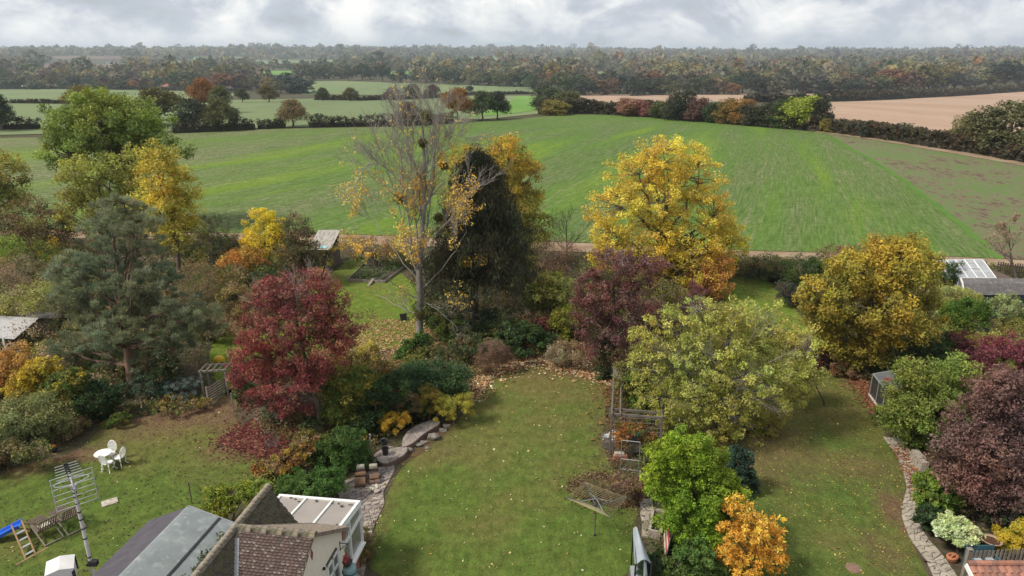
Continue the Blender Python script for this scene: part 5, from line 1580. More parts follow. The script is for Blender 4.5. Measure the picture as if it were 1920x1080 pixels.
# pale bare shoots standing out of two of the crowns
def shoots(root, Y, spots, mat, levels, tr=.035):
    off = np.array(wloc(root)); parts = []
    for (x0, y0, x1, y1, dy) in spots:
        a, b = np.array(AT(x0, y0, Y + dy)), np.array(AT(x1, y1, Y + dy * 1.3))
        lv, _ = branching(a, b, tr, levels, up=.3, first=.3)
        for k, (P, Rd) in enumerate(lv):
            v, f = tubes(P, Rd, (6, 4, 3, 3)[k]); parts.append((v - off, f))
    link_tubes('bare_shoots', parts, mat, root)['kind'] = 'stuff'
SHOOT = nmat('shoot_grey', (.22, .19, .175), (.16, .14, .125), 6)
shoots(SMOKE, SMOKE.location.y, [(560, 590, 545, 512, -.3), (530, 580, 478, 530, .2), (590, 580, 615, 515, .1), (570, 560, 585, 498, .5), (520, 600, 460, 560, -.5)], nmat('shoot_pale', (.34, .28, .26), (.26, .21, .195), 6), [(9, .6, .55, .5), (7, .5, .5, .5)], .026)
# ---- bare twiggy trees
bare_tree('hawthorn_tree', 'bare brownish tree with fine twigs by the picket fence', 'tree', (1908, 528), (1893, 425), .11, [(9, .62, .75, .55), (7, .5, .6, .5), (6, .5, .55, .5), (4, .45, .5, .6)], TWIG, leafn=900, pal=TANTWIG, leaf=.09)
bare_tree('fruit_tree', 'leafless old fruit tree with whitish forked branches by the white roofed shed', 'tree', (160, 655), (158, 590), .09, [(8, .8, 1.0, .6), (6, .55, .7, .55), (5, .5, .6, .5)], BARK_GREY, leafn=260, pal=PALEYEL, leaf=.11, up=.1)
bare_tree('fruit_tree', 'bare dark fruit tree beside the weathered garden shed', 'tree', (585, 530), (612, 470), .08, [(8, .75, .9, .6), (6, .55, .7, .55), (5, .5, .6, .5)], BARK_BROWN, leafn=200, pal=GOLD, leaf=.10, up=.1)
bare_tree('hawthorn_tree', 'grey bare thicket tree next to the yellow ash', 'tree', (400, 530), (398, 435), .10, [(10, .7, .7, .5), (7, .5, .6, .5), (6, .5, .55, .5), (3, .45, .5, .6)], BARK_GREY, leafn=400, pal=OLIVE, leaf=.12)
bare_tree('hawthorn_tree', 'bare purplish thicket tree between the golden tree and the yellow ash', 'tree', (1063, 500), (1062, 418), .09, [(10, .75, .6, .5), (7, .5, .6, .5), (6, .5, .55, .5), (3, .45, .5, .6)], TWIG, leafn=0)
bare_tree('plum_tree', 'leafless pinkish twigs rising out of the pale yellow green tree', 'tree', (1290, 690), (1300, 555), .09, [(11, .55, .7, .5), (8, .5, .6, .5), (6, .5, .55, .5), (3, .45, .5, .6)], nmat('plum_twig', (.20, .13, .12), (.28, .20, .18), 5), leafn=500, pal=DARKRED, leaf=.09)
shoots(APPLE, APPLE.location.y, [(1330, 640, 1300, 560, -.5), (1400, 650, 1430, 590, -1.0), (1440, 680, 1510, 640, -1.2), (1400, 740, 1470, 770, -1.8), (1290, 680, 1230, 650, -1.5), (1360, 700, 1330, 650, -2.0)], SHOOT, [(9, .6, .6, .5), (7, .5, .5, .5)], .019)
shoots(CHERRY, CHERRY.location.y, [(1140, 655, 1210, 495, .0), (1142, 650, 1245, 525, -.2), (1138, 650, 1090, 515, .2), (1140, 640, 1165, 475, .4)], SHOOT, [(9, .5, .5, .5), (6, .5, .5, .5)], .032)
# ------------------------------------------------------------------ shrubs and smaller trees, back to front
def shrub(label, base, lobes, pal, n=4500, cl=80, leaf=.12, name='shrub', cat='shrub', **k):
    k.setdefault('tr', .05); k.setdefault('twig', .011); k.setdefault('inner', .6); k.setdefault('stem', 'stem'); k.setdefault('foliage', 'foliage')
    return plant(name, label, cat, base, lobes, pal, n=n, cl=cl, leaf=leaf, **k)
# along the back of the gardens
shrub('tall green and yellow tree cut by the edge of the photograph', (-10, 470), [(5, 330, 42, 45, 0), (-20, 370, 50, 45), (20, 365, 28, 34)], OLIVE + GREEN, n=9000, cl=140, leaf=.2, name='oak_tree', cat='tree', tr=.2, top_pal=[(.28, .26, .04)], foliage='crown', stem='trunk')
shrub('rusty brown bushy tree under the tall olive ash', (70, 500), [(55, 410, 55, 36, 0), (100, 425, 40, 30), (60, 450, 60, 36), (20, 430, 30, 30)], RUST[1:2] + OLIVE[2:] + BROWN + DARKGREEN, n=11000, cl=160, leaf=.16, name='hawthorn_tree', cat='tree', tr=.12)
shrub('low green and orange tree in front of the rusty bushy tree', (85, 535), [(80, 485, 40, 32, 0), (110, 500, 34, 26)], OLIVE[2:] + GREEN + GOLD[:1] + DARKGREEN[:1], n=6000, leaf=.14)
shrub('pale lime bush over the beige twiggy shrub', (15, 530), [(10, 465, 36, 24, 0), (-15, 480, 30, 22)], PALEYEL[1:2] + LIGHTGREEN[:1], n=3500, leaf=.14)
shrub('beige twiggy shrub almost without leaves', (25, 560), [(30, 510, 50, 32, 0), (0, 530, 40, 30)], TANTWIG + BROWN[:1], n=6000, cl=150, leaf=.12, aspect=.22)
shrub('yellow spotted climbing rose above the white roofed shed', (70, 625), [(60, 560, 65, 26, 0), (20, 575, 50, 24), (110, 545, 40, 24), (130, 570, 30, 24)], TANTWIG[:1] + PALEYEL + OLIVE, n=9000, cl=200, leaf=.12)
shrub('dark evergreen tangle filling the gap right of the tall ash', (400, 500), [(395, 455, 36, 26, 0), (425, 470, 30, 22), (440, 455, 24, 18)], DARKGREEN + BROWN[2:], n=5500, leaf=.14)
shrub('clear yellow tree at the field edge', (500, 530), [(495, 430, 36, 32, 0), (480, 450, 30, 24), (515, 455, 32, 30), (495, 405, 18, 14), (530, 425, 18, 18)], YELLOW, n=9000, cl=140, leaf=.15, name='hazel_tree', cat='tree', tr=.09, top_pal=[(.60, .44, .02)])
shrub('grey green willow shrub beside the weathered shed', (550, 535), [(553, 430, 28, 30, 0), (570, 460, 28, 34), (545, 480, 32, 34), (580, 490, 22, 26)], [(.085, .095, .045), (.12, .12, .06), (.065, .075, .035)] + BROWN[:1], n=10000, cl=160, leaf=.13, name='willow_tree', cat='tree', tr=.08)
shrub('orange and russet shrub under the clear yellow tree', (455, 555), [(455, 490, 34, 26, 0), (480, 490, 24, 20), (435, 510, 30, 26)], GOLD[:1] + RUST + OLIVE[:1], n=7000, cl=120, leaf=.13, top_pal=[(.40, .17, .04), (.34, .24, .05)])
shrub('olive brown shrub with a dark base next to the green pine', (430, 575), [(430, 530, 42, 32, 0), (405, 545, 32, 28), (470, 545, 30, 30)], OLIVE + BROWN + DARKGREEN[:1], n=9000, cl=150, leaf=.13)
shrub('shadowy dark evergreen shrub between the orange shrub and the shed', (500, 575), [(500, 535, 36, 28, 0), (535, 540, 28, 26)], DARKGREEN + OLIVE[2:], n=6500, leaf=.13)
shrub('dull brown bramble behind the crimson tree', (440, 610), [(425, 585, 40, 20, 0), (470, 590, 34, 18)], BROWN + OLIVE[2:], n=5000, leaf=.11)
shrub('golden leaved thicket at the field edge beside the raised bed', (690, 500), [(700, 465, 42, 20, 0), (745, 460, 36, 22), (660, 458, 26, 16)], GOLD[:1] + BROWN + RUST[2:], n=6000, cl=120, leaf=.12)
shrub('dark bramble hedge bank behind the raised bed', (720, 500), [(730, 480, 40, 14, 0), (690, 482, 34, 12), (770, 485, 30, 16)], DARKGREEN + BROWN[2:], n=4000, leaf=.11)
shrub('brown twiggy thicket behind the dark spruce', (1045, 545), [(1040, 480, 36, 34, 0), (1070, 490, 30, 32), (1020, 510, 36, 30)], PURPLE + BROWN, n=7000, cl=150, leaf=.13, aspect=.3)
shrub('yellow green leafy tree at the foot of the golden tree', (1030, 625), [(1035, 530, 32, 26, 0), (1010, 555, 36, 26), (1055, 550, 26, 24), (1030, 580, 36, 26)], PALEYEL[1:] + OLIVE + LIGHTGREEN[2:], n=9000, cl=170, leaf=.14, name='elder_tree', cat='tree', tr=.07, inner=.4)
shrub('tan speckled shrub under the yellow green elder', (1020, 640), [(1010, 605, 34, 20, 0), (975, 600, 26, 18)], BROWN + TANTWIG[:1] + OLIVE[2:], n=4500, leaf=.11)
shrub('small dark red barberry under the trees', (1010, 650), [(1015, 605, 22, 14, 0), (1035, 612, 18, 12)], DARKRED, n=2500, cl=50, leaf=.11)
shrub('olive green cypress bush near the dark red cherry', (1062, 655), [(1065, 600, 36, 24, 0), (1045, 620, 32, 26), (1085, 615, 24, 26)], [(.12, .135, .018), (.09, .11, .018), (.15, .15, .02)], n=8000, leaf=.12)
shrub('deep green rhododendron in the shade behind the lawn', (985, 668), [(975, 625, 36, 24, 0), (1005, 635, 30, 24), (955, 640, 28, 22), (990, 650, 40, 18)], GREEN[1:2] + DARKGREEN + [(.07, .10, .02)], n=9500, leaf=.13)
shrub('dark green laurel under the dark spruce', (925, 625), [(905, 600, 50, 18, 0), (945, 605, 36, 18)], DARKGREEN, n=5000, leaf=.14)
shrub('green yellow privet at the foot of the bare grey tree', (838, 645), [(840, 615, 30, 24, 0), (860, 625, 22, 20), (820, 600, 22, 26)], OLIVE[2:] + DARKGREEN[1:2] + GREEN, n=6500, leaf=.12)
shrub('dense dark ivy bush with pale specks in the leaf litter', (890, 672), [(880, 645, 46, 18, 0), (925, 640, 36, 18), (850, 660, 30, 14)], DARKGREEN + OLIVE[2:] + BROWN[:1], n=7000, leaf=.11)
shrub('upright green ivy growing round the foot of the bare grey tree', (783, 668), [(775, 655, 26, 16, 0), (790, 640, 18, 16), (762, 668, 24, 12)], [(.055, .11, .022), (.07, .13, .026), (.042, .085, .02)], n=6500, leaf=.12, name='ivy')
shrub('brown dead hydrangea with dry stems at the lawn end', (1070, 690), [(1065, 660, 36, 22, 0), (1095, 670, 30, 22), (1045, 668, 22, 16)], TANTWIG + BROWN + OLIVE[:1], n=7500, cl=150, leaf=.10, aspect=.35)
shrub('dark clipped column of evergreen by the timber pergola', (1140, 712), [(1140, 672, 16, 36, 0), (1128, 690, 12, 24)], DARKGREEN + BROWN[2:], n=4000, leaf=.10)
shrub('small heap of brown cut brushwood on the fallen leaves', (915, 700), [(925, 655, 26, 16, 0), (915, 680, 24, 16), (945, 665, 18, 14)], PURPLE + BROWN + [(.22, .15, .11)], n=6500, cl=120, leaf=.22, aspect=.07, name='brushwood_pile', cat='brush pile', flat=1)
# gardens on the east side
shrub('dark clipped dome shaped yew at the end of the east garden', (1510, 545), [(1508, 510, 42, 28, 0), (1535, 505, 26, 22)], [(.035, .06, .012), (.05, .075, .014), (.028, .05, .012)], n=9000, leaf=.11, inner=.8)
shrub('dark leaved rhododendron in front of the clipped yew', (1478, 575), [(1475, 545, 22, 18, 0), (1490, 555, 20, 16)], [(.04, .06, .035), (.06, .085, .05)] + PURPLE[:1], n=3500, leaf=.12)
shrub('speckled brown hedge beyond the bright back lawn', (1420, 520), [(1400, 495, 26, 18, 0), (1440, 495, 34, 20), (1465, 500, 22, 16)], BROWN + OLIVE + DARKGREEN, n=7000, cl=140, leaf=.11)
shrub('dark undergrowth shrub closing the bright back lawn', (1440, 527), [(1430, 512, 34, 12, 0), (1465, 515, 22, 12)], DARKGREEN + PURPLE[:1], n=3500, leaf=.11)
shrub('twiggy grey green shrub at the field edge behind the yellow olive tree', (1575, 500), [(1565, 478, 34, 16, 0), (1600, 475, 30, 16)], OLIVE[2:] + BROWN, n=4000, leaf=.12)
shrub('peach orange leaved shrub below the tall yellow ash', (1320, 560), [(1320, 520, 36, 30, 0), (1350, 500, 30, 26), (1300, 545, 32, 24), (1345, 540, 26, 24)], [(.40, .22, .07), (.34, .16, .06), (.46, .29, .06)], n=8000, cl=160, leaf=.13, inner=.3, name='cherry_tree', cat='tree', tr=.06)
shrub('maroon barberry squeezed behind the pale yellow green tree', (1535, 690), [(1525, 660, 28, 22, 0), (1545, 680, 18, 14)], DARKRED[:1] + DARKRED[2:] + PURPLE[2:], n=4500, leaf=.11)
shrub('dark green camellia under the yellow olive tree', (1680, 700), [(1690, 660, 44, 30, 0), (1735, 660, 40, 26), (1640, 680, 30, 20)], DARKGREEN + GREEN[1:2], n=8000, leaf=.13)
shrub('brown beech hedge bottom running under the yellow olive tree', (1590, 705), [(1580, 690, 26, 16, 0), (1610, 705, 26, 16)], RUST[1:2] + BROWN + DARKGREEN[:1], n=4500, leaf=.10)
shrub('dark holly between the yellow olive tree and the glasshouse', (1775, 545), [(1770, 510, 26, 24, 0), (1790, 525, 18, 20)], DARKGREEN[:2] + GREEN[1:2], n=5500, leaf=.12)
shrub('pale cream variegated shrub in front of the grey roofed shed', (1790, 600), [(1785, 555, 36, 20, 0), (1815, 560, 28, 18), (1770, 575, 26, 18)], PALEYEL + [(.32, .33, .15)], n=6500, leaf=.10)
shrub('cream white flowering shrub against the shed wall', (1888, 610), [(1885, 570, 26, 20, 0), (1900, 590, 30, 20), (1872, 590, 20, 20)], VARIEG[2:] + PALEYEL[3:] + [(.20, .19, .09)], n=6500, leaf=.09)
shrub('rounded vivid green conifer below the grey roofed shed', (1808, 632), [(1808, 592, 40, 32, 0), (1790, 600, 26, 24), (1828, 585, 22, 26)], [(.055, .105, .012), (.08, .135, .016), (.045, .085, .012)], n=11000, leaf=.11, inner=.75)
shrub('silvery sage green shrub at the foot of the round conifer', (1835, 640), [(1838, 622, 20, 16, 0)], [(.16, .18, .10), (.20, .22, .13)], n=2200, cl=40, leaf=.10)
shrub('yellow flecked spindle shrub between two dark red shrubs', (1845, 690), [(1850, 645, 30, 22, 0), (1840, 670, 24, 22)], PALEYEL[:2] + YELLOW[3:] + OLIVE[:1], n=5000, leaf=.11)
shrub('crimson brown smoke bush beside the magnolia', (1795, 690), [(1790, 645, 30, 22, 0), (1815, 665, 26, 22)], DARKRED + PURPLE[1:2], n=5500, leaf=.11)
shrub('large wine red shrub above the tufted conifer', (1890, 720), [(1880, 660, 46, 30, 0), (1915, 675, 36, 34), (1860, 690, 32, 24)], [(.15, .035, .05), (.11, .03, .04), (.18, .055, .06)], n=10000, cl=170, leaf=.11)
shrub('drooping yellow green conifer in front of the wine red shrub', (1905, 730), [(1910, 695, 32, 18, 0), (1890, 690, 16, 14), (1860, 705, 12, 8)], [(.16, .20, .04), (.20, .24, .05), (.12, .15, .03)], n=5500, leaf=.13, aspect=.2, style='hang')
shrub('glossy green yellow laurel beside the crazy paved path', (1752, 960), [(1752, 910, 34, 26, 0), (1775, 935, 36, 24), (1740, 930, 22, 24)], LIGHTGREEN + OLIVE[:1] + GREEN[:1], n=8000, leaf=.14)
shrub('dark green low shrub between path and cream variegated shrub', (1745, 1000), [(1742, 970, 22, 22, 0), (1765, 985, 24, 18)], DARKGREEN, n=4000, leaf=.11)
shrub('cream white variegated round shrub near the bird bath', (1795, 1035), [(1795, 995, 38, 24, 0), (1775, 990, 20, 18), (1818, 1002, 18, 16)], VARIEG, n=9000, cl=110, leaf=.095, inner=.7)
shrub('golden yellow conifer beside the bird bath', (1900, 1042), [(1898, 1012, 32, 24, 0), (1915, 1000, 24, 22), (1880, 1020, 20, 16)], [(.42, .30, .03), (.36, .28, .03), (.30, .25, .03)], n=7000, leaf=.11, aspect=.25, up=.8)
shrub('dark green shrub in the shade of the purple brown tree', (1870, 980), [(1860, 955, 40, 20, 0), (1910, 965, 30, 18)], DARKGREEN + PURPLE[2:], n=5000, leaf=.12)
shrub('blue green dark juniper beneath the lime green bush', (1385, 925), [(1390, 880, 22, 36, 0), (1400, 910, 20, 26), (1378, 860, 20, 22)], [(.03, .055, .035), (.045, .075, .05), (.02, .04, .026)], n=6000, leaf=.11)
shrub('mid green rosemary like bush in front of the lime green bush', (1255, 1090), [(1270, 1060, 50, 24, 0), (1320, 1060, 40, 26), (1235, 1065, 30, 20), (1305, 1035, 36, 20)], GREEN + [(.08, .12, .035)], n=9000, leaf=.10)
shrub('spiky dark conifer beside the grey swing canopy', (1215, 1095), [(1218, 1062, 18, 22, 0), (1205, 1075, 12, 16)], [(.035, .065, .03), (.05, .085, .04)], n=3000, leaf=.14, aspect=.12, style='needle')
shrub('ivy covered shrub under the wide pale tree next to the pergola', (1225, 800), [(1200, 745, 26, 26, 0), (1225, 770, 30, 22), (1190, 720, 22, 20)], LIGHTGREEN[2:] + GREEN + OLIVE[:1], n=6500, leaf=.11)
# middle border
shrub('dark green rounded euonymus dome beside the lawn', (800, 758), [(810, 705, 62, 32, 0), (770, 715, 40, 30), (850, 712, 34, 24), (800, 735, 66, 26)], [(.046, .088, .030), (.066, .115, .042), (.036, .066, .024)], n=24000, cl=210, leaf=.10, inner=.8)
shrub('golden green cypress at the lawn edge by the grey post', (850, 795), [(850, 765, 32, 22, 0), (872, 750, 16, 14), (832, 760, 18, 18)], [(.26, .22, .03), (.32, .26, .035), (.18, .17, .03)], n=7000, cl=90, leaf=.13, aspect=.2, up=.8)
shrub('orange tinged cypress behind the grey post', (805, 790), [(800, 750, 22, 26, 0), (815, 745, 16, 16)], [(.28, .18, .03), (.20, .16, .03), (.14, .13, .03)], n=4500, leaf=.12, aspect=.25)
shrub('small glowing yellow orange conifer above the pond', (728, 815), [(735, 790, 26, 18, 0), (720, 805, 18, 14), (755, 783, 14, 10)], [(.50, .33, .03), (.42, .28, .03), (.28, .22, .04)], n=5500, cl=70, leaf=.12, aspect=.22, up=.7)
shrub('brown faded spirea between dark dome and yellow conifer', (765, 790), [(765, 755, 26, 24, 0), (750, 745, 20, 20)], OLIVE[2:] + BROWN + DARKGREEN[:1], n=5500, leaf=.10)
shrub('tall olive and green shrub by the trunk of the crimson tree', (645, 805), [(645, 735, 40, 40, 0), (620, 710, 30, 30), (680, 720, 30, 32), (650, 770, 44, 30)], OLIVE + GREEN + GOLD[3:], n=14000, cl=210, leaf=.11)
shrub('bronze brown leafy shrub with feathery top next to the dark dome', (690, 760), [(690, 680, 30, 34, 0), (650, 680, 30, 28), (715, 700, 26, 28)], OLIVE[:1] + BROWN[:2] + GOLD[:1] + [(.13, .11, .04)], n=9000, cl=190, leaf=.11, inner=.3)
shrub('dark ivy hedge between olive shrub and dark dome', (700, 810), [(700, 760, 30, 34, 0), (735, 730, 30, 28), (690, 790, 26, 22)], DARKGREEN + GREEN[1:2], n=9000, leaf=.11)
shrub('deep green bamboo hedge above the paved terrace', (655, 885), [(650, 830, 40, 30, 0), (625, 855, 40, 26), (670, 855, 26, 26), (600, 850, 26, 20)], [(.048, .095, .020), (.064, .12, .025), (.036, .074, .017)], n=12000, cl=150, leaf=.15, aspect=.3)
shrub('fresh green fern like bush behind the glass roofed extension', (580, 945), [(580, 905, 44, 22, 0), (545, 915, 34, 20), (615, 905, 32, 24)], [(.06, .118, .022), (.08, .142, .03), (.048, .095, .018)], n=11000, cl=130, leaf=.17, aspect=.25, droop=.5)
shrub('yellow green sumac with drooping leaves behind the grey felt roof', (440, 990), [(440, 935, 40, 22, 0), (410, 950, 32, 20), (470, 915, 32, 18), (400, 925, 22, 14)], [(.20, .24, .03), (.15, .20, .03), (.30, .28, .03), (.12, .17, .03)], n=5500, cl=120, leaf=.16, aspect=.28, inner=.2, droop=.7)
shrub('rusty flowered hydrangea beside the fern like bush', (520, 905), [(525, 870, 32, 18, 0), (500, 880, 24, 14), (560, 850, 26, 20)], RUST + GOLD[:1] + BROWN + OLIVE[:1], n=6500, cl=130, leaf=.11)
shrub('brown and yellow perennials beside the trunk of the crimson tree', (570, 850), [(575, 825, 26, 16, 0), (600, 835, 24, 14)], BROWN + GOLD[3:] + OLIVE, n=4500, leaf=.10)
shrub('silver green lavender by the white garden ornament', (525, 790), [(520, 770, 18, 14, 0), (505, 775, 16, 12)], [(.10, .14, .075), (.13, .17, .09)], n=2200, cl=45, leaf=.11)
shrub('dark green climber on the post by the trellis gate', (445, 760), [(445, 715, 14, 30, 0), (460, 735, 18, 24)], GREEN + DARKGREEN[:1] + [(.10, .15, .06)], n=5500, leaf=.10)
# west border
shrub('clipped round dark green ball beside the west lawn', (182, 785), [(182, 750, 38, 32, 0)], [(.026, .056, .018), (.036, .07, .022), (.02, .044, .015)], n=13000, cl=150, leaf=.085, inner=.85, cr=.22)
shrub('speckled cream and green elaeagnus in the west border', (50, 830), [(50, 775, 60, 36, 0), (20, 800, 40, 34), (95, 790, 40, 32)], [(.15, .17, .06), (.20, .21, .09), (.10, .125, .04), (.24, .23, .08)], n=15000, cl=230, leaf=.105)
shrub('brownish bare stemmed shrub behind the clipped ball', (100, 815), [(95, 810, 46, 20, 0), (130, 800, 30, 20)], BROWN + OLIVE[2:], n=5500, leaf=.10)
shrub('bright yellow acer in front of the white roofed shed', (55, 745), [(60, 705, 34, 26, 0), (85, 690, 26, 20), (40, 725, 32, 24)], [(.46, .34, .035), (.38, .30, .04), (.34, .24, .04)], n=6500, cl=130, leaf=.13, inner=.3)
shrub('orange brown acer at the border of the photograph by the shed', (-5, 735), [(10, 690, 34, 28, 0), (30, 665, 24, 22), (-15, 720, 36, 28)], [(.42, .22, .05), (.36, .20, .06), (.30, .16, .06)], n=6500, cl=130, leaf=.13, inner=.3)
shrub('yellow dotted dark shrub left of the clipped ball', (120, 785), [(115, 735, 34, 30, 0), (140, 715, 26, 24)], DARKGREEN[1:2] + GREEN + OLIVE[:1] + GOLD[:1], n=8000, cl=140, leaf=.11)
shrub('green hydrangea with ochre heads under the pine', (190, 705), [(185, 690, 36, 22, 0), (150, 690, 26, 20), (220, 700, 28, 18)], GREEN[1:2] + GOLD[3:] + BROWN + DARKGREEN[:1], n=7500, cl=140, leaf=.11)
shrub('grey green low conifer beside the pine trunk', (285, 745), [(280, 720, 30, 20, 0), (225, 735, 26, 18), (300, 730, 20, 16)], [(.06, .09, .055), (.08, .115, .07)], n=5500, leaf=.10)
shrub('blue grey horizontal cedar branches by the trellis', (342, 752), [(335, 718, 26, 10, 0), (360, 715, 22, 10), (345, 735, 28, 9), (318, 735, 16, 8)], [(.14, .19, .18), (.10, .145, .135)], n=3500, cl=80, leaf=.13, aspect=.15, style='needle', flat=.4)
shrub('olive green undergrowth bush left of the trellis', (310, 745), [(310, 690, 30, 26, 0), (285, 680, 26, 22)], OLIVE[2:] + DARKGREEN + BROWN[2:], n=5500, leaf=.11)
shrub('low mixed perennials at the back of the west lawn', (330, 770), [(330, 757, 40, 9, 0), (290, 762, 26, 8), (375, 755, 22, 8)], BROWN + OLIVE + GREEN[1:2] + GOLD[3:], n=4000, leaf=.09)
shrub('green yellow low shrub beside the clipped ball on the lawn side', (228, 800), [(225, 785, 18, 12, 0), (205, 795, 14, 8)], GREEN + GOLD[3:], n=2500, cl=45, leaf=.09)
shrub('beige grassy tall shrub under the pine and the shed', (150, 690), [(160, 655, 34, 22, 0), (195, 660, 26, 20)], TANTWIG[1:2] + OLIVE[2:] + BROWN, n=5000, leaf=.11)
# more growth filling the gaps
shrub('grey green bare willow scrub between the pine and the yellow ash', (330, 600), [(370, 520, 30, 30, 0), (395, 560, 34, 30), (350, 560, 26, 28)], TANTWIG[1:2] + OLIVE[2:] + BROWN[:1], n=9000, cl=180, leaf=.11, aspect=.3)
shrub('ochre brown scrub leaning over the rough back lawn', (455, 615), [(440, 560, 30, 26, 0), (470, 575, 32, 24), (490, 555, 26, 26)], BROWN + OLIVE[:1] + GOLD[3:], n=7500, cl=150, leaf=.11)
shrub('dark yew like bush between the red barberry and the deep green rhododendron', (955, 640), [(950, 605, 30, 24, 0), (930, 625, 30, 20)], DARKGREEN + OLIVE[2:], n=6000, leaf=.12)
shrub('green yellow hazel thicket under the tall yellow ash', (1190, 600), [(1195, 545, 40, 30, 0), (1240, 555, 45, 30), (1170, 580, 30, 24)], OLIVE + GOLD[3:] + PURPLE[3:], n=9000, cl=170, leaf=.13)
shrub('reddish brown scrub between the cherry and the pale yellow green tree', (1225, 640), [(1220, 590, 36, 30, 0), (1250, 600, 34, 26), (1200, 620, 26, 26)], PURPLE + BROWN[:1] + OLIVE[2:], n=8000, cl=160, leaf=.11)
shrub('brown leafed thicket at the far edge beside the bright back lawn', (1365, 520), [(1360, 490, 26, 18, 0), (1340, 505, 24, 18)], BROWN + RUST[2:] + OLIVE, n=5500, cl=110, leaf=.12)
shrub('olive thicket along the field edge below the golden tree', (980, 540), [(985, 500, 30, 24, 0), (960, 515, 32, 22)], OLIVE + GOLD[3:] + DARKGREEN[:1], n=6500, leaf=.13)
shrub('dim green holly at the back of the wide spruce shade', (860, 580), [(855, 555, 34, 24, 0), (830, 570, 24, 20)], DARKGREEN + GREEN[1:2], n=5500, leaf=.13)
shrub('brown bracken like growth between the pine and the back lawn', (395, 640), [(390, 605, 32, 20, 0), (420, 615, 26, 16)], BROWN + OLIVE[2:] + TANTWIG[:1], n=5500, cl=120, leaf=.11)
shrub('dark shrub screening the foot of the bare fruit tree', (185, 640), [(190, 600, 36, 22, 0), (160, 610, 30, 20), (215, 615, 24, 18)], DARKGREEN[:2] + BROWN + OLIVE[2:], n=7000, leaf=.12)
shrub('beige and green climber thicket above the dark store roof', (110, 600), [(115, 560, 36, 22, 0), (90, 575, 30, 16)], TANTWIG + OLIVE + PALEYEL[3:], n=6500, cl=150, leaf=.11)
shrub('sprawling olive branches of a shrub right of the wide pale tree', (1545, 760), [(1520, 700, 26, 26, 0), (1500, 720, 26, 26)], PALEYEL + OLIVE[:1], n=5000, cl=130, leaf=.105, inner=.3)
shrub('shaded green fuchsia beside the low glass frame', (1665, 800), [(1660, 775, 20, 16, 0), (1680, 790, 20, 14)], LIGHTGREEN[2:] + GREEN + OLIVE[:1], n=4000, leaf=.10)
shrub('gold and green mahonia between camellia and wine red shrub', (1760, 690), [(1765, 650, 26, 22, 0), (1745, 640, 20, 18)], GREEN + PALEYEL[1:2] + DARKGREEN[:1], n=5500, leaf=.12)
shrub('dark mixed border shrub at the near corner of the west lawn', (15, 880), [(10, 850, 46, 22, 0), (60, 845, 34, 16), (-20, 865, 36, 20)], DARKGREEN + OLIVE + BROWN, n=8000, cl=150, leaf=.10)
shrub('brown spent perennials on the right half of the round drying line bed', (1190, 950), [(1185, 915, 20, 14, 0), (1165, 905, 26, 9), (1195, 930, 14, 12), (1205, 905, 12, 12)], BROWN + RUST[1:2] + OLIVE[2:] + PURPLE, n=5000, cl=120, leaf=.085, aspect=.35, inner=.3)
shrub('low green and brown stalks in the middle of the round drying line bed', (1120, 935), [(1120, 915, 34, 9, 0), (1095, 920, 18, 7)], OLIVE[2:] + BROWN + GREEN[1:2], n=2600, cl=90, leaf=.08, aspect=.35, inner=.3)
shrub('straggly climber hanging over the far beams of the pergola', (1172, 795), [(1172, 715, 20, 26, 0), (1180, 750, 18, 24), (1165, 690, 16, 14), (1205, 790, 26, 14)], OLIVE + PALEYEL[3:] + BROWN[2:], n=4200, cl=150, leaf=.09, inner=.2)
shrub('rusty leaved climber on the near trellis panel of the pergola', (1165, 860), [(1165, 815, 14, 26, 0), (1220, 830, 22, 22), (1190, 800, 26, 10)], RUST + OLIVE[2:] + GREEN[1:2], n=3200, cl=130, leaf=.085, inner=.2)
# ------------------------------------------------------------------ garden furniture and structures
UP = Vector((0, 0, 1))
# white cast metal table and three chairs
def lace_chair(loc, rot, label):
    r = thing('garden_chair', label, 'garden chair', loc, rot, 'white lace pattern metal chairs round the garden table')
    MB().lathe((0, 0, .42), [(.0, 0), (.20, 0), (.215, .012), (.20, .028), (.0, .028)], 16).build('seat', WHITE, r, world=False)
    b = MB(); n = 18
    ring = [Vector((.205 * math.cos(2 * math.pi * k / n), -.19 - .05 * (math.sin(2 * math.pi * k / n) + 1), .69 + .27 * math.sin(2 * math.pi * k / n))) for k in range(n)]
    b.tube(ring, .02, 6, closed=True)
    for k in range(-3, 4):
        x = k * .05; hz = .25 * math.sqrt(max(0, 1 - (x / .205) ** 2))
        b.bar((x, -.19 - .05 * (1 - hz / .27), .69 - hz), (x, -.19 - .05 * (1 + hz / .27), .69 + hz), .022, .012)
    for k in range(-3, 4):
        z = k * .065; hx = .19 * math.sqrt(max(0, 1 - (z / .27) ** 2))
        b.bar((-hx, -.235 - .05 * z / .27, .69 + z), (hx, -.235 - .05 * z / .27, .69 + z), .022, .010)
    b.build('backrest', WHITE, r, world=False)
    for sx, sy in ((-1, -1), (1, -1), (1, 1), (-1, 1)):
        MB().tube([(sx * .14, sy * .14, .42), (sx * .19, sy * .19, .32), (sx * .15, sy * .15, .16), (sx * .20, sy * .20, .03), (sx * .235, sy * .235, .012)], [.022, .02, .016, .016, .02], 6).build('leg', WHITE, r, world=False)
    a = MB()
    a.tube([(.15 * math.cos(t), .15 * math.sin(t), .36) for t in [2 * math.pi * k / 12 for k in range(12)]], .012, 5, closed=True)
    a.build('apron', WHITE, r, world=False)
    return r
tb = G(198, 874)
tt = thing('garden_table', 'small white round metal table on the west lawn', 'garden table', tb, 0)
MB().lathe((0, 0, .67), [(.0, 0), (.36, 0), (.375, .012), (.36, .03), (.0, .03)], 24).build('tabletop', WHITE, tt, world=False)
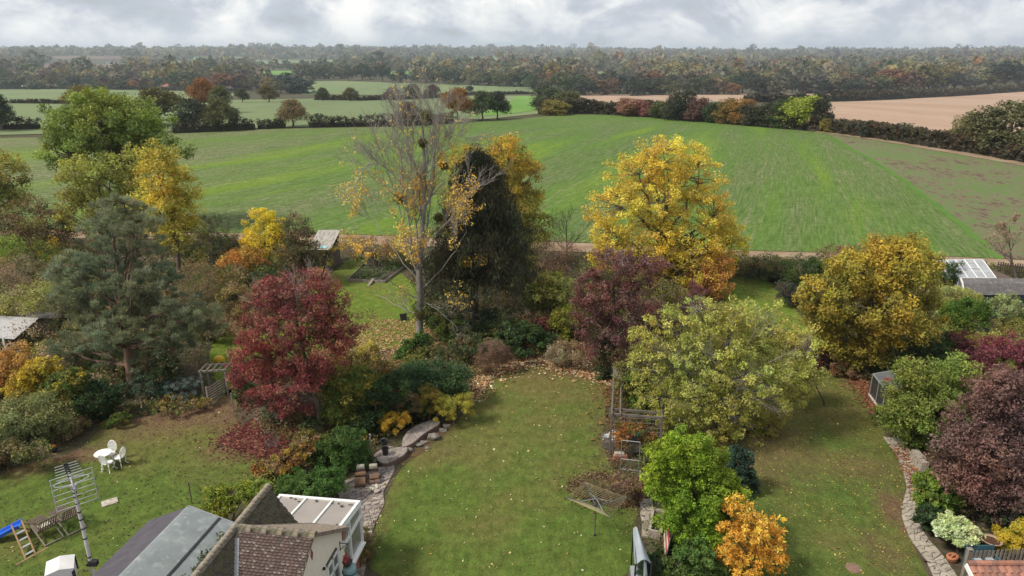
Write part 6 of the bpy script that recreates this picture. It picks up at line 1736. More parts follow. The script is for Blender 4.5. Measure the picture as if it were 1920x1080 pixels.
MB().lathe((0, 0, .30), [(.02, 0), (.035, .05), (.022, .2), (.05, .37)], 8).build('pedestal', WHITE, tt, world=False)
for k in range(3):
    t = 2 * math.pi * k / 3 + .5; c_, s_ = math.cos(t), math.sin(t)
    MB().tube([(0, 0, .36), (.12 * c_, .12 * s_, .32), (.2 * c_, .2 * s_, .14), (.3 * c_, .3 * s_, .03), (.34 * c_, .34 * s_, .01)], [.026, .022, .018, .018, .02], 6).build('leg', WHITE, tt, world=False)
lace_chair(G(210, 866) , R(178), 'white lace backed chair on the far side of the round garden table')
lace_chair(G(205, 882), R(-12), 'white lace backed chair on the near side hiding the garden table legs')
lace_chair(G(226, 872), R(82), 'white lace backed chair seen from the side, standing apart from the table')

# wooden steamer chairs
DECK = nmat('deck_chair_wood', (.10, .075, .058), (.165, .13, .10), 7, bump=.3)
def steamer(a, b, label, cushion):
    pa, pb = G(*a), G(*b); d = (pb - pa).normalized(); rot = math.atan2(d.y, d.x) - math.pi / 2
    r = thing('deck_chair', label, 'deck chair', pa, rot, 'slatted wooden deck chairs on the west lawn')
    w = .29
    def slat_set(name, p0, p1, n, across=True):
        p0, p1 = Vector(p0), Vector(p1)
        for k in range(n):
            p = p0.lerp(p1, (k + .5) / n)
            MB().bar(p - Vector((w, 0, 0)), p + Vector((w, 0, 0)), (p1 - p0).length / n * .5, .018).build(name, DECK, r, world=False)
    sf = MB()
    for s in (-1, 1):
        sf.bar((s * w, -.12, .34), (s * w, .46, .40), .035, .05)
        sf.bar((s * w, .46, .40), (s * w, 1.02, .34), .035, .045)
    sf.build('seat_frame', DECK, r, world=False)
    slat_set('seat_slat', (0, -.08, .365), (0, .46, .425), 6); slat_set('leg_slat', (0, .50, .42), (0, 1.0, .365), 6)
    bf = MB()
    for s in (-1, 1): bf.bar((s * w, -.10, .34), (s * w, -.55, 1.0), .035, .045)
    bf.bar((-w, -.55, 1.0), (w, -.55, 1.0), .05, .05); bf.bar((-w, -.12, .38), (w, -.12, .38), .04, .04)
    bf.build('back_frame', DECK, r, world=False)
    for k in range(6):
        x = -w + .07 + (2 * w - .14) * k / 5
        MB().bar((x, -.13, .40), (x, -.535, .98), .034, .014).build('back_slat', DECK, r, world=False)
    for s in (-1, 1):
        MB().bar((s * (w + .04), -.72, .03), (s * (w + .04), .42, .46), .035, .05).build('leg', TIMBER, r, world=False)
        MB().bar((s * w * .95, .78, .02), (s * w * .95, .38, .40), .035, .045).build('leg', DECK, r, world=False)
        MB().bar((s * (w + .05), -.42, .60), (s * (w + .05), .25, .56), .06, .025).build('armrest', DECK, r, world=False)
    MB().bar((-w - .04, -.70, .05), (w + .04, -.70, .05), .045, .045).build('foot_bar', TIMBER, r, world=False)
    if cushion:
        MB().box((0.02, .10, .41), (.40, .26, .06)).build('cushion', nmat('old_cushion', (.42, .40, .33), (.34, .32, .26), 6), r, world=False)
steamer((88, 1004), (56, 976), 'slatted wooden deck chair with a pale cushion next to the blue slide', True)
steamer((130, 985), (100, 962), 'slatted wooden deck chair without a cushion behind the aerial pole', False)

# child's slide
def slide():
    p = G(38, 1025)
    r = thing('garden_slide', 'wooden ladder with a bright blue plastic slide', 'slide', p)
    BL = nmat('blue_plastic', (.025, .10, .48), (.03, .13, .55), 3, rough=.35)
    OW = nmat('orange_wood', (.36, .21, .12), (.28, .16, .09), 6)
    GS = nmat('grey_step', (.33, .36, .35), (.28, .30, .30), 6)
    bl, br = G(48, 1048), G(66, 1038)
    tl, tr_ = AT(22, 987, bl.y + 1.0), AT(41, 978, br.y + 1.0)
    for a, b in ((bl, tl), (br, tr_)): MB().bar(a, b + (b - a).normalized() * .06, .045, .06).build('rail', OW, r)
    for f in (.10, .32, .53, .74):
        a, b = bl.lerp(tl, f), br.lerp(tr_, f)
        MB().bar(a, b, .10, .03).build('step', GS, r)
    MB().bar(G(30, 1060), G(90, 1027), .05, .05).build('ground_bar', OW, r)
    for q in ((bl, tl), (br, tr_)):
        t = q[1]; MB().bar(t - UP * .1, Vector((t.x + .15, t.y + .75, 0.0)), .045, .05).build('back_leg', OW, r)
    # chute: a gutter section swept down to the ground
    c0 = (tl + tr_) / 2 - UP * .10 + Vector((.06, .10, 0)); e = G(-50, 1022)
    path = [c0, c0.lerp(e, .18) - UP * .02, c0.lerp(e, .5) - UP * .08, c0.lerp(e, .8) - UP * .08, e + UP * .09]
    sd = (tr_ - tl).normalized(); sd.z = 0
    dirv = (e - c0); dirv.z = 0; dirv.normalize(); sd = Vector((-dirv.y, dirv.x, 0))
    prof = [(-.24, .12), (-.20, .12), (-.17, .0), (.17, .0), (.20, .12), (.24, .12), (.22, -.03), (-.22, -.03)]
    vs = []
    for q in path: vs += [q + sd * x + UP * z for x, z in prof]
    n = len(prof); fs = [tuple(range(n)), tuple(reversed(range((len(path) - 1) * n, len(path) * n)))]
    for i in range(len(path) - 1):
        for j in range(n): fs.append((i * n + j, (i + 1) * n + j, (i + 1) * n + (j + 1) % n, i * n + (j + 1) % n))
    MB().add(vs, fs).build('chute', BL, r)
slide()
# drain covers
def cover(px, label, rad, mat, square):
    p = G(*px); r = thing('drain_cover', label, 'drain cover', p)
    if square: MB().box((0, 0, .03), (rad * 2, rad * 1.5, .06), .6).build('slab', mat, r, world=False)
    else:
        MB().lathe((0, 0, .0), [(0, 0), (rad, 0), (rad, .04), (rad * .9, .045), (0, .045)], 20).build('lid', mat, r, world=False)
        MB().lathe((0, 0, .0), [(rad * 1.02, 0), (rad * 1.16, 0), (rad * 1.16, .03), (rad * 1.02, .03)], 20).build('rim', mat, r, world=False)
cover((206, 943), 'pale square stone cover sunk in the west lawn', .30, STONE_LT, True)
cover((1600, 1066), 'round rusty brown inspection cover in the east lawn', .24, nmat('rusty_lid', (.22, .13, .09), (.16, .10, .08), 6), False)

# rotary drying line
def dryer():
    p = G(1115, 1005); Y = p.y
    r = thing('rotary_dryer', 'four armed rotary clothes line with yellowish cords', 'clothes line', p)
    DK_ = nmat('dark_steel', (.06, .062, .066), (.09, .09, .095), 8, rough=.4)
    hub = AT(1118, 952, Y); hub.x = p.x; hub.z = 1.36
    MB().cyl(p, (p.x, p.y, 1.75), .024, .02, 8).build('pole', DK_, r)
    MB().cyl((p.x, p.y, 0), (p.x, p.y, .08), .04, n=10).build('ground_socket', BLACK, r)
    MB().cyl((hub.x, hub.y, 1.30), (hub.x, hub.y, 1.42), .05, n=10).build('hub', BLACK, r)
    tips = []
    for k in range(4):
        a = math.radians((3, 107, 177, 288)[k]); L = (1.20, 1.15, 1.20, 1.25)[k]
        t = Vector((hub.x + L * math.cos(a), hub.y + L * math.sin(a), 1.72)); tips.append(t)
        h0 = Vector((hub.x, hub.y, 1.37))
        MB().bar(h0, t, .038, .045).build('arm', DK_, r)
        MB().bar(Vector((hub.x, hub.y, 1.72)), h0.lerp(t, .52), .022, .022).build('strut', METAL, r)
    CORD = nmat('cord', (.36, .30, .18), (.30, .25, .15), 20)
    h0 = Vector((hub.x, hub.y, 1.37))
    for f in (.30, .39, .48, .57, .66, .75, .84, .92, .985):
        q = [h0.lerp(t, f) + UP * .015 for t in tips]
        pts = []
        for i in range(4):
            a, b = q[i], q[(i + 1) % 4]
            pts += [a, a.lerp(b, .5) - UP * .02]
        MB().tube(pts, .0055, 4, closed=True).build('line', CORD, r)
dryer()

# crazy paving: cells cut by nearest seed, each stone its own piece
def crazy(name, label, left, right, n, mat, z0=.0, th=.05, gap=.022, parent_kind='structure', limit=300, asp=1.0):
    """left and right: matching photograph points along both edges"""
    Lp = [G(*p, z0) for p in left]; Rp = [G(*p, z0) for p in right]
    m = len(Lp); seg = [0]
    for i in range(m - 1): seg.append(seg[-1] + ((Lp[i + 1] + Rp[i + 1]) / 2 - (Lp[i] + Rp[i]) / 2).length)
    tot = seg[-1]; wid = sum((a - b).length for a, b in zip(Lp, Rp)) / m
    def M(u, v):
        u = min(max(u, 0), tot - 1e-6); i = max(k for k in range(m - 1) if seg[k] <= u); f = (u - seg[i]) / (seg[i + 1] - seg[i])
        return Lp[i].lerp(Lp[i + 1], f).lerp(Rp[i].lerp(Rp[i + 1], f), v / wid)
    base = bpy.data.meshes.new(name)
    bed = MB(); k = 24
    vs = [M(tot * i / k, 0) for i in range(k + 1)] + [M(tot * i / k, wid) for i in range(k + 1)]
    bed.add([v + UP * (.016) for v in vs], [(i, i + 1, k + 2 + i, k + 1 + i) for i in range(k)])
    root = bed.build(name, nmat('joint_mortar', (.15, .125, .105), (.10, .085, .07), 4)); root['kind'] = parent_kind
    if parent_kind != 'structure': setp(root, label)
    rows = max(1, round(math.sqrt(n * wid / tot))); cols = max(1, round(n / rows))
    S = []
    while len(S) < rows * cols:                                      # scattered, never two too close
        cand = [(random.uniform(0, tot), random.uniform(0, wid)) for _ in range(4)]
        S.append(max(cand, key=lambda q: min([math.hypot(q[0] - t[0], q[1] - t[1]) for t in S[-40:]] or [1])))
    for si, s in enumerate(S):
        poly = [(0, 0), (tot, 0), (tot, wid), (0, wid)]
        for t in S:
            if t is s or abs(t[0] - s[0]) > 5 * tot / cols: continue
            mx, my = (s[0] + t[0]) / 2, (s[1] + t[1]) / 2; nx, ny = t[0] - s[0], t[1] - s[1]
            nl = math.hypot(nx, ny); nx /= nl; ny /= nl
            g = gap / 2
            out = []
            for i in range(len(poly)):
                a, b = poly[i], poly[(i + 1) % len(poly)]
                da = (a[0] - mx) * nx + (a[1] - my) * ny + g; db = (b[0] - mx) * nx + (b[1] - my) * ny + g
                if da <= 0: out.append(a)
                if da * db < 0: f = da / (da - db); out.append((a[0] + (b[0] - a[0]) * f, a[1] + (b[1] - a[1]) * f))
            poly = out
            if len(poly) < 3: break
        if len(poly) < 3: continue
        pw = [M(min(max(u, .01), tot - .01), min(max(v, .01), wid - .01)) for u, v in poly]
        area = sum(pw[i].x * pw[(i + 1) % len(pw)].y - pw[(i + 1) % len(pw)].x * pw[i].y for i in range(len(pw)))
        if area < 0: pw.reverse()
        cen = sum(pw, Vector()) / len(pw)
        jz = random.uniform(-.012, .012)
        mb = MB(); nn = len(pw); mb_v = [(q.x - cen.x, q.y - cen.y, .0) for q in pw] + [((q.x - cen.x) * .965, (q.y - cen.y) * .965, th + jz + random.uniform(-.004, .004)) for q in pw]
        mb.add(mb_v, [tuple(range(nn, 2 * nn))] + [(i, (i + 1) % nn, nn + (i + 1) % nn, nn + i) for i in range(nn)])
        o = mb.build('paving_stone', random.choice(mat), None, world=False); o.parent = root
        o.location = cen - root.location
    return root
ST = [nmat('paving_a', (.30, .25, .225), (.21, .18, .16), 3, bump=.3, c3=(.13, .11, .095), scale2=10), nmat('paving_b', (.25, .205, .19), (.18, .15, .135), 3, bump=.3, c3=(.11, .095, .085), scale2=9), nmat('paving_c', (.36, .31, .27), (.26, .22, .20), 3, bump=.3, c3=(.15, .13, .11), scale2=12)]
STL = [nmat('paving_d', (.35, .305, .25), (.26, .23, .19), 3, bump=.3, c3=(.20, .18, .14), scale2=12), nmat('paving_e', (.36, .315, .265), (.27, .24, .20), 3, bump=.3, c3=(.16, .14, .11), scale2=10), nmat('paving_f', (.40, .35, .29), (.31, .275, .23), 3, bump=.3)]
crazy('paved_terrace', None, [(640, 905), (632, 925), (640, 945), (660, 970), (672, 1000), (668, 1040), (660, 1090)], [(738, 868), (742, 882), (718, 925), (722, 945), (700, 990), (690, 1030), (682, 1090)], 96, ST)
crazy('paved_terrace', None, [(690, 870), (705, 850), (725, 838), (705, 838)][:3], [(742, 868), (765, 848), (764, 842)], 8, ST, th=.07)
# raised stone edge of the old pond, a step above the terrace
def pond_step(poly, z0, z1, label, seams):
    pts = [G(x, y, z1) for x, y in poly]
    a = sum(pts[i].x * pts[(i + 1) % len(pts)].y - pts[(i + 1) % len(pts)].x * pts[i].y for i in range(len(pts)))
    if a < 0: pts.reverse()
    cen = sum(pts, Vector()) / len(pts)
    r = thing('stone_ledge', label, 'stone ledge', (cen.x, cen.y, 0))
    m = MB(); m.prism([p.xy for p in smooth_poly([tuple(p.xy) for p in pts], 1)] if False else [tuple(Vector(q)) for q in smooth_poly([tuple(p.xy) for p in pts], 1)], z0, z1 - .05)
    m.build('retaining_wall', nmat('ledge_brick', (.16, .095, .075), (.11, .075, .06), 8, bump=.4), r)
    # capping stones: the polygon cut into uneven pieces
    S = [Vector((random.uniform(min(p.x for p in pts), max(p.x for p in pts)), random.uniform(min(p.y for p in pts), max(p.y for p in pts)))) for _ in range(seams)]
    base = [tuple(q) for q in smooth_poly([tuple(p.xy) for p in pts], 1)]
    for s in S:
        poly2 = [Vector(q) for q in base]
        for t in S:
            if t is s: continue
            mid = (s + t) / 2; n = (t - s).normalized(); out = []
            for i in range(len(poly2)):
                u, v = poly2[i], poly2[(i + 1) % len(poly2)]; du, dv = (u - mid).dot(n) + .014, (v - mid).dot(n) + .014
                if du <= 0: out.append(u)
                if du * dv < 0: out.append(u.lerp(v, du / (du - dv)))
            poly2 = out
            if len(poly2) < 3: break
        if len(poly2) < 3: continue
        c = sum(poly2, Vector((0, 0))) / len(poly2)
        mb = MB(); mb.prism([tuple(c + (q - c) * 1.02) for q in poly2], z1 - .045, z1 + random.uniform(0, .015)); mb.build('capping_stone', random.choice(ST), r)
pond_step([(705, 862), (712, 848), (735, 840), (765, 836), (762, 850), (742, 862), (720, 870)], 0, .26, 'lower curved stone ledge beside the two black buckets', 7)
pond_step([(752, 838), (758, 815), (775, 800), (800, 790), (822, 786), (826, 794), (805, 806), (790, 816), (778, 828), (764, 836)], 0, .30, 'upper stone ledge curving along the dark pond', 12)
drape('pond', smooth_poly(wpoly([(700, 842), (720, 825), (750, 810), (775, 798), (800, 786), (770, 786), (735, 800), (705, 822)], 0)), nmat('pond_water', (.010, .011, .010), (.016, .016, .013), 2, rough=.12, spec=.6), .03, 0)
# rocks of the bank between ledge and lawn
for x, y, s, lab in ((768, 846, .30, 'flat dark rock at the lower end of the stone bank'), (784, 838, .26, 'rounded grey rock in the stone bank'), (796, 832, .27, 'tilted grey rock in the middle of the stone bank'), (815, 824, .42, 'largest pale grey rock of the stone bank'), (830, 808, .28, 'mossy rock near the upper end of the stone bank'), (838, 800, .24, 'small brown rock at the top of the stone bank'), (801, 842, .18, 'smallest rock at the foot of the stone bank')):
    p = G(x, y); r = thing('rock', lab, 'rock', p, 0, 'rocks of the bank between pond ledge and lawn')
    MB().blob((0, 0, s * .32), (s * .85, s * .55, s * .42), int(x), 1, .38).build('stone', nmat('bank_rock', (.20, .18, .16), (.12, .105, .09), 5, bump=.8, c3=(.27, .25, .22), scale2=7), r, world=False)
drape('flower_bed', smooth_poly(wpoly([(742, 868), (765, 850), (785, 825), (820, 800), (862, 775), (850, 800), (815, 832), (780, 858), (755, 872)], 0)), LITTER, .022, 0)
def bucket(px, label):
    p = G(*px, .62); p.z = .42
    p = G(px[0], px[1], .27)
    r = thing('bucket', label, 'bucket', p, 0, 'black buckets on the stone ledge')
    MB().lathe((0, 0, 0), [(.12, 0), (.16, .32), (.175, .33), (.175, .35), (.15, .35), (.12, .06)], 14).build('body', BLACK, r, world=False)
    MB().tube([(.17 * math.cos(t), .0, .34 + .12 * math.sin(t)) for t in [math.pi * k / 8 for k in range(9)]], .006, 5).build('handle', METAL, r, world=False)
bucket((723, 852), 'black bucket standing nearer on the lower stone ledge')
bucket((721, 838), 'black bucket standing further back by the pond')

# log piles on the terrace
def logs(px, label, group, items):
    p = G(*px); r = thing('log_pile', label, 'log pile', p, R(8), group)
    for (x, y, z, L, rad, mat) in items:
        MB().cyl((x - L / 2, y, z + rad), (x + L / 2, y + random.uniform(-.03, .03), z + rad), rad, rad * random.uniform(.93, 1.05), 12).build('log', mat, r, world=False)
    return r
LOGB = nmat('brown_log', (.17, .095, .055), (.10, .06, .04), 5, bump=.5, stretch=(.3, 1, 1)); LOGD = nmat('dark_log', (.115, .075, .06), (.17, .125, .10), 6, bump=.5, stretch=(.3, 1, 1))
LP_ = logs((676, 912), 'pile of thick brown logs topped by a grey block, on the terrace', 'log piles on the terrace', [(0, -.02, 0, .46, .20, LOGB), (-.02, .34, .0, .44, .15, LOGD), (0, .36, .28, .46, .11, LOGB), (0, .62, .0, .42, .19, LOGD), (0, .60, .36, .36, .09, LOGD)])
LP2 = logs((702, 908), 'pile of thinner dark logs beside the thick brown logs', 'log piles on the terrace', [(-.12, 0, 0, .22, .10, LOGD), (.12, 0, 0, .22, .11, LOGD), (0, .20, .0, .42, .10, LOGD), (0, .1, .19, .40, .085, LOGB), (0, .30, .18, .44, .08, LOGD), (.02, .42, .0, .5, .10, LOGB), (0, .62, .0, .36, .17, LOGD), (0, .60, .32, .34, .09, LOGD)])
for px, z, lab in (((676, 877), .58, 'grey concrete block on the thick brown logs'), ((700, 876), .52, 'pale grey block on the thin dark logs')):
    p = G(px[0], px[1], z); r = thing('concrete_block', lab, 'concrete block', p, R(8), 'blocks lying on the log piles')
    MB().box((0, 0, .06), (.34, .18, .13)).box((0, 0, .135), (.28, .12, .03)).build('block', STONE_LT, r, world=False)
for k, (px, lab) in enumerate((((700, 921), 'white split stone lying at the foot of the logs'), ((708, 925), 'beige broken slab leaning at the foot of the logs'), ((693, 924), 'round brown stone ring at the foot of the logs'), ((708, 916), 'thin white stone offcut by the dark logs'))):
    p = G(*px); r = thing('broken_stone', lab, 'stone', p + UP * .05, R(40 * k), 'broken stones at the foot of the log piles')
    (MB().blob((0, 0, .06), (.16, .11, .07), k + 5, 2, .3)).build('stone', [STONE_LT, ST[2], TIMBER, STONE_LT][k], r, world=False)
# thin posts
def post(px, top, label, w=.06, mat=TIMBER, name='post'):
    p = G(*px); t = AT(top[0], top[1], p.y); r = thing(name, label, 'post', p)
    MB().bar(p - UP * .1, (p.x, p.y, t.z), w).build('shaft', mat, r); MB().box((p.x, p.y, t.z + .012), (w + .02, w + .02, .03)).build('cap', mat, r)
post((820, 784), (818, 738), 'grey timber post among the golden cypresses', .06)
post((697, 866), (694, 815), 'weathered post at the corner of the bamboo hedge', .07)
post((438, 772), (430, 738), 'short post leaning by the trellis gate', .06)
post((360, 945), (352, 905), 'dark thin stake behind the garage roof', .035, TIMBER_DK, 'stake')
post((425, 992), (428, 962), 'dark stump like stake among the sumac', .09, TIMBER_DK, 'stake')
# wire chair on the red leaves
def wire_chair():
    p = G(512, 846); r = thing('wire_chair', 'dark wire garden chair standing on the red leaves', 'garden chair', p, R(25))
    W_ = nmat('dark_wire', (.055, .065, .07), (.085, .095, .10), 9, rough=.5)
    s = MB(); w = .24
    for k in range(8): s.bar((-w + 2 * w * k / 7, -w, .43), (-w + 2 * w * k / 7, w, .43), .014)
    s.tube([(-w, -w, .43), (w, -w, .43), (w, w, .43), (-w, w, .43)], .016, 5, closed=True); s.build('seat', W_, r, world=False)
    b = MB(); b.tube([(-w, w, .43), (-w * 1.05, w + .1, .85), (0, w + .14, .98), (w * 1.05, w + .1, .85), (w, w, .43)], .018, 6)
    for k in range(1, 7): x = -w + 2 * w * k / 7; b.bar((x, w, .43), (x, w + .12, .93 - .3 * abs(k - 3.5) / 7), .012)
    b.build('backrest', W_, r, world=False)
    for sx in (-1, 1):
        for sy in (-1, 1): MB().tube([(sx * w, sy * w, .43), (sx * w * 1.12, sy * w * 1.12, 0)], .016, 5).build('leg', W_, r, world=False)
        MB().tube([(sx * w, w + .07, .66), (sx * (w + .05), 0, .67), (sx * w, -w, .62), (sx * w, -w, .43)], .016, 5).build('armrest', W_, r, world=False)
wire_chair()
# white ornament
p = G(521, 796); r = thing('garden_ornament', 'small white stone bird ornament in the leafy bed', 'ornament', p, .4)
MB().lathe((0, 0, 0), [(.12, 0), (.12, .05), (.06, .09), (.05, .28), (.10, .32)], 10).build('plinth', STONE_LT, r, world=False)
MB().blob((0, 0, .43), (.16, .11, .12), 3, 2, .1).blob((.13, 0, .56), .07, 4, 2, .05).build('bird', WHITE, r, world=False)
# yellow half round thing on the back grass
p = G(412, 683); r = thing('toy_ball', 'bright yellow dome shaped ball toy lying on the rough back lawn', 'toy ball', p)
MB().blob((0, 0, .28), (.36, .30, .30), 2, 3, .02).build('shell', nmat('yellow_plastic', (.62, .40, .02), (.55, .35, .02), 3, rough=.4), r, world=False, smooth=True)
MB().bar((-.30, -.18, .2), (.5, -.26, .24), .05).build('strap', TIMBER_DK, r, world=False)
# black wheelbarrow
p = G(757, 602); r = thing('wheelbarrow', 'black wheelbarrow tipped up on the back lawn', 'wheelbarrow', p, R(20)); r.scale = (.62, .62, .62)
t = MB(); t.slab([(-.32, -.1, .12), (.32, -.1, .12), (.42, .12, .85), (-.42, .12, .85)], .05); t.slab([(-.32, -.1, .12), (-.42, .12, .85), (-.38, .30, .80), (-.3, .2, .2)], .03); t.slab([(.42, .12, .85), (.32, -.1, .12), (.3, .2, .2), (.38, .30, .80)], .03)
t.build('tray', BLACK, r, world=False)
MB().tube([(.5 + .16 * math.cos(a), .15, .17 + .16 * math.sin(a)) for a in [2 * math.pi * k / 14 for k in range(14)]], .04, 6, closed=True).build('wheel', BLACK, r, world=False)
for s in (-.1, .35): MB().bar((.55, .15 + s * .1, .18), (-.55, .2 + s * .4, .1), .04).build('handle', TIMBER_DK, r, world=False)
# raised vegetable bed with boards
def veg():
    r = thing('raised_bed', 'raised vegetable bed edged with weathered boards near the field', 'raised bed', G(700, 528))
    c = [G(652, 528), G(722, 531), G(762, 500), G(690, 492)]
    for a, b in ((c[0], c[1]), (c[1], c[2]), (c[0], c[3])): MB().bar(a + UP * .12, b + UP * .12, .06, .24).build('board', TIMBER, r)
    MB().slab([q + UP * .16 for q in c], .14).build('soil', nmat('bed_soil', (.07, .05, .035), (.05, .04, .028), 5, bump=.5), r)
    b = thing('plank', 'loose plank leaning on the raised bed', 'plank', G(694, 534)); MB().bar(G(690, 537) + UP * .03, G(700, 522, .3), .22, .04).build('board', TIMBER, b)
    cs = np.array([np.array(c[0].lerp(c[1], RNG.random()).lerp(c[3].lerp(c[2], RNG.random()), RNG.random())) + [0, 0, RNG.uniform(.2, .5)] for _ in range(110)])
    V, F, col = leaves(cs, np.tile([0, 0, 1.], (110, 1)), 26, .3, .13, GREEN + DARKGREEN[1:2] + OLIVE[2:] + [(.12, .15, .07)])
    o = fastmesh('vegetables', V, F, [LEAF], col=col); setp(o, 'leafy green vegetables growing in the raised bed', 'vegetables', kind='stuff')
veg()

# sheds ---------------------------------------------------------------
def boarded(mb_root, a, b, z0, z1, n, mat, name='board', th=.03):
    """upright wall from a to b made of single horizontal boards"""
    for k in range(n):
        z = z0 + (z1 - z0) * (k + .5) / n
        MB().bar(Vector((a[0], a[1], z)), Vector((b[0], b[1], z)), th, (z1 - z0) / n * .93).build(name, mat, mb_root)
def shed_mid():
    FL, FR = G(585, 508), G(622, 508)
    e = (FR - FL).normalized(); n = Vector((-e.y, e.x, 0)); W = (FR - FL).length; D = 3.4
    zt = AT(605, 467, FL.y).z; zb = AT(620, 434, FL.y + D).z
    r = thing('shed', 'old garden shed with a pale sloping board roof and dark green door', 'shed', FL)
    GRN = nmat('shed_green', (.018, .045, .038), (.03, .06, .05), 4)
    a, b, c, d = FL, FR, FR + n * D, FL + n * D
    for p, q, z in ((a, b, zt), (b, c, zt), (d, a, zt), (c, d, zb)):
        boarded(r, p, q, 0, z - .05, 8, GRN if p is a else TIMBER_DK, 'wall_board')
    MB().box(((a + b) / 2 - n * .05) + UP * (zt * .45), (W * .42, .05, zt * .82), math.atan2(e.y, e.x)).build('door', nmat('door_dark', (.012, .028, .026), (.02, .036, .034), 3), r)
    for s in (.62, .75): MB().box(a + e * W * s - n * .05 + UP * zt * .78, (.16, .03, .16), math.atan2(e.y, e.x)).build('window', nmat('pale_pane', (.30, .31, .33), (.22, .23, .25), 2, rough=.2), r)
    # roof boards
    rb = nmat('roof_board_pale', (.40, .375, .34), (.30, .28, .25), 3, bump=.3, stretch=(1, .2, 1), c3=(.20, .185, .16), scale2=6)
    N = 12
    for k in range(N):
        f0, f1 = -.08 + 1.16 * k / N, -.08 + 1.16 * (k + 1) / N - .012
        j = random.uniform(-.02, .06)
        q = [a + e * W * f0 - n * .3 + UP * (zt + .02), a + e * W * f1 - n * .3 + UP * (zt + .02), a + e * W * f1 + n * (D + .25 + j) + UP * (zb + .08), a + e * W * f0 + n * (D + .25 + j) + UP * (zb + .08)]
        MB().slab(q, .03).build('roof_board', rb, r)
    t = thing('tarpaulin', 'scrap of turquoise plastic lying on the shed roof', 'plastic sheet', a + e * W * .5 + n * .1 + UP * (zt + .1))
    MB().slab([a + e * W * .42 - n * .1 + UP * (zt + .10), a + e * W * .85 - n * .05 + UP * (zt + .11), a + e * W * .8 + n * .4 + UP * (zt + .18), a + e * W * .5 + n * .45 + UP * (zt + .19)], .01).build('sheet', nmat('turquoise', (.20, .45, .48), (.30, .50, .55), 4), t)
shed_mid()
def shed_west():
    FR = G(22, 664); Y = FR.y
    A = AT(-30, 612, Y + .0); 
    r = thing('shed', 'small dark green shed with a white corrugated roof and white posts', 'shed', (FR.x, FR.y, 0))
    x1, x0 = FR.x, FR.x - 3.6
    zt = AT(20, 628, Y).z
    GRN = nmat('west_green', (.012, .05, .035), (.02, .065, .045), 4)
    D = 1.5
    boarded(r, (x0, Y), (x1, Y), 0, zt, 9, GRN, 'wall_board'); boarded(r, (x1, Y), (x1 , Y + D), 0, zt, 9, TIMBER_DK, 'wall_board'); boarded(r, (x0, Y), (x0, Y + D), 0, zt, 9, GRN, 'wall_board'); boarded(r, (x0, Y + D), (x1, Y + D), 0, zt, 9, GRN, 'wall_board')
    for x, top in ((x1 + .05, zt + .05), (x1 - 1.05, zt + .35)):
        MB().bar((x, Y - .45, 0), (x, Y - .45, top), .10).build('post', WHITE, r)
    # corrugated sheets
    CW = nmat('corrugated_white', (.62, .60, .59), (.52, .50, .49), 3, rough=.5)
    for s in range(4):
        m = MB(); k = 12; xa = x0 - .3 + (x1 - x0 + 1.0) * s / 4; xb = xa + (x1 - x0 + 1.0) / 4 + .03
        vs = []
        for i in range(k * 2 + 1):
            x = xa + (xb - xa) * i / (2 * k); dz = .018 * (1 if i % 2 else -1) + (.004 if s % 2 else 0)
            hz = -.22 * max(0, (x - x0) / (x1 - x0) - .55)
            vs += [(x, Y - .5, zt + .06 + dz + hz), (x + .25, Y + D + .2, zt + .62 + dz + hz)]
        m.add(vs, [(2 * i, 2 * i + 2, 2 * i + 3, 2 * i + 1) for i in range(2 * k)])
        m.build('roof_sheet', CW, r)
    n = thing('shed', 'low dark felt roofed store behind the white corrugated roof', 'shed', G(70, 635))
    q = G(60, 640)
    bx = MB(); bx.box((q.x + .3, q.y + 1.2, .75), (2.6, 1.6, 1.5)); bx.build('wall', TIMBER_DK, n)
    MB().slab([(q.x - 1.2, q.y + .3, 1.5), (q.x + 1.9, q.y + .3, 1.5), (q.x + 1.9, q.y + 2.2, 1.85), (q.x - 1.2, q.y + 2.2, 1.85)], .05).build('roof', nmat('store_felt', (.13, .12, .125), (.10, .09, .095), 3), n)
shed_west()
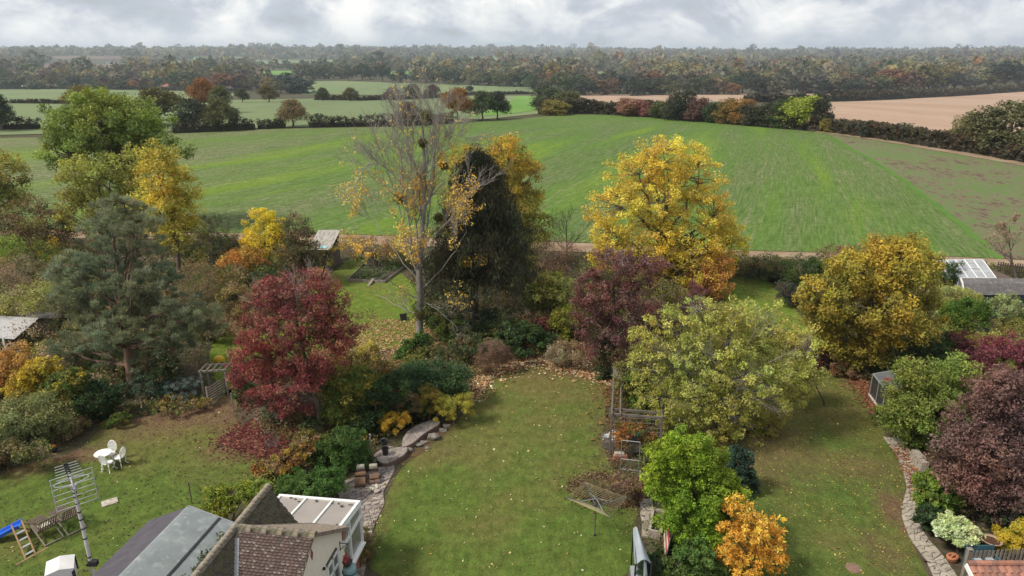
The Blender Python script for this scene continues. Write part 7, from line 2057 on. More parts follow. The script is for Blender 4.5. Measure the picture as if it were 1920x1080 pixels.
def shed_east():
    rl, bl, el = G(1802, 522, 2.75), G(1815, 531, 2.5), G(1842, 553, 1.75)
    r = thing('shed', 'long shed with a grey felt gambrel roof and pale barge board', 'shed', (rl.x, rl.y, 0))
    L = 8.5; X = Vector((1, -.02, 0)).normalized()
    FE = nmat('shed_felt', (.145, .132, .135), (.105, .098, .10), 3, bump=.2, c3=(.19, .18, .18), scale2=5)
    yb = rl.y + (rl.y - el.y)
    prof = [(el.y, 1.75), (bl.y, 2.48), (rl.y, 2.75)]
    x0 = rl.x
    for i, ((y0, z0), (y1, z1)) in enumerate(zip(prof, prof[1:])):
        MB().slab([(x0, y0, z0), (x0 + L, y0, z0), (x0 + L, y1, z1), (x0, y1, z1)], .05).build('roof_felt', FE, r)
        MB().bar((x0 - .03, y0, z0 + .0), (x0 - .03, y1, z1 + .0), .05, .12).build('barge_board', WHITE, r)
    GB = nmat('shed_teal', (.05, .085, .085), (.075, .11, .11), 3)
    w = el.y + .25
    boarded(r, (x0 + .3, w), (x0 + L, w), 0, 1.72, 8, GB, 'wall_board')
    boarded(r, (x0 + .3, rl.y - .08), (x0 + L, rl.y - .08), 0, 2.65, 12, GB, 'wall_board')
    g = [(x0 + .3, w, 0), (x0 + .3, w, 1.72), (x0 + .3, bl.y, 2.4), (x0 + .3, rl.y - .12, 2.62), (x0 + .3, rl.y - .12, 0)]
    MB().slab(g, .06).build('gable', GB, r)
    MB().box((x0 + .22, (el.y + rl.y) / 2, .95), (.05, .8, 1.9)).build('door', TIMBER_DK, r)
    # glasshouse behind
    y = rl.y + 4.4
    a, b = AT(1805, 522, y), AT(1868, 520, y)
    c, d = AT(1795, 494, y + 2.2), AT(1850, 492, y + 2.2)
    gh = thing('greenhouse', 'white framed greenhouse with a sloping glass roof behind the grey shed', 'greenhouse', (a.x, y, 0))
    zt = .5 * (a.z + b.z); zr = zt + .9
    xa, xb = a.x - .3, b.x
    fr = MB()
    P = lambda x, f: (x, y + 2.0 * f, zt + (zr - zt) * f)
    for k in range(5):
        x = xa + (xb - xa) * k / 4
        fr.bar(P(x, 0), P(x, 1), .05); fr.bar((x, y, 0), (x, y, zt), .05); fr.bar((x, y + 4, 0), (x, y + 4, zt), .05); fr.bar((x, y + 4, zt), P(x, 1), .05)
    for f in (0, .35, 1): fr.bar(P(xa, f), P(xb, f), .05)
    fr.bar((xa, y + 4, zt), (xb, y + 4, zt), .05)
    for x in (xa, xb): fr.bar((x, y, zt), (x, y + 4, zt), .05); fr.bar((x, y + 2, 0), P(x, 1), .05)
    fr.build('frame', WHITE, gh)
    GG = nmat('milky_glass', (.34, .35, .375), (.28, .29, .315), 2, rough=.15, spec=.7)
    for k in range(4):
        x, x2 = xa + (xb - xa) * k / 4 + .03, xa + (xb - xa) * (k + 1) / 4 - .03
        MB().slab([P(x, .01), P(x2, .01), P(x2, .99), P(x, .99)], .012).build('roof_pane', GG, gh)
        MB().slab([(x, y, .1), (x2, y, .1), (x2, y, zt - .03), (x, y, zt - .03)], .012).build('wall_pane', GG, gh)
        MB().slab([(x2, y + 4, zt), (x, y + 4, zt), (x, y + 2.05, zr), (x2, y + 2.05, zr)], .012).build('roof_pane', GG, gh)
    x, x2 = xa + (xb - xa) * .5, xa + (xb - xa) * .72
    v = MB(); q = [Vector(P(x, .5)), Vector(P(x2, .5)), Vector(P(x2, .8)), Vector(P(x, .8))]
    for i in range(4): v.bar(q[i] + UP * .05, q[(i + 1) % 4] + UP * .05, .04)
    v.build('roof_vent', WHITE, gh)
    for xx in (xa, xb): MB().slab([(xx, y, .1), (xx, y, zt), (xx, y + 2, zr), (xx, y + 4, zt), (xx, y + 4, .1)], .012).build('end_pane', GG, gh)
    # brown lean-to roof beside it and picket fence
    f = thing('timber_store', 'low brown timber store with a mono pitch roof beside the greenhouse', 'shed', (b.x + 1.2, y, 0))
    p0, p1 = AT(1866, 497, y + 2.5), AT(1905, 518, y)
    MB().slab([(b.x + .3, y - .2, 1.25), (b.x + 2.2, y - .2, 1.0), (b.x + 2.2, y + 2.6, 1.0), (b.x + .3, y + 2.6, 1.6)], .06).build('roof', TIMBER_DK, f)
    boarded(f, (b.x + .4, y), (b.x + 2.1, y), 0, 1.0, 6, TIMBER_DK, 'wall_board'); boarded(f, (b.x + .4, y), (b.x + .4, y + 2.4), 0, 1.2, 6, TIMBER_DK, 'wall_board')
    MB().bar((b.x + .3, y - .25, 1.27), (b.x + 2.3, y - .25, 1.02), .06, .10).build('fascia', TIMBER, f)
    fence = thing('picket_fence', 'brown picket fence at the field edge behind the grey shed', 'fence', G(1880, 518))
    a, b = G(1868, 513), G(1990, 527); L = (b - a).length; dv = (b - a).normalized(); n = int(L / .17)
    for k in range(n):
        p = a + dv * .17 * k; h = 1.05 + random.uniform(-.06, .06)
        m = MB(); m.box(p + UP * h / 2, (.10, .025, h), math.atan2(dv.y, dv.x)); m.build('picket', TIMBER_DK, fence)
    for z in (.3, .8): MB().bar(a + UP * z + Vector((0, .05, 0)), b + UP * z + Vector((0, .05, 0)), .05, .08).build('rail', TIMBER_DK, fence)
shed_east()

# low glass frame in the east garden
def glass_frame():
    a, b = G(1630, 741), G(1653, 773)
    e = (b - a).normalized(); n = Vector((-e.y, e.x, 0));
    if n.x < 0: n = -n
    r = thing('cold_frame', 'small glazed lean to frame with dark panes and a pale base board', 'cold frame', a)
    L = (b - a).length; D = .95; h0, h1 = 1.28, 1.55
    MB().bar(a + UP * .05 - n * .04, b + UP * .05 - n * .04, .09, .10).build('base_board', nmat('base_pale', (.50, .45, .42), (.42, .38, .35), 3), r)
    AL = nmat('frame_alloy', (.30, .30, .30), (.24, .24, .24), 5, rough=.4)
    f = MB()
    c = [a, b, b + n * D, a + n * D]; hs = [h0, h0, h1, h1]
    for p, h in zip(c, hs): f.bar(p + UP * .02, p + UP * h, .04)
    for i in range(4): f.bar(c[i] + UP * hs[i], c[(i + 1) % 4] + UP * hs[(i + 1) % 4], .045)
    f.bar(a + e * L / 2 + UP * .1, a + e * L / 2 + UP * h0, .035)
    f.bar(a + e * L / 2 + UP * h0, a + e * L / 2 + n * D + UP * h1, .035)
    f.build('frame', AL, r)
    DG = nmat('dark_glass', (.03, .033, .03), (.05, .054, .05), 1.2, rough=.3, spec=.08)
    for i in range(2):
        s, t = a + e * (L * i / 2 + .03), a + e * (L * (i + 1) / 2 - .03)
        MB().slab([s + UP * .12, t + UP * .12, t + UP * (h0 - .03), s + UP * (h0 - .03)], .012).build('wall_pane', DG, r)
        MB().slab([s + UP * (h0 + .01), t + UP * (h0 + .01), t + n * D + UP * (h1 + .01), s + n * D + UP * (h1 + .01)], .012).build('roof_pane', GLASS, r)
    MB().slab([b + UP * .1, b + n * D + UP * .1, b + n * D + UP * (h1 - .03), b + UP * (h0 - .03)], .012).build('end_pane', DG, r)
    MB().slab([a + n * D + UP * .1, a + UP * .1, a + UP * (h0 - .03), a + n * D + UP * (h1 - .03)], .012).build('end_pane', DG, r)
    cs = np.array([np.array(a + e * L * x + n * D * y) + [0, 0, h0 + .2 * y + .1] for x, y in ((.5, .3), (.45, .4), (.6, .35), (.55, .5))])
    V, F, col = leaves(cs, np.tile([0, 0, 1.], (4, 1)), 18, .14, .09, [(.42, .06, .03), (.36, .09, .04)])
    q = thing('red_leaf_spray', 'spray of bright red leaves lying on the glass frame roof', 'leaves', Vector(cs[0])); fastmesh('foliage', V - np.array(q.location), F, [LEAF], col=col, parent=q)
glass_frame()
for k, (x, y, z, lab) in enumerate(((1700, 678, 1.6, 'orange red flower head poking out of the dark camellia'),)):
    c = G(x, y, z); q = thing('red_leaf_spray', lab, 'flowers', c)
    V, F, col = leaves(np.array([np.array(c), np.array(c) + [.2, .1, .05]]), np.tile([0, 0, 1.], (2, 1)), 24, .16, .10, [(.46, .10, .03), (.40, .07, .03)]); fastmesh('foliage', V - np.array(c), F, [LEAF], col=col, parent=q)

# curved crazy paved path on the east side
crazy('garden_path', None, [(1655, 820), (1678, 850), (1693, 885), (1700, 915), (1692, 945), (1690, 970), (1705, 1010), (1735, 1050), (1755, 1095)], [(1690, 823), (1714, 856), (1730, 888), (1727, 918), (1717, 945), (1716, 967), (1737, 1007), (1774, 1050), (1803, 1095)], 110, STL)
def low_wall(pts, h, w, label, mat):
    r = thing('low_wall', label, 'wall', G(*pts[0]))
    for a, b in zip(pts, pts[1:]):
        p, q = G(*a), G(*b); L = (q - p).length; n = max(1, round(L / .45)); d = (q - p).normalized()
        for k in range(n):
            for lv in range(2):
                o = (.5 if lv else 0) * .2
                s = p + d * (L * k / n + .01); t = p + d * (L * (k + 1) / n - .012)
                MB().bar(s + UP * (h * (lv + .5) / 2), t + UP * (h * (lv + .5) / 2), w * random.uniform(.9, 1.05), h / 2 * .95).build('stone', random.choice(mat), r)
low_wall([(1712, 862), (1732, 888)], .55, .35, 'pale low stone wall beside the crazy paved path', STL)
low_wall([(1210, 938), (1217, 985), (1216, 1010)], .10, .55, 'strip of pale edging stones by the drying line bed', STL)
def trough():
    a, b = G(1217, 1008), G(1224, 968); r = thing('stone_trough', 'long narrow stone trough with a dark inside', 'trough', a)
    d = (b - a).normalized(); n = Vector((d.y, -d.x, 0)); h = .38
    for s in (0, .42): MB().bar(a + n * s + UP * h / 2, b + n * s + UP * h / 2, .10, h).build('side', STL[0], r)
    for q in (a, b): MB().bar(q + UP * h / 2, q + n * .42 + UP * h / 2, .09, h * .98).build('end', STL[1], r)
    MB().bar(a + n * .21 + UP * .06, b + n * .21 + UP * .06, .30, .1).build('soil', nmat('trough_soil', (.02, .018, .014), (.03, .026, .02), 5), r)
trough()
# grey swing canopy and striped windbreak
def canopy():
    r = thing('garden_swing', 'garden swing seat under a grey blue canvas canopy', 'garden swing', G(1208, 1072))
    TL, TR, BR, BL = G(1188, 990, 1.75), G(1200, 1008, 1.75), G(1222, 1052, 1.75), G(1192, 1056, 1.75)
    CV = nmat('canvas_grey', (.30, .335, .37), (.25, .28, .315), 2, rough=.7); n = 8; m = MB(); vs = []
    for i in range(n + 1):
        f = i / n; a, b = TL.lerp(BL, f), TR.lerp(BR, f)
        for j in range(n + 1):
            g = j / n; p = a.lerp(b, g); p.z += .22 * math.sin(math.pi * min(1, g * 1.05)) + .03 * math.sin(f * 6) - .10 * f; vs.append(p)
    fs = [(i * (n + 1) + j, (i + 1) * (n + 1) + j, (i + 1) * (n + 1) + j + 1, i * (n + 1) + j + 1) for i in range(n) for j in range(n)]
    vs2 = [v - UP * .015 for v in vs]; N = len(vs)
    m.add(vs + vs2, fs + [tuple(k + N for k in reversed(f)) for f in fs]); m.build('canopy', CV, r, smooth=True)
    m = MB(); m.slab([TL, BL, BL - UP * .22, TL - UP * .22], .012); m.build('valance', nmat('valance_pale', (.36, .42, .46), (.30, .35, .40), 3), r)
    for p in (TL, TR, BR, BL): MB().bar(p - UP * .04, Vector((p.x, p.y, 0)), .05).build('leg', BLACK, r)
    sc = (TL + TR + BR + BL) / 4; dv = (BL - TL).normalized(); dv.z = 0
    MB().bar(sc - dv * .55 - UP * 1.3, sc + dv * .55 - UP * 1.3, .5, .10).build('seat', CV, r)
    MB().bar(sc - dv * .55 - UP * .95 + Vector((.22, 0, 0)), sc + dv * .55 - UP * .95 + Vector((.22, 0, 0)), .08, .5).build('backrest', CV, r)
    t = thing('bench', 'grey slatted bench end standing before the swing canopy', 'bench', G(1196, 1090))
    a, b = G(1182, 1066, .45), G(1196, 1066, .45)
    for k in range(4):
        o = Vector((0, -.16 * k, 0)); MB().bar(a + o, b + o + Vector((.35, 0, 0)), .12, .04).build('slat', nmat('bench_grey', (.36, .31, .32), (.28, .25, .26), 5), t)
    for x in (a, b + Vector((.3, 0, 0))): MB().bar(x - UP * .02, Vector((x.x, x.y, 0)), .06).build('leg', TIMBER, t); MB().bar(x - UP * .02 - Vector((0, .5, 0)), Vector((x.x, x.y - .5, 0)), .06).build('leg', TIMBER, t)
canopy()
def windbreak():
    a, b = G(1245, 1062), G(1243, 1012); r = thing('windbreak', 'narrow red and white striped windbreak between the bushes', 'windbreak', a)
    h = 1.15; d = (b - a).normalized(); n = Vector((d.y, -d.x, 0))
    REDC = nmat('red_canvas', (.42, .06, .05), (.34, .05, .045), 4); WHC = nmat('white_canvas', (.62, .58, .54), (.55, .50, .47), 4)
    for k in range(5):
        z0, z1 = h * k / 5, h * (k + 1) / 5
        m = MB(); o0, o1 = n * (.025 * k), n * (.025 * (k + 1))
        m.slab([a + UP * z0 + o0, b + UP * z0 + o0, b + UP * z1 + o1, a + UP * z1 + o1], .01); m.build('stripe', REDC if k % 2 == 0 else WHC, r)
    for q in (a, b): MB().bar(q, q + UP * (h + .12) + n * .14, .03).build('stake', TIMBER, r)
windbreak()

# weathered timber pergola with trellis
def pergola():
    A, B = G(1147, 777, 2.1), G(1241, 784, 2.1); C = G(1158, 692, 2.1)
    r = thing('pergola', 'weathered timber pergola with trellis panel and long side beams', 'pergola', (A.x, A.y, 0))
    e = (B - A).normalized(); n = Vector((-e.y, e.x, 0)); W = (B - A).length; D = (C - A).dot(n)
    PW = nmat('pergola_wood', (.165, .142, .125), (.105, .09, .08), 6, bump=.3, stretch=(.3, 1, 1))
    for s in (0, W): 
        for t in (0, D * .5, D):
            p = A + e * s + n * t; MB().bar(Vector((p.x, p.y, 0)), Vector((p.x, p.y, 2.06)), .09).build('post', PW, r)
    for t in (0, .48): MB().bar(A - e * .15 + n * t + UP * .02, B + e * .15 + n * t + UP * .02, .06, .10).build('cross_beam', PW, r)
    for t in (D - .1, D - .9, D * .62): MB().bar(A - e * .1 + n * t + UP * .08, B + e * .1 + n * t + UP * .08, .07, .09).build('cross_beam', PW, r)
    for s in (.0, .38, W): MB().bar(A + e * s - n * .2 + UP * .12, A + e * s + n * (D + .2) + UP * .12, .06, .08).build('side_beam', PW, r)
    for k in range(9): MB().bar(A + e * (W * (k + .5) / 9) - UP * .08, Vector((*(A + e * (W * (k + .5) / 9)).xy, .15)), .025).build('lattice_upright', PW, r)
    for k in range(9):
        z = .25 + 1.75 * k / 8; p = Vector((A.x, A.y, z)) - n * .02; MB().bar(p, p + e * W, .025).build('lattice_rail', PW, r)
    # deck-like boards at the far end
    for k in range(7): MB().bar(A + e * .02 + n * (D * .72 + .16 * k) + UP * .17, A + e * .95 + n * (D * .72 + .16 * k) + UP * .17, .13, .03).build('top_board', PW, r)
    # planter box with white flowers
    q = G(1142, 835); b = thing('planter_box', 'angular wooden planter by the pergola with white flowers', 'planter', q)
    for (s, t, L, M_) in ((Vector((-.35, -.3, 0)), Vector((.4, -.4, 0)), 0, 0), (Vector((-.35, -.3, 0)), Vector((-.3, .45, 0)), 0, 0), (Vector((-.3, .45, 0)), Vector((.45, .45, 0)), 0, 0)):
        for lv in (0, 1): MB().bar(q + s + UP * (.12 + .2 * lv), q + t + UP * (.12 + .2 * lv), .05, .18).build('board', PW, b)
    MB().box(q + Vector((.05, .05, .15)), (.6, .6, .3)).build('soil', LOGD, b)
    f = thing('flowering_plant', 'bunch of bluish white flowers in the wooden planter', 'flowers', q + UP * .35)
    cs = np.array([np.array(q) + [x, y, .50 + z] for x, y, z in RNG.normal(0, .16, (16, 3)) * [1, 1, .5]])
    V, F, col = leaves(cs, np.tile([0, 0, 1.], (16, 1)), 16, .10, .075, [(.62, .65, .72), (.70, .72, .74), (.45, .50, .60), (.10, .14, .05)]); fastmesh('foliage', V - np.array(f.location), F, [LEAF], col=col, parent=f)
    # garden chair plank, trough pot, green netting
    t0, t1 = G(1182, 822, .9), G(1192, 848, .35)
    k = thing('bench', 'grey slatted bench back leaning inside the pergola', 'bench', G(1190, 850))
    for i in range(6):
        o = Vector((.085 * i - .1, 0, 0)); MB().bar(t0 + o, t1 + o + Vector((.05, 0, 0)), .07, .025).build('slat', PW, k)
    for z in (.25, .75):
        m = t0.lerp(t1, z); MB().bar(m + Vector((-.15, .03, -.03)), m + Vector((.45, .03, -.03)), .05).build('rail', PW, k)
    for x in (-.1, .35): MB().bar(t1 + Vector((x, .05, 0)), Vector((t1.x + x, t1.y + .2, 0)), .05).build('leg', PW, k)
    p = G(1162, 862); o = thing('brick_planter', 'low red brick planter with a grey block on the pergola floor', 'planter', p)
    for lv in range(3):
        for i in range(3): MB().box(p + Vector((-.22 + .22 * i + (.05 if lv % 2 else 0), 0, .05 + .085 * lv)), (.205, .22, .075)).build('brick', BRICK, o)
    MB().box(p + Vector((-.03, .05, .31)), (.45, .2, .09)).build('block', STONE_LT, o)
    g = thing('watering_can', 'green watering can on the pergola bench', 'watering can', G(1196, 818, .35) )
    c = wloc(g); GP = nmat('green_plastic', (.02, .20, .13), (.025, .24, .16), 4, rough=.4)
    MB().lathe((c.x, c.y, c.z), [(.11, 0), (.13, .02), (.12, .24), (.08, .26)], 12).build('body', GP, g)
    MB().tube([c + Vector((.11, 0, .05)), c + Vector((.25, 0, .2)), c + Vector((.32, 0, .3))], [.025, .018, .03], 8).build('spout', GP, g)
    MB().tube([c + Vector((-.11, 0, .05)), c + Vector((-.22, 0, .2)), c + Vector((-.1, 0, .33)), c + Vector((.05, 0, .27))], .014, 6).build('handle', GP, g)
    st = thing('plant_pot', 'terracotta pot with a rusty brown plant inside the pergola', 'plant pot', G(1180, 828))
    c = wloc(st); MB().lathe(tuple(c), [(.14, 0), (.20, .32), (.22, .33), (.22, .38), (.18, .38)], 14).build('pot', TERRA, st)
    cs = np.array([np.array(c) + [x, y, .65 + z] for x, y, z in RNG.normal(0, .2, (26, 3))])
    V, F, col = leaves(cs, rdir(26), 22, .14, .09, RUST + ORANGE[1:2] + OLIVE); fastmesh('foliage', V - np.array(c), F, [LEAF], col=col, parent=st)
    # metal hoop frame on the lawn edge
    h = thing('metal_frame', 'thin grey metal frame standing in front of the pergola', 'metal frame', G(1163, 882))
    a, b = G(1163, 880), G(1197, 884)
    m = MB(); t = 1.5
    m.tube([a, a + UP * t], .018, 6); m.build('upright', METAL, h); MB().tube([b, b + UP * t], .018, 6).build('upright', METAL, h)
    for z in (.03, .55, t): MB().tube([a + UP * z, b + UP * z], .018, 6).build('rail', METAL, h)
pergola()

# trellis gate on the west side
def trellis():
    r = thing('trellis_fence', 'old wooden trellis fence panel behind the west lawn', 'trellis', G(325, 735))
    a, b = G(325, 738), G(378, 738); h = 1.75
    d = (b - a).normalized()
    for k in range(9): p = a.lerp(b, k / 8); MB().bar(p, p + UP * h, .04).build('upright', TIMBER_DK, r)
    for k in range(8): z = .2 + (h - .25) * k / 7; MB().bar(a + UP * z, b + UP * z, .035).build('rail', TIMBER_DK, r)
    for q in (a, b): MB().bar(q, q + UP * (h + .15), .09).build('post', TIMBER_DK, r)
    g = thing('trellis_arch', 'timber arch joining the trellis to the leaning gate', 'garden arch', G(400, 740))
    c, e = G(383, 745), G(428, 742)
    for q in (c, e, c + Vector((0, .8, 0)), e + Vector((0, .8, 0))): MB().bar(q, q + UP * 1.55, .09).build('post', TIMBER, g)
    for o in (0, .8): MB().bar(c + UP * 1.55 + Vector((-.1, o, 0)), e + UP * 1.55 + Vector((.1, o, 0)), .08, .1).build('beam', TIMBER, g)
    for k in range(5): p = c.lerp(e, k / 4) + UP * 1.6; MB().bar(p - Vector((0, .15, 0)), p + Vector((0, .95, 0)), .05, .06).build('rafter', TIMBER, g)
    w = thing('gate', 'low slatted wooden gate leaning at the edge of the west lawn', 'gate', G(392, 760))
    p, q = G(392, 762), G(424, 736)
    MB().bar(p, p + UP * 1.15, .09).build('post', TIMBER, w); MB().bar(q, q + UP * .9, .08).build('post', TIMBER_DK, w)
    for k in range(6): z = .12 + .15 * k; MB().bar(p + UP * (z + .15), q + UP * z, .03, .085).build('slat', TIMBER, w)
trellis()

# bird bath, orange pot ornament, fence, bench and tiled roof in the near corner
p = G(1850, 1048); r = thing('bird_bath', 'terracotta bird bath on a round column', 'bird bath', p)
MB().lathe((0, 0, 0), [(.20, 0), (.20, .06), (.13, .10), (.105, .5), (.13, .72), (.16, .74)], 16).build('column', nmat('bath_terra', (.33, .19, .12), (.25, .15, .10), 5), r, world=False, smooth=True)
MB().lathe((0, 0, .74), [(.10, 0), (.30, .05), (.36, .12), (.325, .13), (.28, .07), (.05, .05)], 22).build('bowl', nmat('bath_bowl', (.34, .24, .17), (.26, .19, .14), 5), r, world=False)
MB().lathe((0, 0, .80), [(.0, 0), (.295, .0), (.295, .012), (.0, .012)], 22).build('water', nmat('bath_water', (.10, .055, .035), (.07, .04, .03), 4, rough=.15), r, world=False)
p = G(1784, 1052); r = thing('clay_ornament', 'orange clay pot ornament with holes lying beside the path', 'ornament', p, .5)
MB().tube([(.2 * math.cos(t), .14 * math.sin(t), .20) for t in [2 * math.pi * k / 16 for k in range(16)]], .055, 8, closed=True).build('ring', TERRA, r, world=False, smooth=True)
MB().lathe((0, 0, 0), [(.10, 0), (.18, .07), (.19, .14), (.15, .17)], 14).build('bowl', TERRA, r, world=False, smooth=True)
MB().bar((-.2, 0, .22), (.2, 0, .24), .07, .05).build('handle', TERRA, r, world=False)
def corner():
    f = thing('picket_fence', 'low weathered picket fence beside the bird bath', 'fence', G(1810, 1075))
    a, b = G(1808, 1070), G(1960, 1062); d = (b - a).normalized(); L = (b - a).length; n = int(L / .16)
    for k in range(n): q = a + d * (.16 * k); MB().box(q + UP * .42, (.085, .02, .84 + random.uniform(-.03, .03)), math.atan2(d.y, d.x)).build('picket', TIMBER, f)
    for z in (.25, .62): MB().bar(a + UP * z + Vector((0, .03, 0)), b + UP * z + Vector((0, .03, 0)), .03, .07).build('rail', TIMBER, f)
    q = G(1803, 1095); t = AT(1803, 1030, q.y)
    o = thing('post', 'stout grey timber post at the end of the low picket fence', 'post', q); MB().bar(q, (q.x, q.y, t.z), .14).build('shaft', TIMBER, o); MB().box((q.x, q.y, t.z + .015), (.17, .17, .03)).build('cap', TIMBER, o)
    bl = G(1840, 1072); k = thing('bench', 'dark blue painted garden bench behind the tiled roof', 'bench', bl)
    BLU = nmat('blue_paint', (.035, .095, .125), (.05, .12, .155), 4)
    for i in range(4): MB().bar(bl + Vector((-.5, .1 * i - .1, .44)), bl + Vector((.5, .1 * i - .1, .44)), .08, .03).build('seat_slat', BLU, k)
    for i in range(4): MB().bar(bl + Vector((-.5, .34, .55 + .1 * i)), bl + Vector((.5, .34, .55 + .1 * i)), .03, .08).build('back_slat', BLU, k)
    for x in (-.48, .48):
        MB().bar(bl + Vector((x, -.15, 0)), bl + Vector((x, -.15, .6)), .05).build('leg', BLU, k); MB().bar(bl + Vector((x, .34, 0)), bl + Vector((x, .34, .9)), .05).build('leg', BLU, k); MB().bar(bl + Vector((x, -.18, .6)), bl + Vector((x, .34, .6)), .06, .03).build('armrest', BLU, k)
    for x in (-.22, .22): MB().box(bl + Vector((x, .10, .50)), (.26, .26, .08)).build('cushion', nmat('cushion_grey', (.34, .37, .40), (.28, .31, .34), 5), k)
    # outhouse roof
    zr = 2.7; A = G(1815, 1060, zr); s = .45
    h = thing('outhouse', 'small outhouse with a terracotta tiled roof and white barge board', 'outhouse', (A.x, A.y, 0))
    W, D = 4.5, 4.0
    P = lambda x, y: Vector((A.x + x, A.y - y, zr - s * y))
    rf = MB().slab([P(0, D), P(W, D), P(W, 0), P(0, 0)], .06).build('roof', TERRA, h)
    tl = [nmat('red_clay_a', (.30, .135, .09), (.23, .105, .075), 6, bump=.3), nmat('red_clay_b', (.36, .17, .12), (.28, .13, .095), 6, bump=.3), nmat('red_clay_c', (.24, .12, .09), (.18, .095, .075), 6, bump=.3)]
    for rr in range(5):
        for c in range(20):
            x = .225 * c + (.11 if rr % 2 else 0); y = .24 * rr
            p0, p1 = P(x, y) + UP * .03, P(x, y + .27) + UP * .05
            m = MB(); k8 = 6
            vs = []
            for pp in (p0, p1):
                for j in range(k8 + 1): vs.append(pp + Vector((.212 * j / k8, 0, .028 * math.sin(math.pi * j / k8))))
            m.add(vs, [(j, k8 + 1 + j, k8 + 2 + j, j + 1) for j in range(k8)])
            if x < W - .22: m.build('roof_tile', random.choice(tl), rf)
    for c in range(19):
        MB().tube([P(.235 * c, -.02) + UP * .05, P(.235 * c + .23, -.02) + UP * .06], [.085, .095], 8).build('ridge_tile', random.choice(tl), rf)
    MB().bar(P(-.06, -.02) + UP * .0, P(-.06, D), .04, .16).build('barge_board', WHITE, h)
    w = MB(); w.box((A.x + .2, A.y - 1.4, .75), (.15, 4.4, 1.5)); w.box((A.x + 2.3, A.y - .15, 1.3), (4.2, .15, 2.6)); w.build('wall', BRICK, h)
corner()
# pots and butt by the conservatory
def butt():
    d2 = HV['d2']; c = AT(652, 1052, HV['E'].y + .9)
    c = Vector((HV['E'].x + .42, HV['E'].y + 1.35, 0))
    t = AT(655, 1062, c.y); r = thing('water_butt', 'tall pale blue green water butt against the cream gable wall', 'water butt', (t.x, c.y, 0))
    BG = nmat('butt_blue', (.20, .32, .32), (.16, .26, .27), 3, rough=.5); zt = t.z
    MB().lathe((t.x, c.y, 0), [(.20, 0), (.24, zt * .4), (.235, zt * .8), (.21, zt * .97), (.20, zt)], 18).build('body', BG, r, smooth=True)
    MB().lathe((t.x, c.y, zt * .93), [(.235, 0), (.245, .02), (.235, .04)], 18).build('rim', nmat('butt_dark', (.03, .08, .08), (.04, .09, .09), 3), r)
    b = thing('hanging_basket', 'hanging basket of red flowers above the water butt', 'flower basket', (t.x - .05, c.y, zt + .05)); q = wloc(b)
    MB().lathe((q.x, q.y, q.z - .02), [(.05, 0), (.13, .06), (.16, .16), (.15, .16)], 14).build('basket', nmat('basket_dark', (.06, .05, .04), (.035, .03, .025), 8), b)
    MB().bar(q + UP * .2, q + Vector((-.1, 0, .75)), .012).bar(q + Vector((.18, 0, .2)), q + Vector((-.1, 0, .75)), .012).build('chain', METAL, b)
    cs = np.array([np.array(q) + [x, y, .24 + z] for x, y, z in RNG.normal(0, .065, (14, 3))])
    V, F, col = leaves(cs, rdir(14), 14, .06, .05, [(.45, .03, .03), (.40, .05, .06), (.05, .07, .03), (.5, .10, .12)]); fastmesh('foliage', V - np.array(q), F, [LEAF], col=col, parent=b)
    for i, (px, s, lab) in enumerate((((692, 1022), .24, 'largest flower pot with a brown plant beside the terrace edge'), ((684, 1040), .19, 'terracotta flower pot nearest the conservatory plinth'), ((681, 1056), .16, 'small flower pot in front of the row by the terrace'), ((694, 1046), .15, 'low flower pot standing at the lawn edge'))):
        p = G(*px); f = thing('plant_pot', lab, 'plant pot', p, 0, 'plant pots at the corner of the conservatory')
        MB().lathe((0, 0, 0), [(s * .6, 0), (s * .95, s * 1.5), (s, s * 1.5), (s, s * 1.7), (s * .85, s * 1.7)], 12).build('pot', nmat('pot_buff', (.22, .15, .10), (.16, .11, .075), 5), f, world=False)
        cs = np.array([[x * s * 3, y * s * 3, s * 2.2 + z * s * 2] for x, y, z in RNG.normal(0, .33, (26, 3))])
        V, F, col = leaves(cs, rdir(26), 16, .12, .075, OLIVE + BROWN + GREEN[:1] + GOLD[3:]); fastmesh('foliage', V, F, [LEAF], col=col, parent=f)
butt()
# orange pumpkin-like flower on the west border
p = G(103, 848); r = thing('flower_pot', 'small dark pot with an orange flower head on the red soil', 'flower pot', p)
MB().lathe((0, 0, 0), [(.10, 0), (.16, .22), (.14, .22)], 12).build('pot', BLACK, r, world=False)
V, F, col = leaves(np.array([[0, 0, .32], [.06, .02, .34], [-.06, .03, .33]]), np.tile([0, 0, 1.], (3, 1)), 16, .10, .09, [(.58, .26, .05), (.50, .20, .04)]); fastmesh('foliage', V, F, [LEAF], col=col, parent=r)
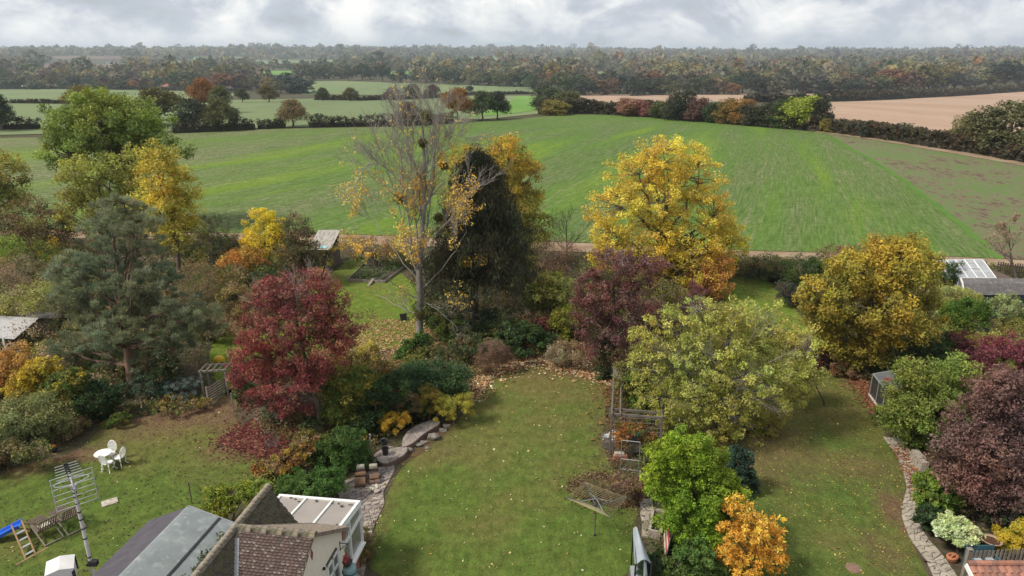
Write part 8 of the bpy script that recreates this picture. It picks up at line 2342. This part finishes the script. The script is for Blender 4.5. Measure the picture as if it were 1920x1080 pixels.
# ------------------------------------------------------------------ low growth and fallen leaves
def sample_poly(poly, n):
    P = np.asarray(poly, float); lo, hi = P.min(0), P.max(0); out = []
    tot = 0
    while tot < n:
        q = RNG.uniform(lo, hi, (n * 3, 2)); q = q[inside(q, P)]; out.append(q); tot += len(q)
        if len(q) == 0: break
    return np.concatenate(out)[:n]
def litter(name, label, poly, n, size, pal, z=.03, dens=None, lift=.03):
    P = sample_poly(poly, n)
    if dens is not None: P = P[RNG.random(len(P)) < dens(P)]
    if n > 1000: P = P + RNG.normal(0, .55, P.shape) * (RNG.random((len(P), 1)) < .4)      # edges thin out into the grass
    m = len(P)
    C = np.concatenate([P, np.full((m, 1), z)], 1); C[:, 2] += RNG.random(m) * lift
    nn = unit(np.array([0, 0, 1.]) + RNG.normal(0, .35, (m, 3))); t = rdir(m); t = unit(t - nn * (t * nn).sum(1, keepdims=True)); b = np.cross(nn, t)
    s = size * np.exp(RNG.normal(0, .3, m))
    V, F = quads(C, t, b, s, s * .7)
    V[:, 2] = np.maximum(V[:, 2], z * .6)
    col = pick(pal, m) * np.exp(RNG.normal(0, .22, (m, 1)))
    o = fastmesh(name, V, F, [LEAF], col=np.clip(col, 0, .9))
    setp(o, label, 'fallen leaves', kind='stuff')
CREAM = [(.62, .52, .30), (.58, .46, .20), (.50, .36, .12), (.68, .60, .42)]
TANL = [(.46, .27, .13), (.38, .20, .09), (.52, .34, .18), (.30, .15, .07), (.55, .40, .24)]
litter('fallen_leaves', 'sparse pale yellow leaves scattered over the middle lawn', W_MID, 200, .095, CREAM)
litter('fallen_leaves', 'tiny dull leaf bits over the middle lawn', W_MID, 1500, .055, [(.25, .18, .07), (.33, .25, .10), (.16, .12, .05)])
litter('fallen_leaves', 'dark curled leaves scattered over the west lawn', W_WEST, 2000, .072, [(.075, .045, .03), (.10, .06, .035), (.06, .04, .03)], lift=.05)
litter('fallen_leaves', 'pale yellow leaf specks on the west lawn', W_WEST, 160, .07, CREAM[:3] + [(.30, .2, .08)])
litter('fallen_leaves', 'thick sprinkle of small yellow leaves on the east lawn', W_EAST, 9500, .06, [(.36, .30, .07), (.42, .33, .08), (.28, .22, .06), (.30, .16, .06), (.48, .40, .14)])
litter('fallen_leaves', 'small leaf specks on the rough back lawn', W_BACK, 1600, .09, [(.40, .28, .10), (.30, .2, .08), (.2, .2, .05)])
litter('fallen_leaves', 'orange carpet of fallen leaves below the bare grey tree', wpoly([(640, 625), (700, 600), (790, 600), (830, 640), (800, 672), (740, 690), (660, 690), (620, 660)], 0), 5200, .12, TANL + CREAM[2:3], z=.03)
litter('fallen_leaves', 'dark red carpet of fallen leaves below the crimson tree', wpoly([(405, 825), (450, 800), (520, 770), (600, 770), (625, 815), (560, 850), (500, 862), (455, 850), (425, 838)], 0), 8500, .12, [(.16, .035, .035), (.22, .06, .05), (.12, .028, .03), (.30, .14, .10), (.20, .09, .05)], z=.03)
litter('fallen_leaves', 'tan band of fallen leaves along the end of the middle lawn', wpoly([(870, 745), (905, 705), (940, 680), (1000, 665), (1060, 678), (1110, 694), (1152, 712), (1150, 728), (1110, 714), (1060, 698), (1010, 687), (950, 697), (915, 720), (893, 755)], 0), 3600, .15, TANL + CREAM[3:], z=.03, lift=.08)
litter('fallen_leaves', 'loose tan leaves between the shrubs behind the middle lawn', wpoly([(800, 690), (840, 640), (950, 640), (1100, 660), (1150, 700), (1000, 668), (930, 682), (880, 735)], 0), 3500, .14, TANL, z=.03, lift=.08)
litter('fallen_leaves', 'rusty leaves piled along the hedge foot in the east garden', wpoly([(1555, 640), (1600, 690), (1640, 735), (1655, 760), (1640, 790), (1610, 730), (1560, 680), (1530, 660)], 0), 4200, .11, [(.26, .11, .06), (.32, .15, .08), (.2, .08, .05)], z=.03, lift=.06)
litter('fallen_leaves', 'russet leaves on the upper part of the crazy paved path', wpoly([(1665, 835), (1700, 840), (1735, 890), (1735, 925), (1705, 935), (1700, 900)], 0), 500, .10, [(.30, .12, .06), (.24, .09, .05), (.36, .2, .1)], z=.07)
litter('fallen_leaves', 'dry brown stalks and leaves on the round drying line bed', wpoly([(1065, 905), (1110, 888), (1160, 890), (1205, 900), (1215, 935), (1195, 950), (1150, 955), (1090, 935), (1062, 920)], 0), 5200, .075, [(.10, .10, .035), (.17, .11, .06), (.24, .17, .09), (.10, .08, .04), (.12, .05, .03), (.30, .22, .12)], z=.03, lift=.10)
litter('fallen_leaves', 'brown leaf mulch on the beds by the pergola', wpoly([(1130, 730), (1160, 720), (1170, 800), (1165, 880), (1150, 880), (1140, 840), (1135, 800)], 0), 1500, .11, [(.22, .11, .05), (.30, .16, .07), (.14, .08, .04), (.12, .11, .04)], z=.03, lift=.15)

def undergrowth(name, label, pix, n, hmax, pal, leaf=.12, per=16, avoid=()):
    P = sample_poly(wpoly(pix, 0), n)
    for w in (W_MID, W_WEST, W_EAST, W_BACK): P = P[~inside(P, w)]
    C = np.concatenate([P, RNG.uniform(.08, hmax, (len(P), 1)) * (0.5 + 0.5 * np.sin(P[:, :1] * .9) * np.cos(P[:, 1:2] * .8)) + .08], 1)
    V, F, col = leaves(C, np.tile([0, 0, 1.], (len(C), 1)), per, .34, leaf, pal, .62, clump_var=.25)
    V[:, 2] = np.maximum(V[:, 2], .02)
    o = fastmesh(name, V, F, [LEAF], col=col); setp(o, label, 'undergrowth', kind='stuff')
MIXED = OLIVE + GREEN[1:2] + DARKGREEN + BROWN
undergrowth('undergrowth', 'low mixed undergrowth between the trees of the west gardens', [(-120, 840), (60, 850), (180, 800), (330, 765), (430, 740), (470, 690), (400, 640), (470, 590), (600, 520), (600, 460), (330, 455), (-120, 455)], 4200, 1.5, MIXED, leaf=.15, per=13)
undergrowth('undergrowth', 'low mixed undergrowth behind the middle lawn', [(790, 690), (880, 720), (960, 672), (1060, 680), (1150, 705), (1250, 690), (1380, 560), (1380, 500), (1100, 480), (820, 470), (790, 560)], 2800, 1.3, MIXED, leaf=.15, per=13)
undergrowth('undergrowth', 'low plants in the border between west and middle lawn', [(470, 800), (600, 760), (700, 690), (800, 680), (880, 740), (840, 780), (760, 800), (700, 850), (640, 900), (560, 950), (430, 960), (480, 900), (560, 850)], 1100, .5, MIXED + GOLD[3:], leaf=.10)
undergrowth('undergrowth', 'low plants under the shrubs of the east gardens', [(1500, 560), (1560, 480), (1900, 500), (2050, 600), (2050, 1090), (1840, 1090), (1730, 960), (1745, 880), (1700, 810), (1650, 760), (1600, 680)], 2600, .9, MIXED, per=13)
undergrowth('undergrowth', 'low plants below the lime green bush', [(1200, 1100), (1215, 950), (1190, 880), (1240, 800), (1380, 860), (1400, 940), (1330, 1100)], 700, .5, MIXED + GREEN, leaf=.10)
undergrowth('undergrowth', 'rough growth at the back edge of the east lawn', [(1370, 520), (1375, 490), (1480, 490), (1540, 560), (1490, 580), (1450, 530)], 420, .6, MIXED)

def thicket(label, pix, m, pals, hlo, hhi, leaf=.13, per=700):
    """a tangle of bushes that nobody could count"""
    P = sample_poly(wpoly(pix, 0), m * 2)
    for w in (W_MID, W_WEST, W_EAST, W_BACK): P = P[~inside(P, w)]
    P = P[:m]; VV, FF, CC, nv = [], [], [], 0
    for x, y in P:
        h = RNG.uniform(hlo, hhi); r = h * RNG.uniform(.5, .85)
        cs, o = clumps([(np.array([x, y, h * .5]), np.array([r, r, h * .55])), (np.array([x + RNG.normal(0, r * .5), y + RNG.normal(0, r * .5), h * .4]), np.array([r * .7, r * .7, h * .4]))], 42, .4, .3)
        cs[:, 2] = np.maximum(cs[:, 2], .1)
        V, F, col = leaves(cs, o, per // len(cs), .26 * r + .08, leaf, random.choice(pals), clump_var=.25)
        V[:, 2] = np.maximum(V[:, 2], .02); VV.append(V); FF.append(F + nv); nv += len(V); CC.append(col)
    o = fastmesh('thicket', np.concatenate(VV), np.concatenate(FF), [LEAF], col=np.concatenate(CC)); setp(o, label, 'undergrowth', kind='stuff')
PALS = [OLIVE, BROWN + OLIVE[2:], TANTWIG + BROWN[:1], GREEN + OLIVE[:1], DARKGREEN + OLIVE[2:], GOLD[3:] + OLIVE + PALEYEL[3:], RUST[1:2] + BROWN + OLIVE[:1], PALEYEL + OLIVE[:1]]
thicket('tangle of small bushes filling the ground between the trees of the west gardens', [(-80, 800), (60, 800), (150, 740), (280, 715), (420, 690), (440, 640), (400, 620), (520, 560), (580, 500), (560, 455), (330, 455), (-80, 470)], 105, PALS, .9, 2.3)
thicket('tangle of small bushes behind the middle lawn and below the big trees', [(830, 640), (900, 655), (960, 655), (1080, 672), (1150, 690), (1260, 670), (1370, 560), (1370, 505), (1100, 490), (840, 480), (815, 560)], 75, PALS, .8, 2.0)
thicket('tangle of small bushes between the west lawn and the middle lawn', [(500, 790), (600, 760), (690, 690), (800, 680), (830, 740), (760, 790), (690, 840), (640, 880), (560, 930), (470, 950), (560, 860)], 45, PALS, .5, 1.2, .095, 600)
thicket('tangle of small bushes filling the borders of the east gardens', [(1520, 570), (1560, 490), (1780, 520), (1940, 620), (1980, 1000), (1880, 990), (1750, 940), (1720, 800), (1660, 740), (1600, 660)], 60, PALS, .7, 1.7, .11)

def bed_litter():
    P = sample_poly(wpoly([(-150, 900), (-150, 460), (600, 455), (1100, 478), (1480, 490), (1960, 505), (2100, 700), (2000, 1100), (1200, 1100), (1160, 800), (900, 700), (690, 1000), (420, 960), (430, 800), (60, 880)], 0), 15000)
    for w in (W_MID, W_WEST, W_EAST, W_BACK): P = P[~inside(P, w)]
    m = len(P); C = np.concatenate([P, RNG.uniform(.02, .07, (m, 1))], 1)
    nn = unit(np.array([0, 0, 1.]) + RNG.normal(0, .4, (m, 3))); t = rdir(m); t = unit(t - nn * (t * nn).sum(1, keepdims=True)); b = np.cross(nn, t)
    s = .13 * np.exp(RNG.normal(0, .35, m)); V, F = blades(C, t, b, s, s * .8); V[:, 2] = np.maximum(V[:, 2], .012)
    col = pick([(.20, .12, .065), (.27, .18, .09), (.12, .075, .045), (.34, .25, .12), (.10, .11, .035), (.16, .15, .05)], m) * np.exp(RNG.normal(0, .25, (m, 1)))
    o = fastmesh('fallen_leaves', V, F, [LEAF], col=col); setp(o, 'brown leaves lying loosely on the bare ground of all the beds', 'fallen leaves', kind='stuff')
bed_litter()
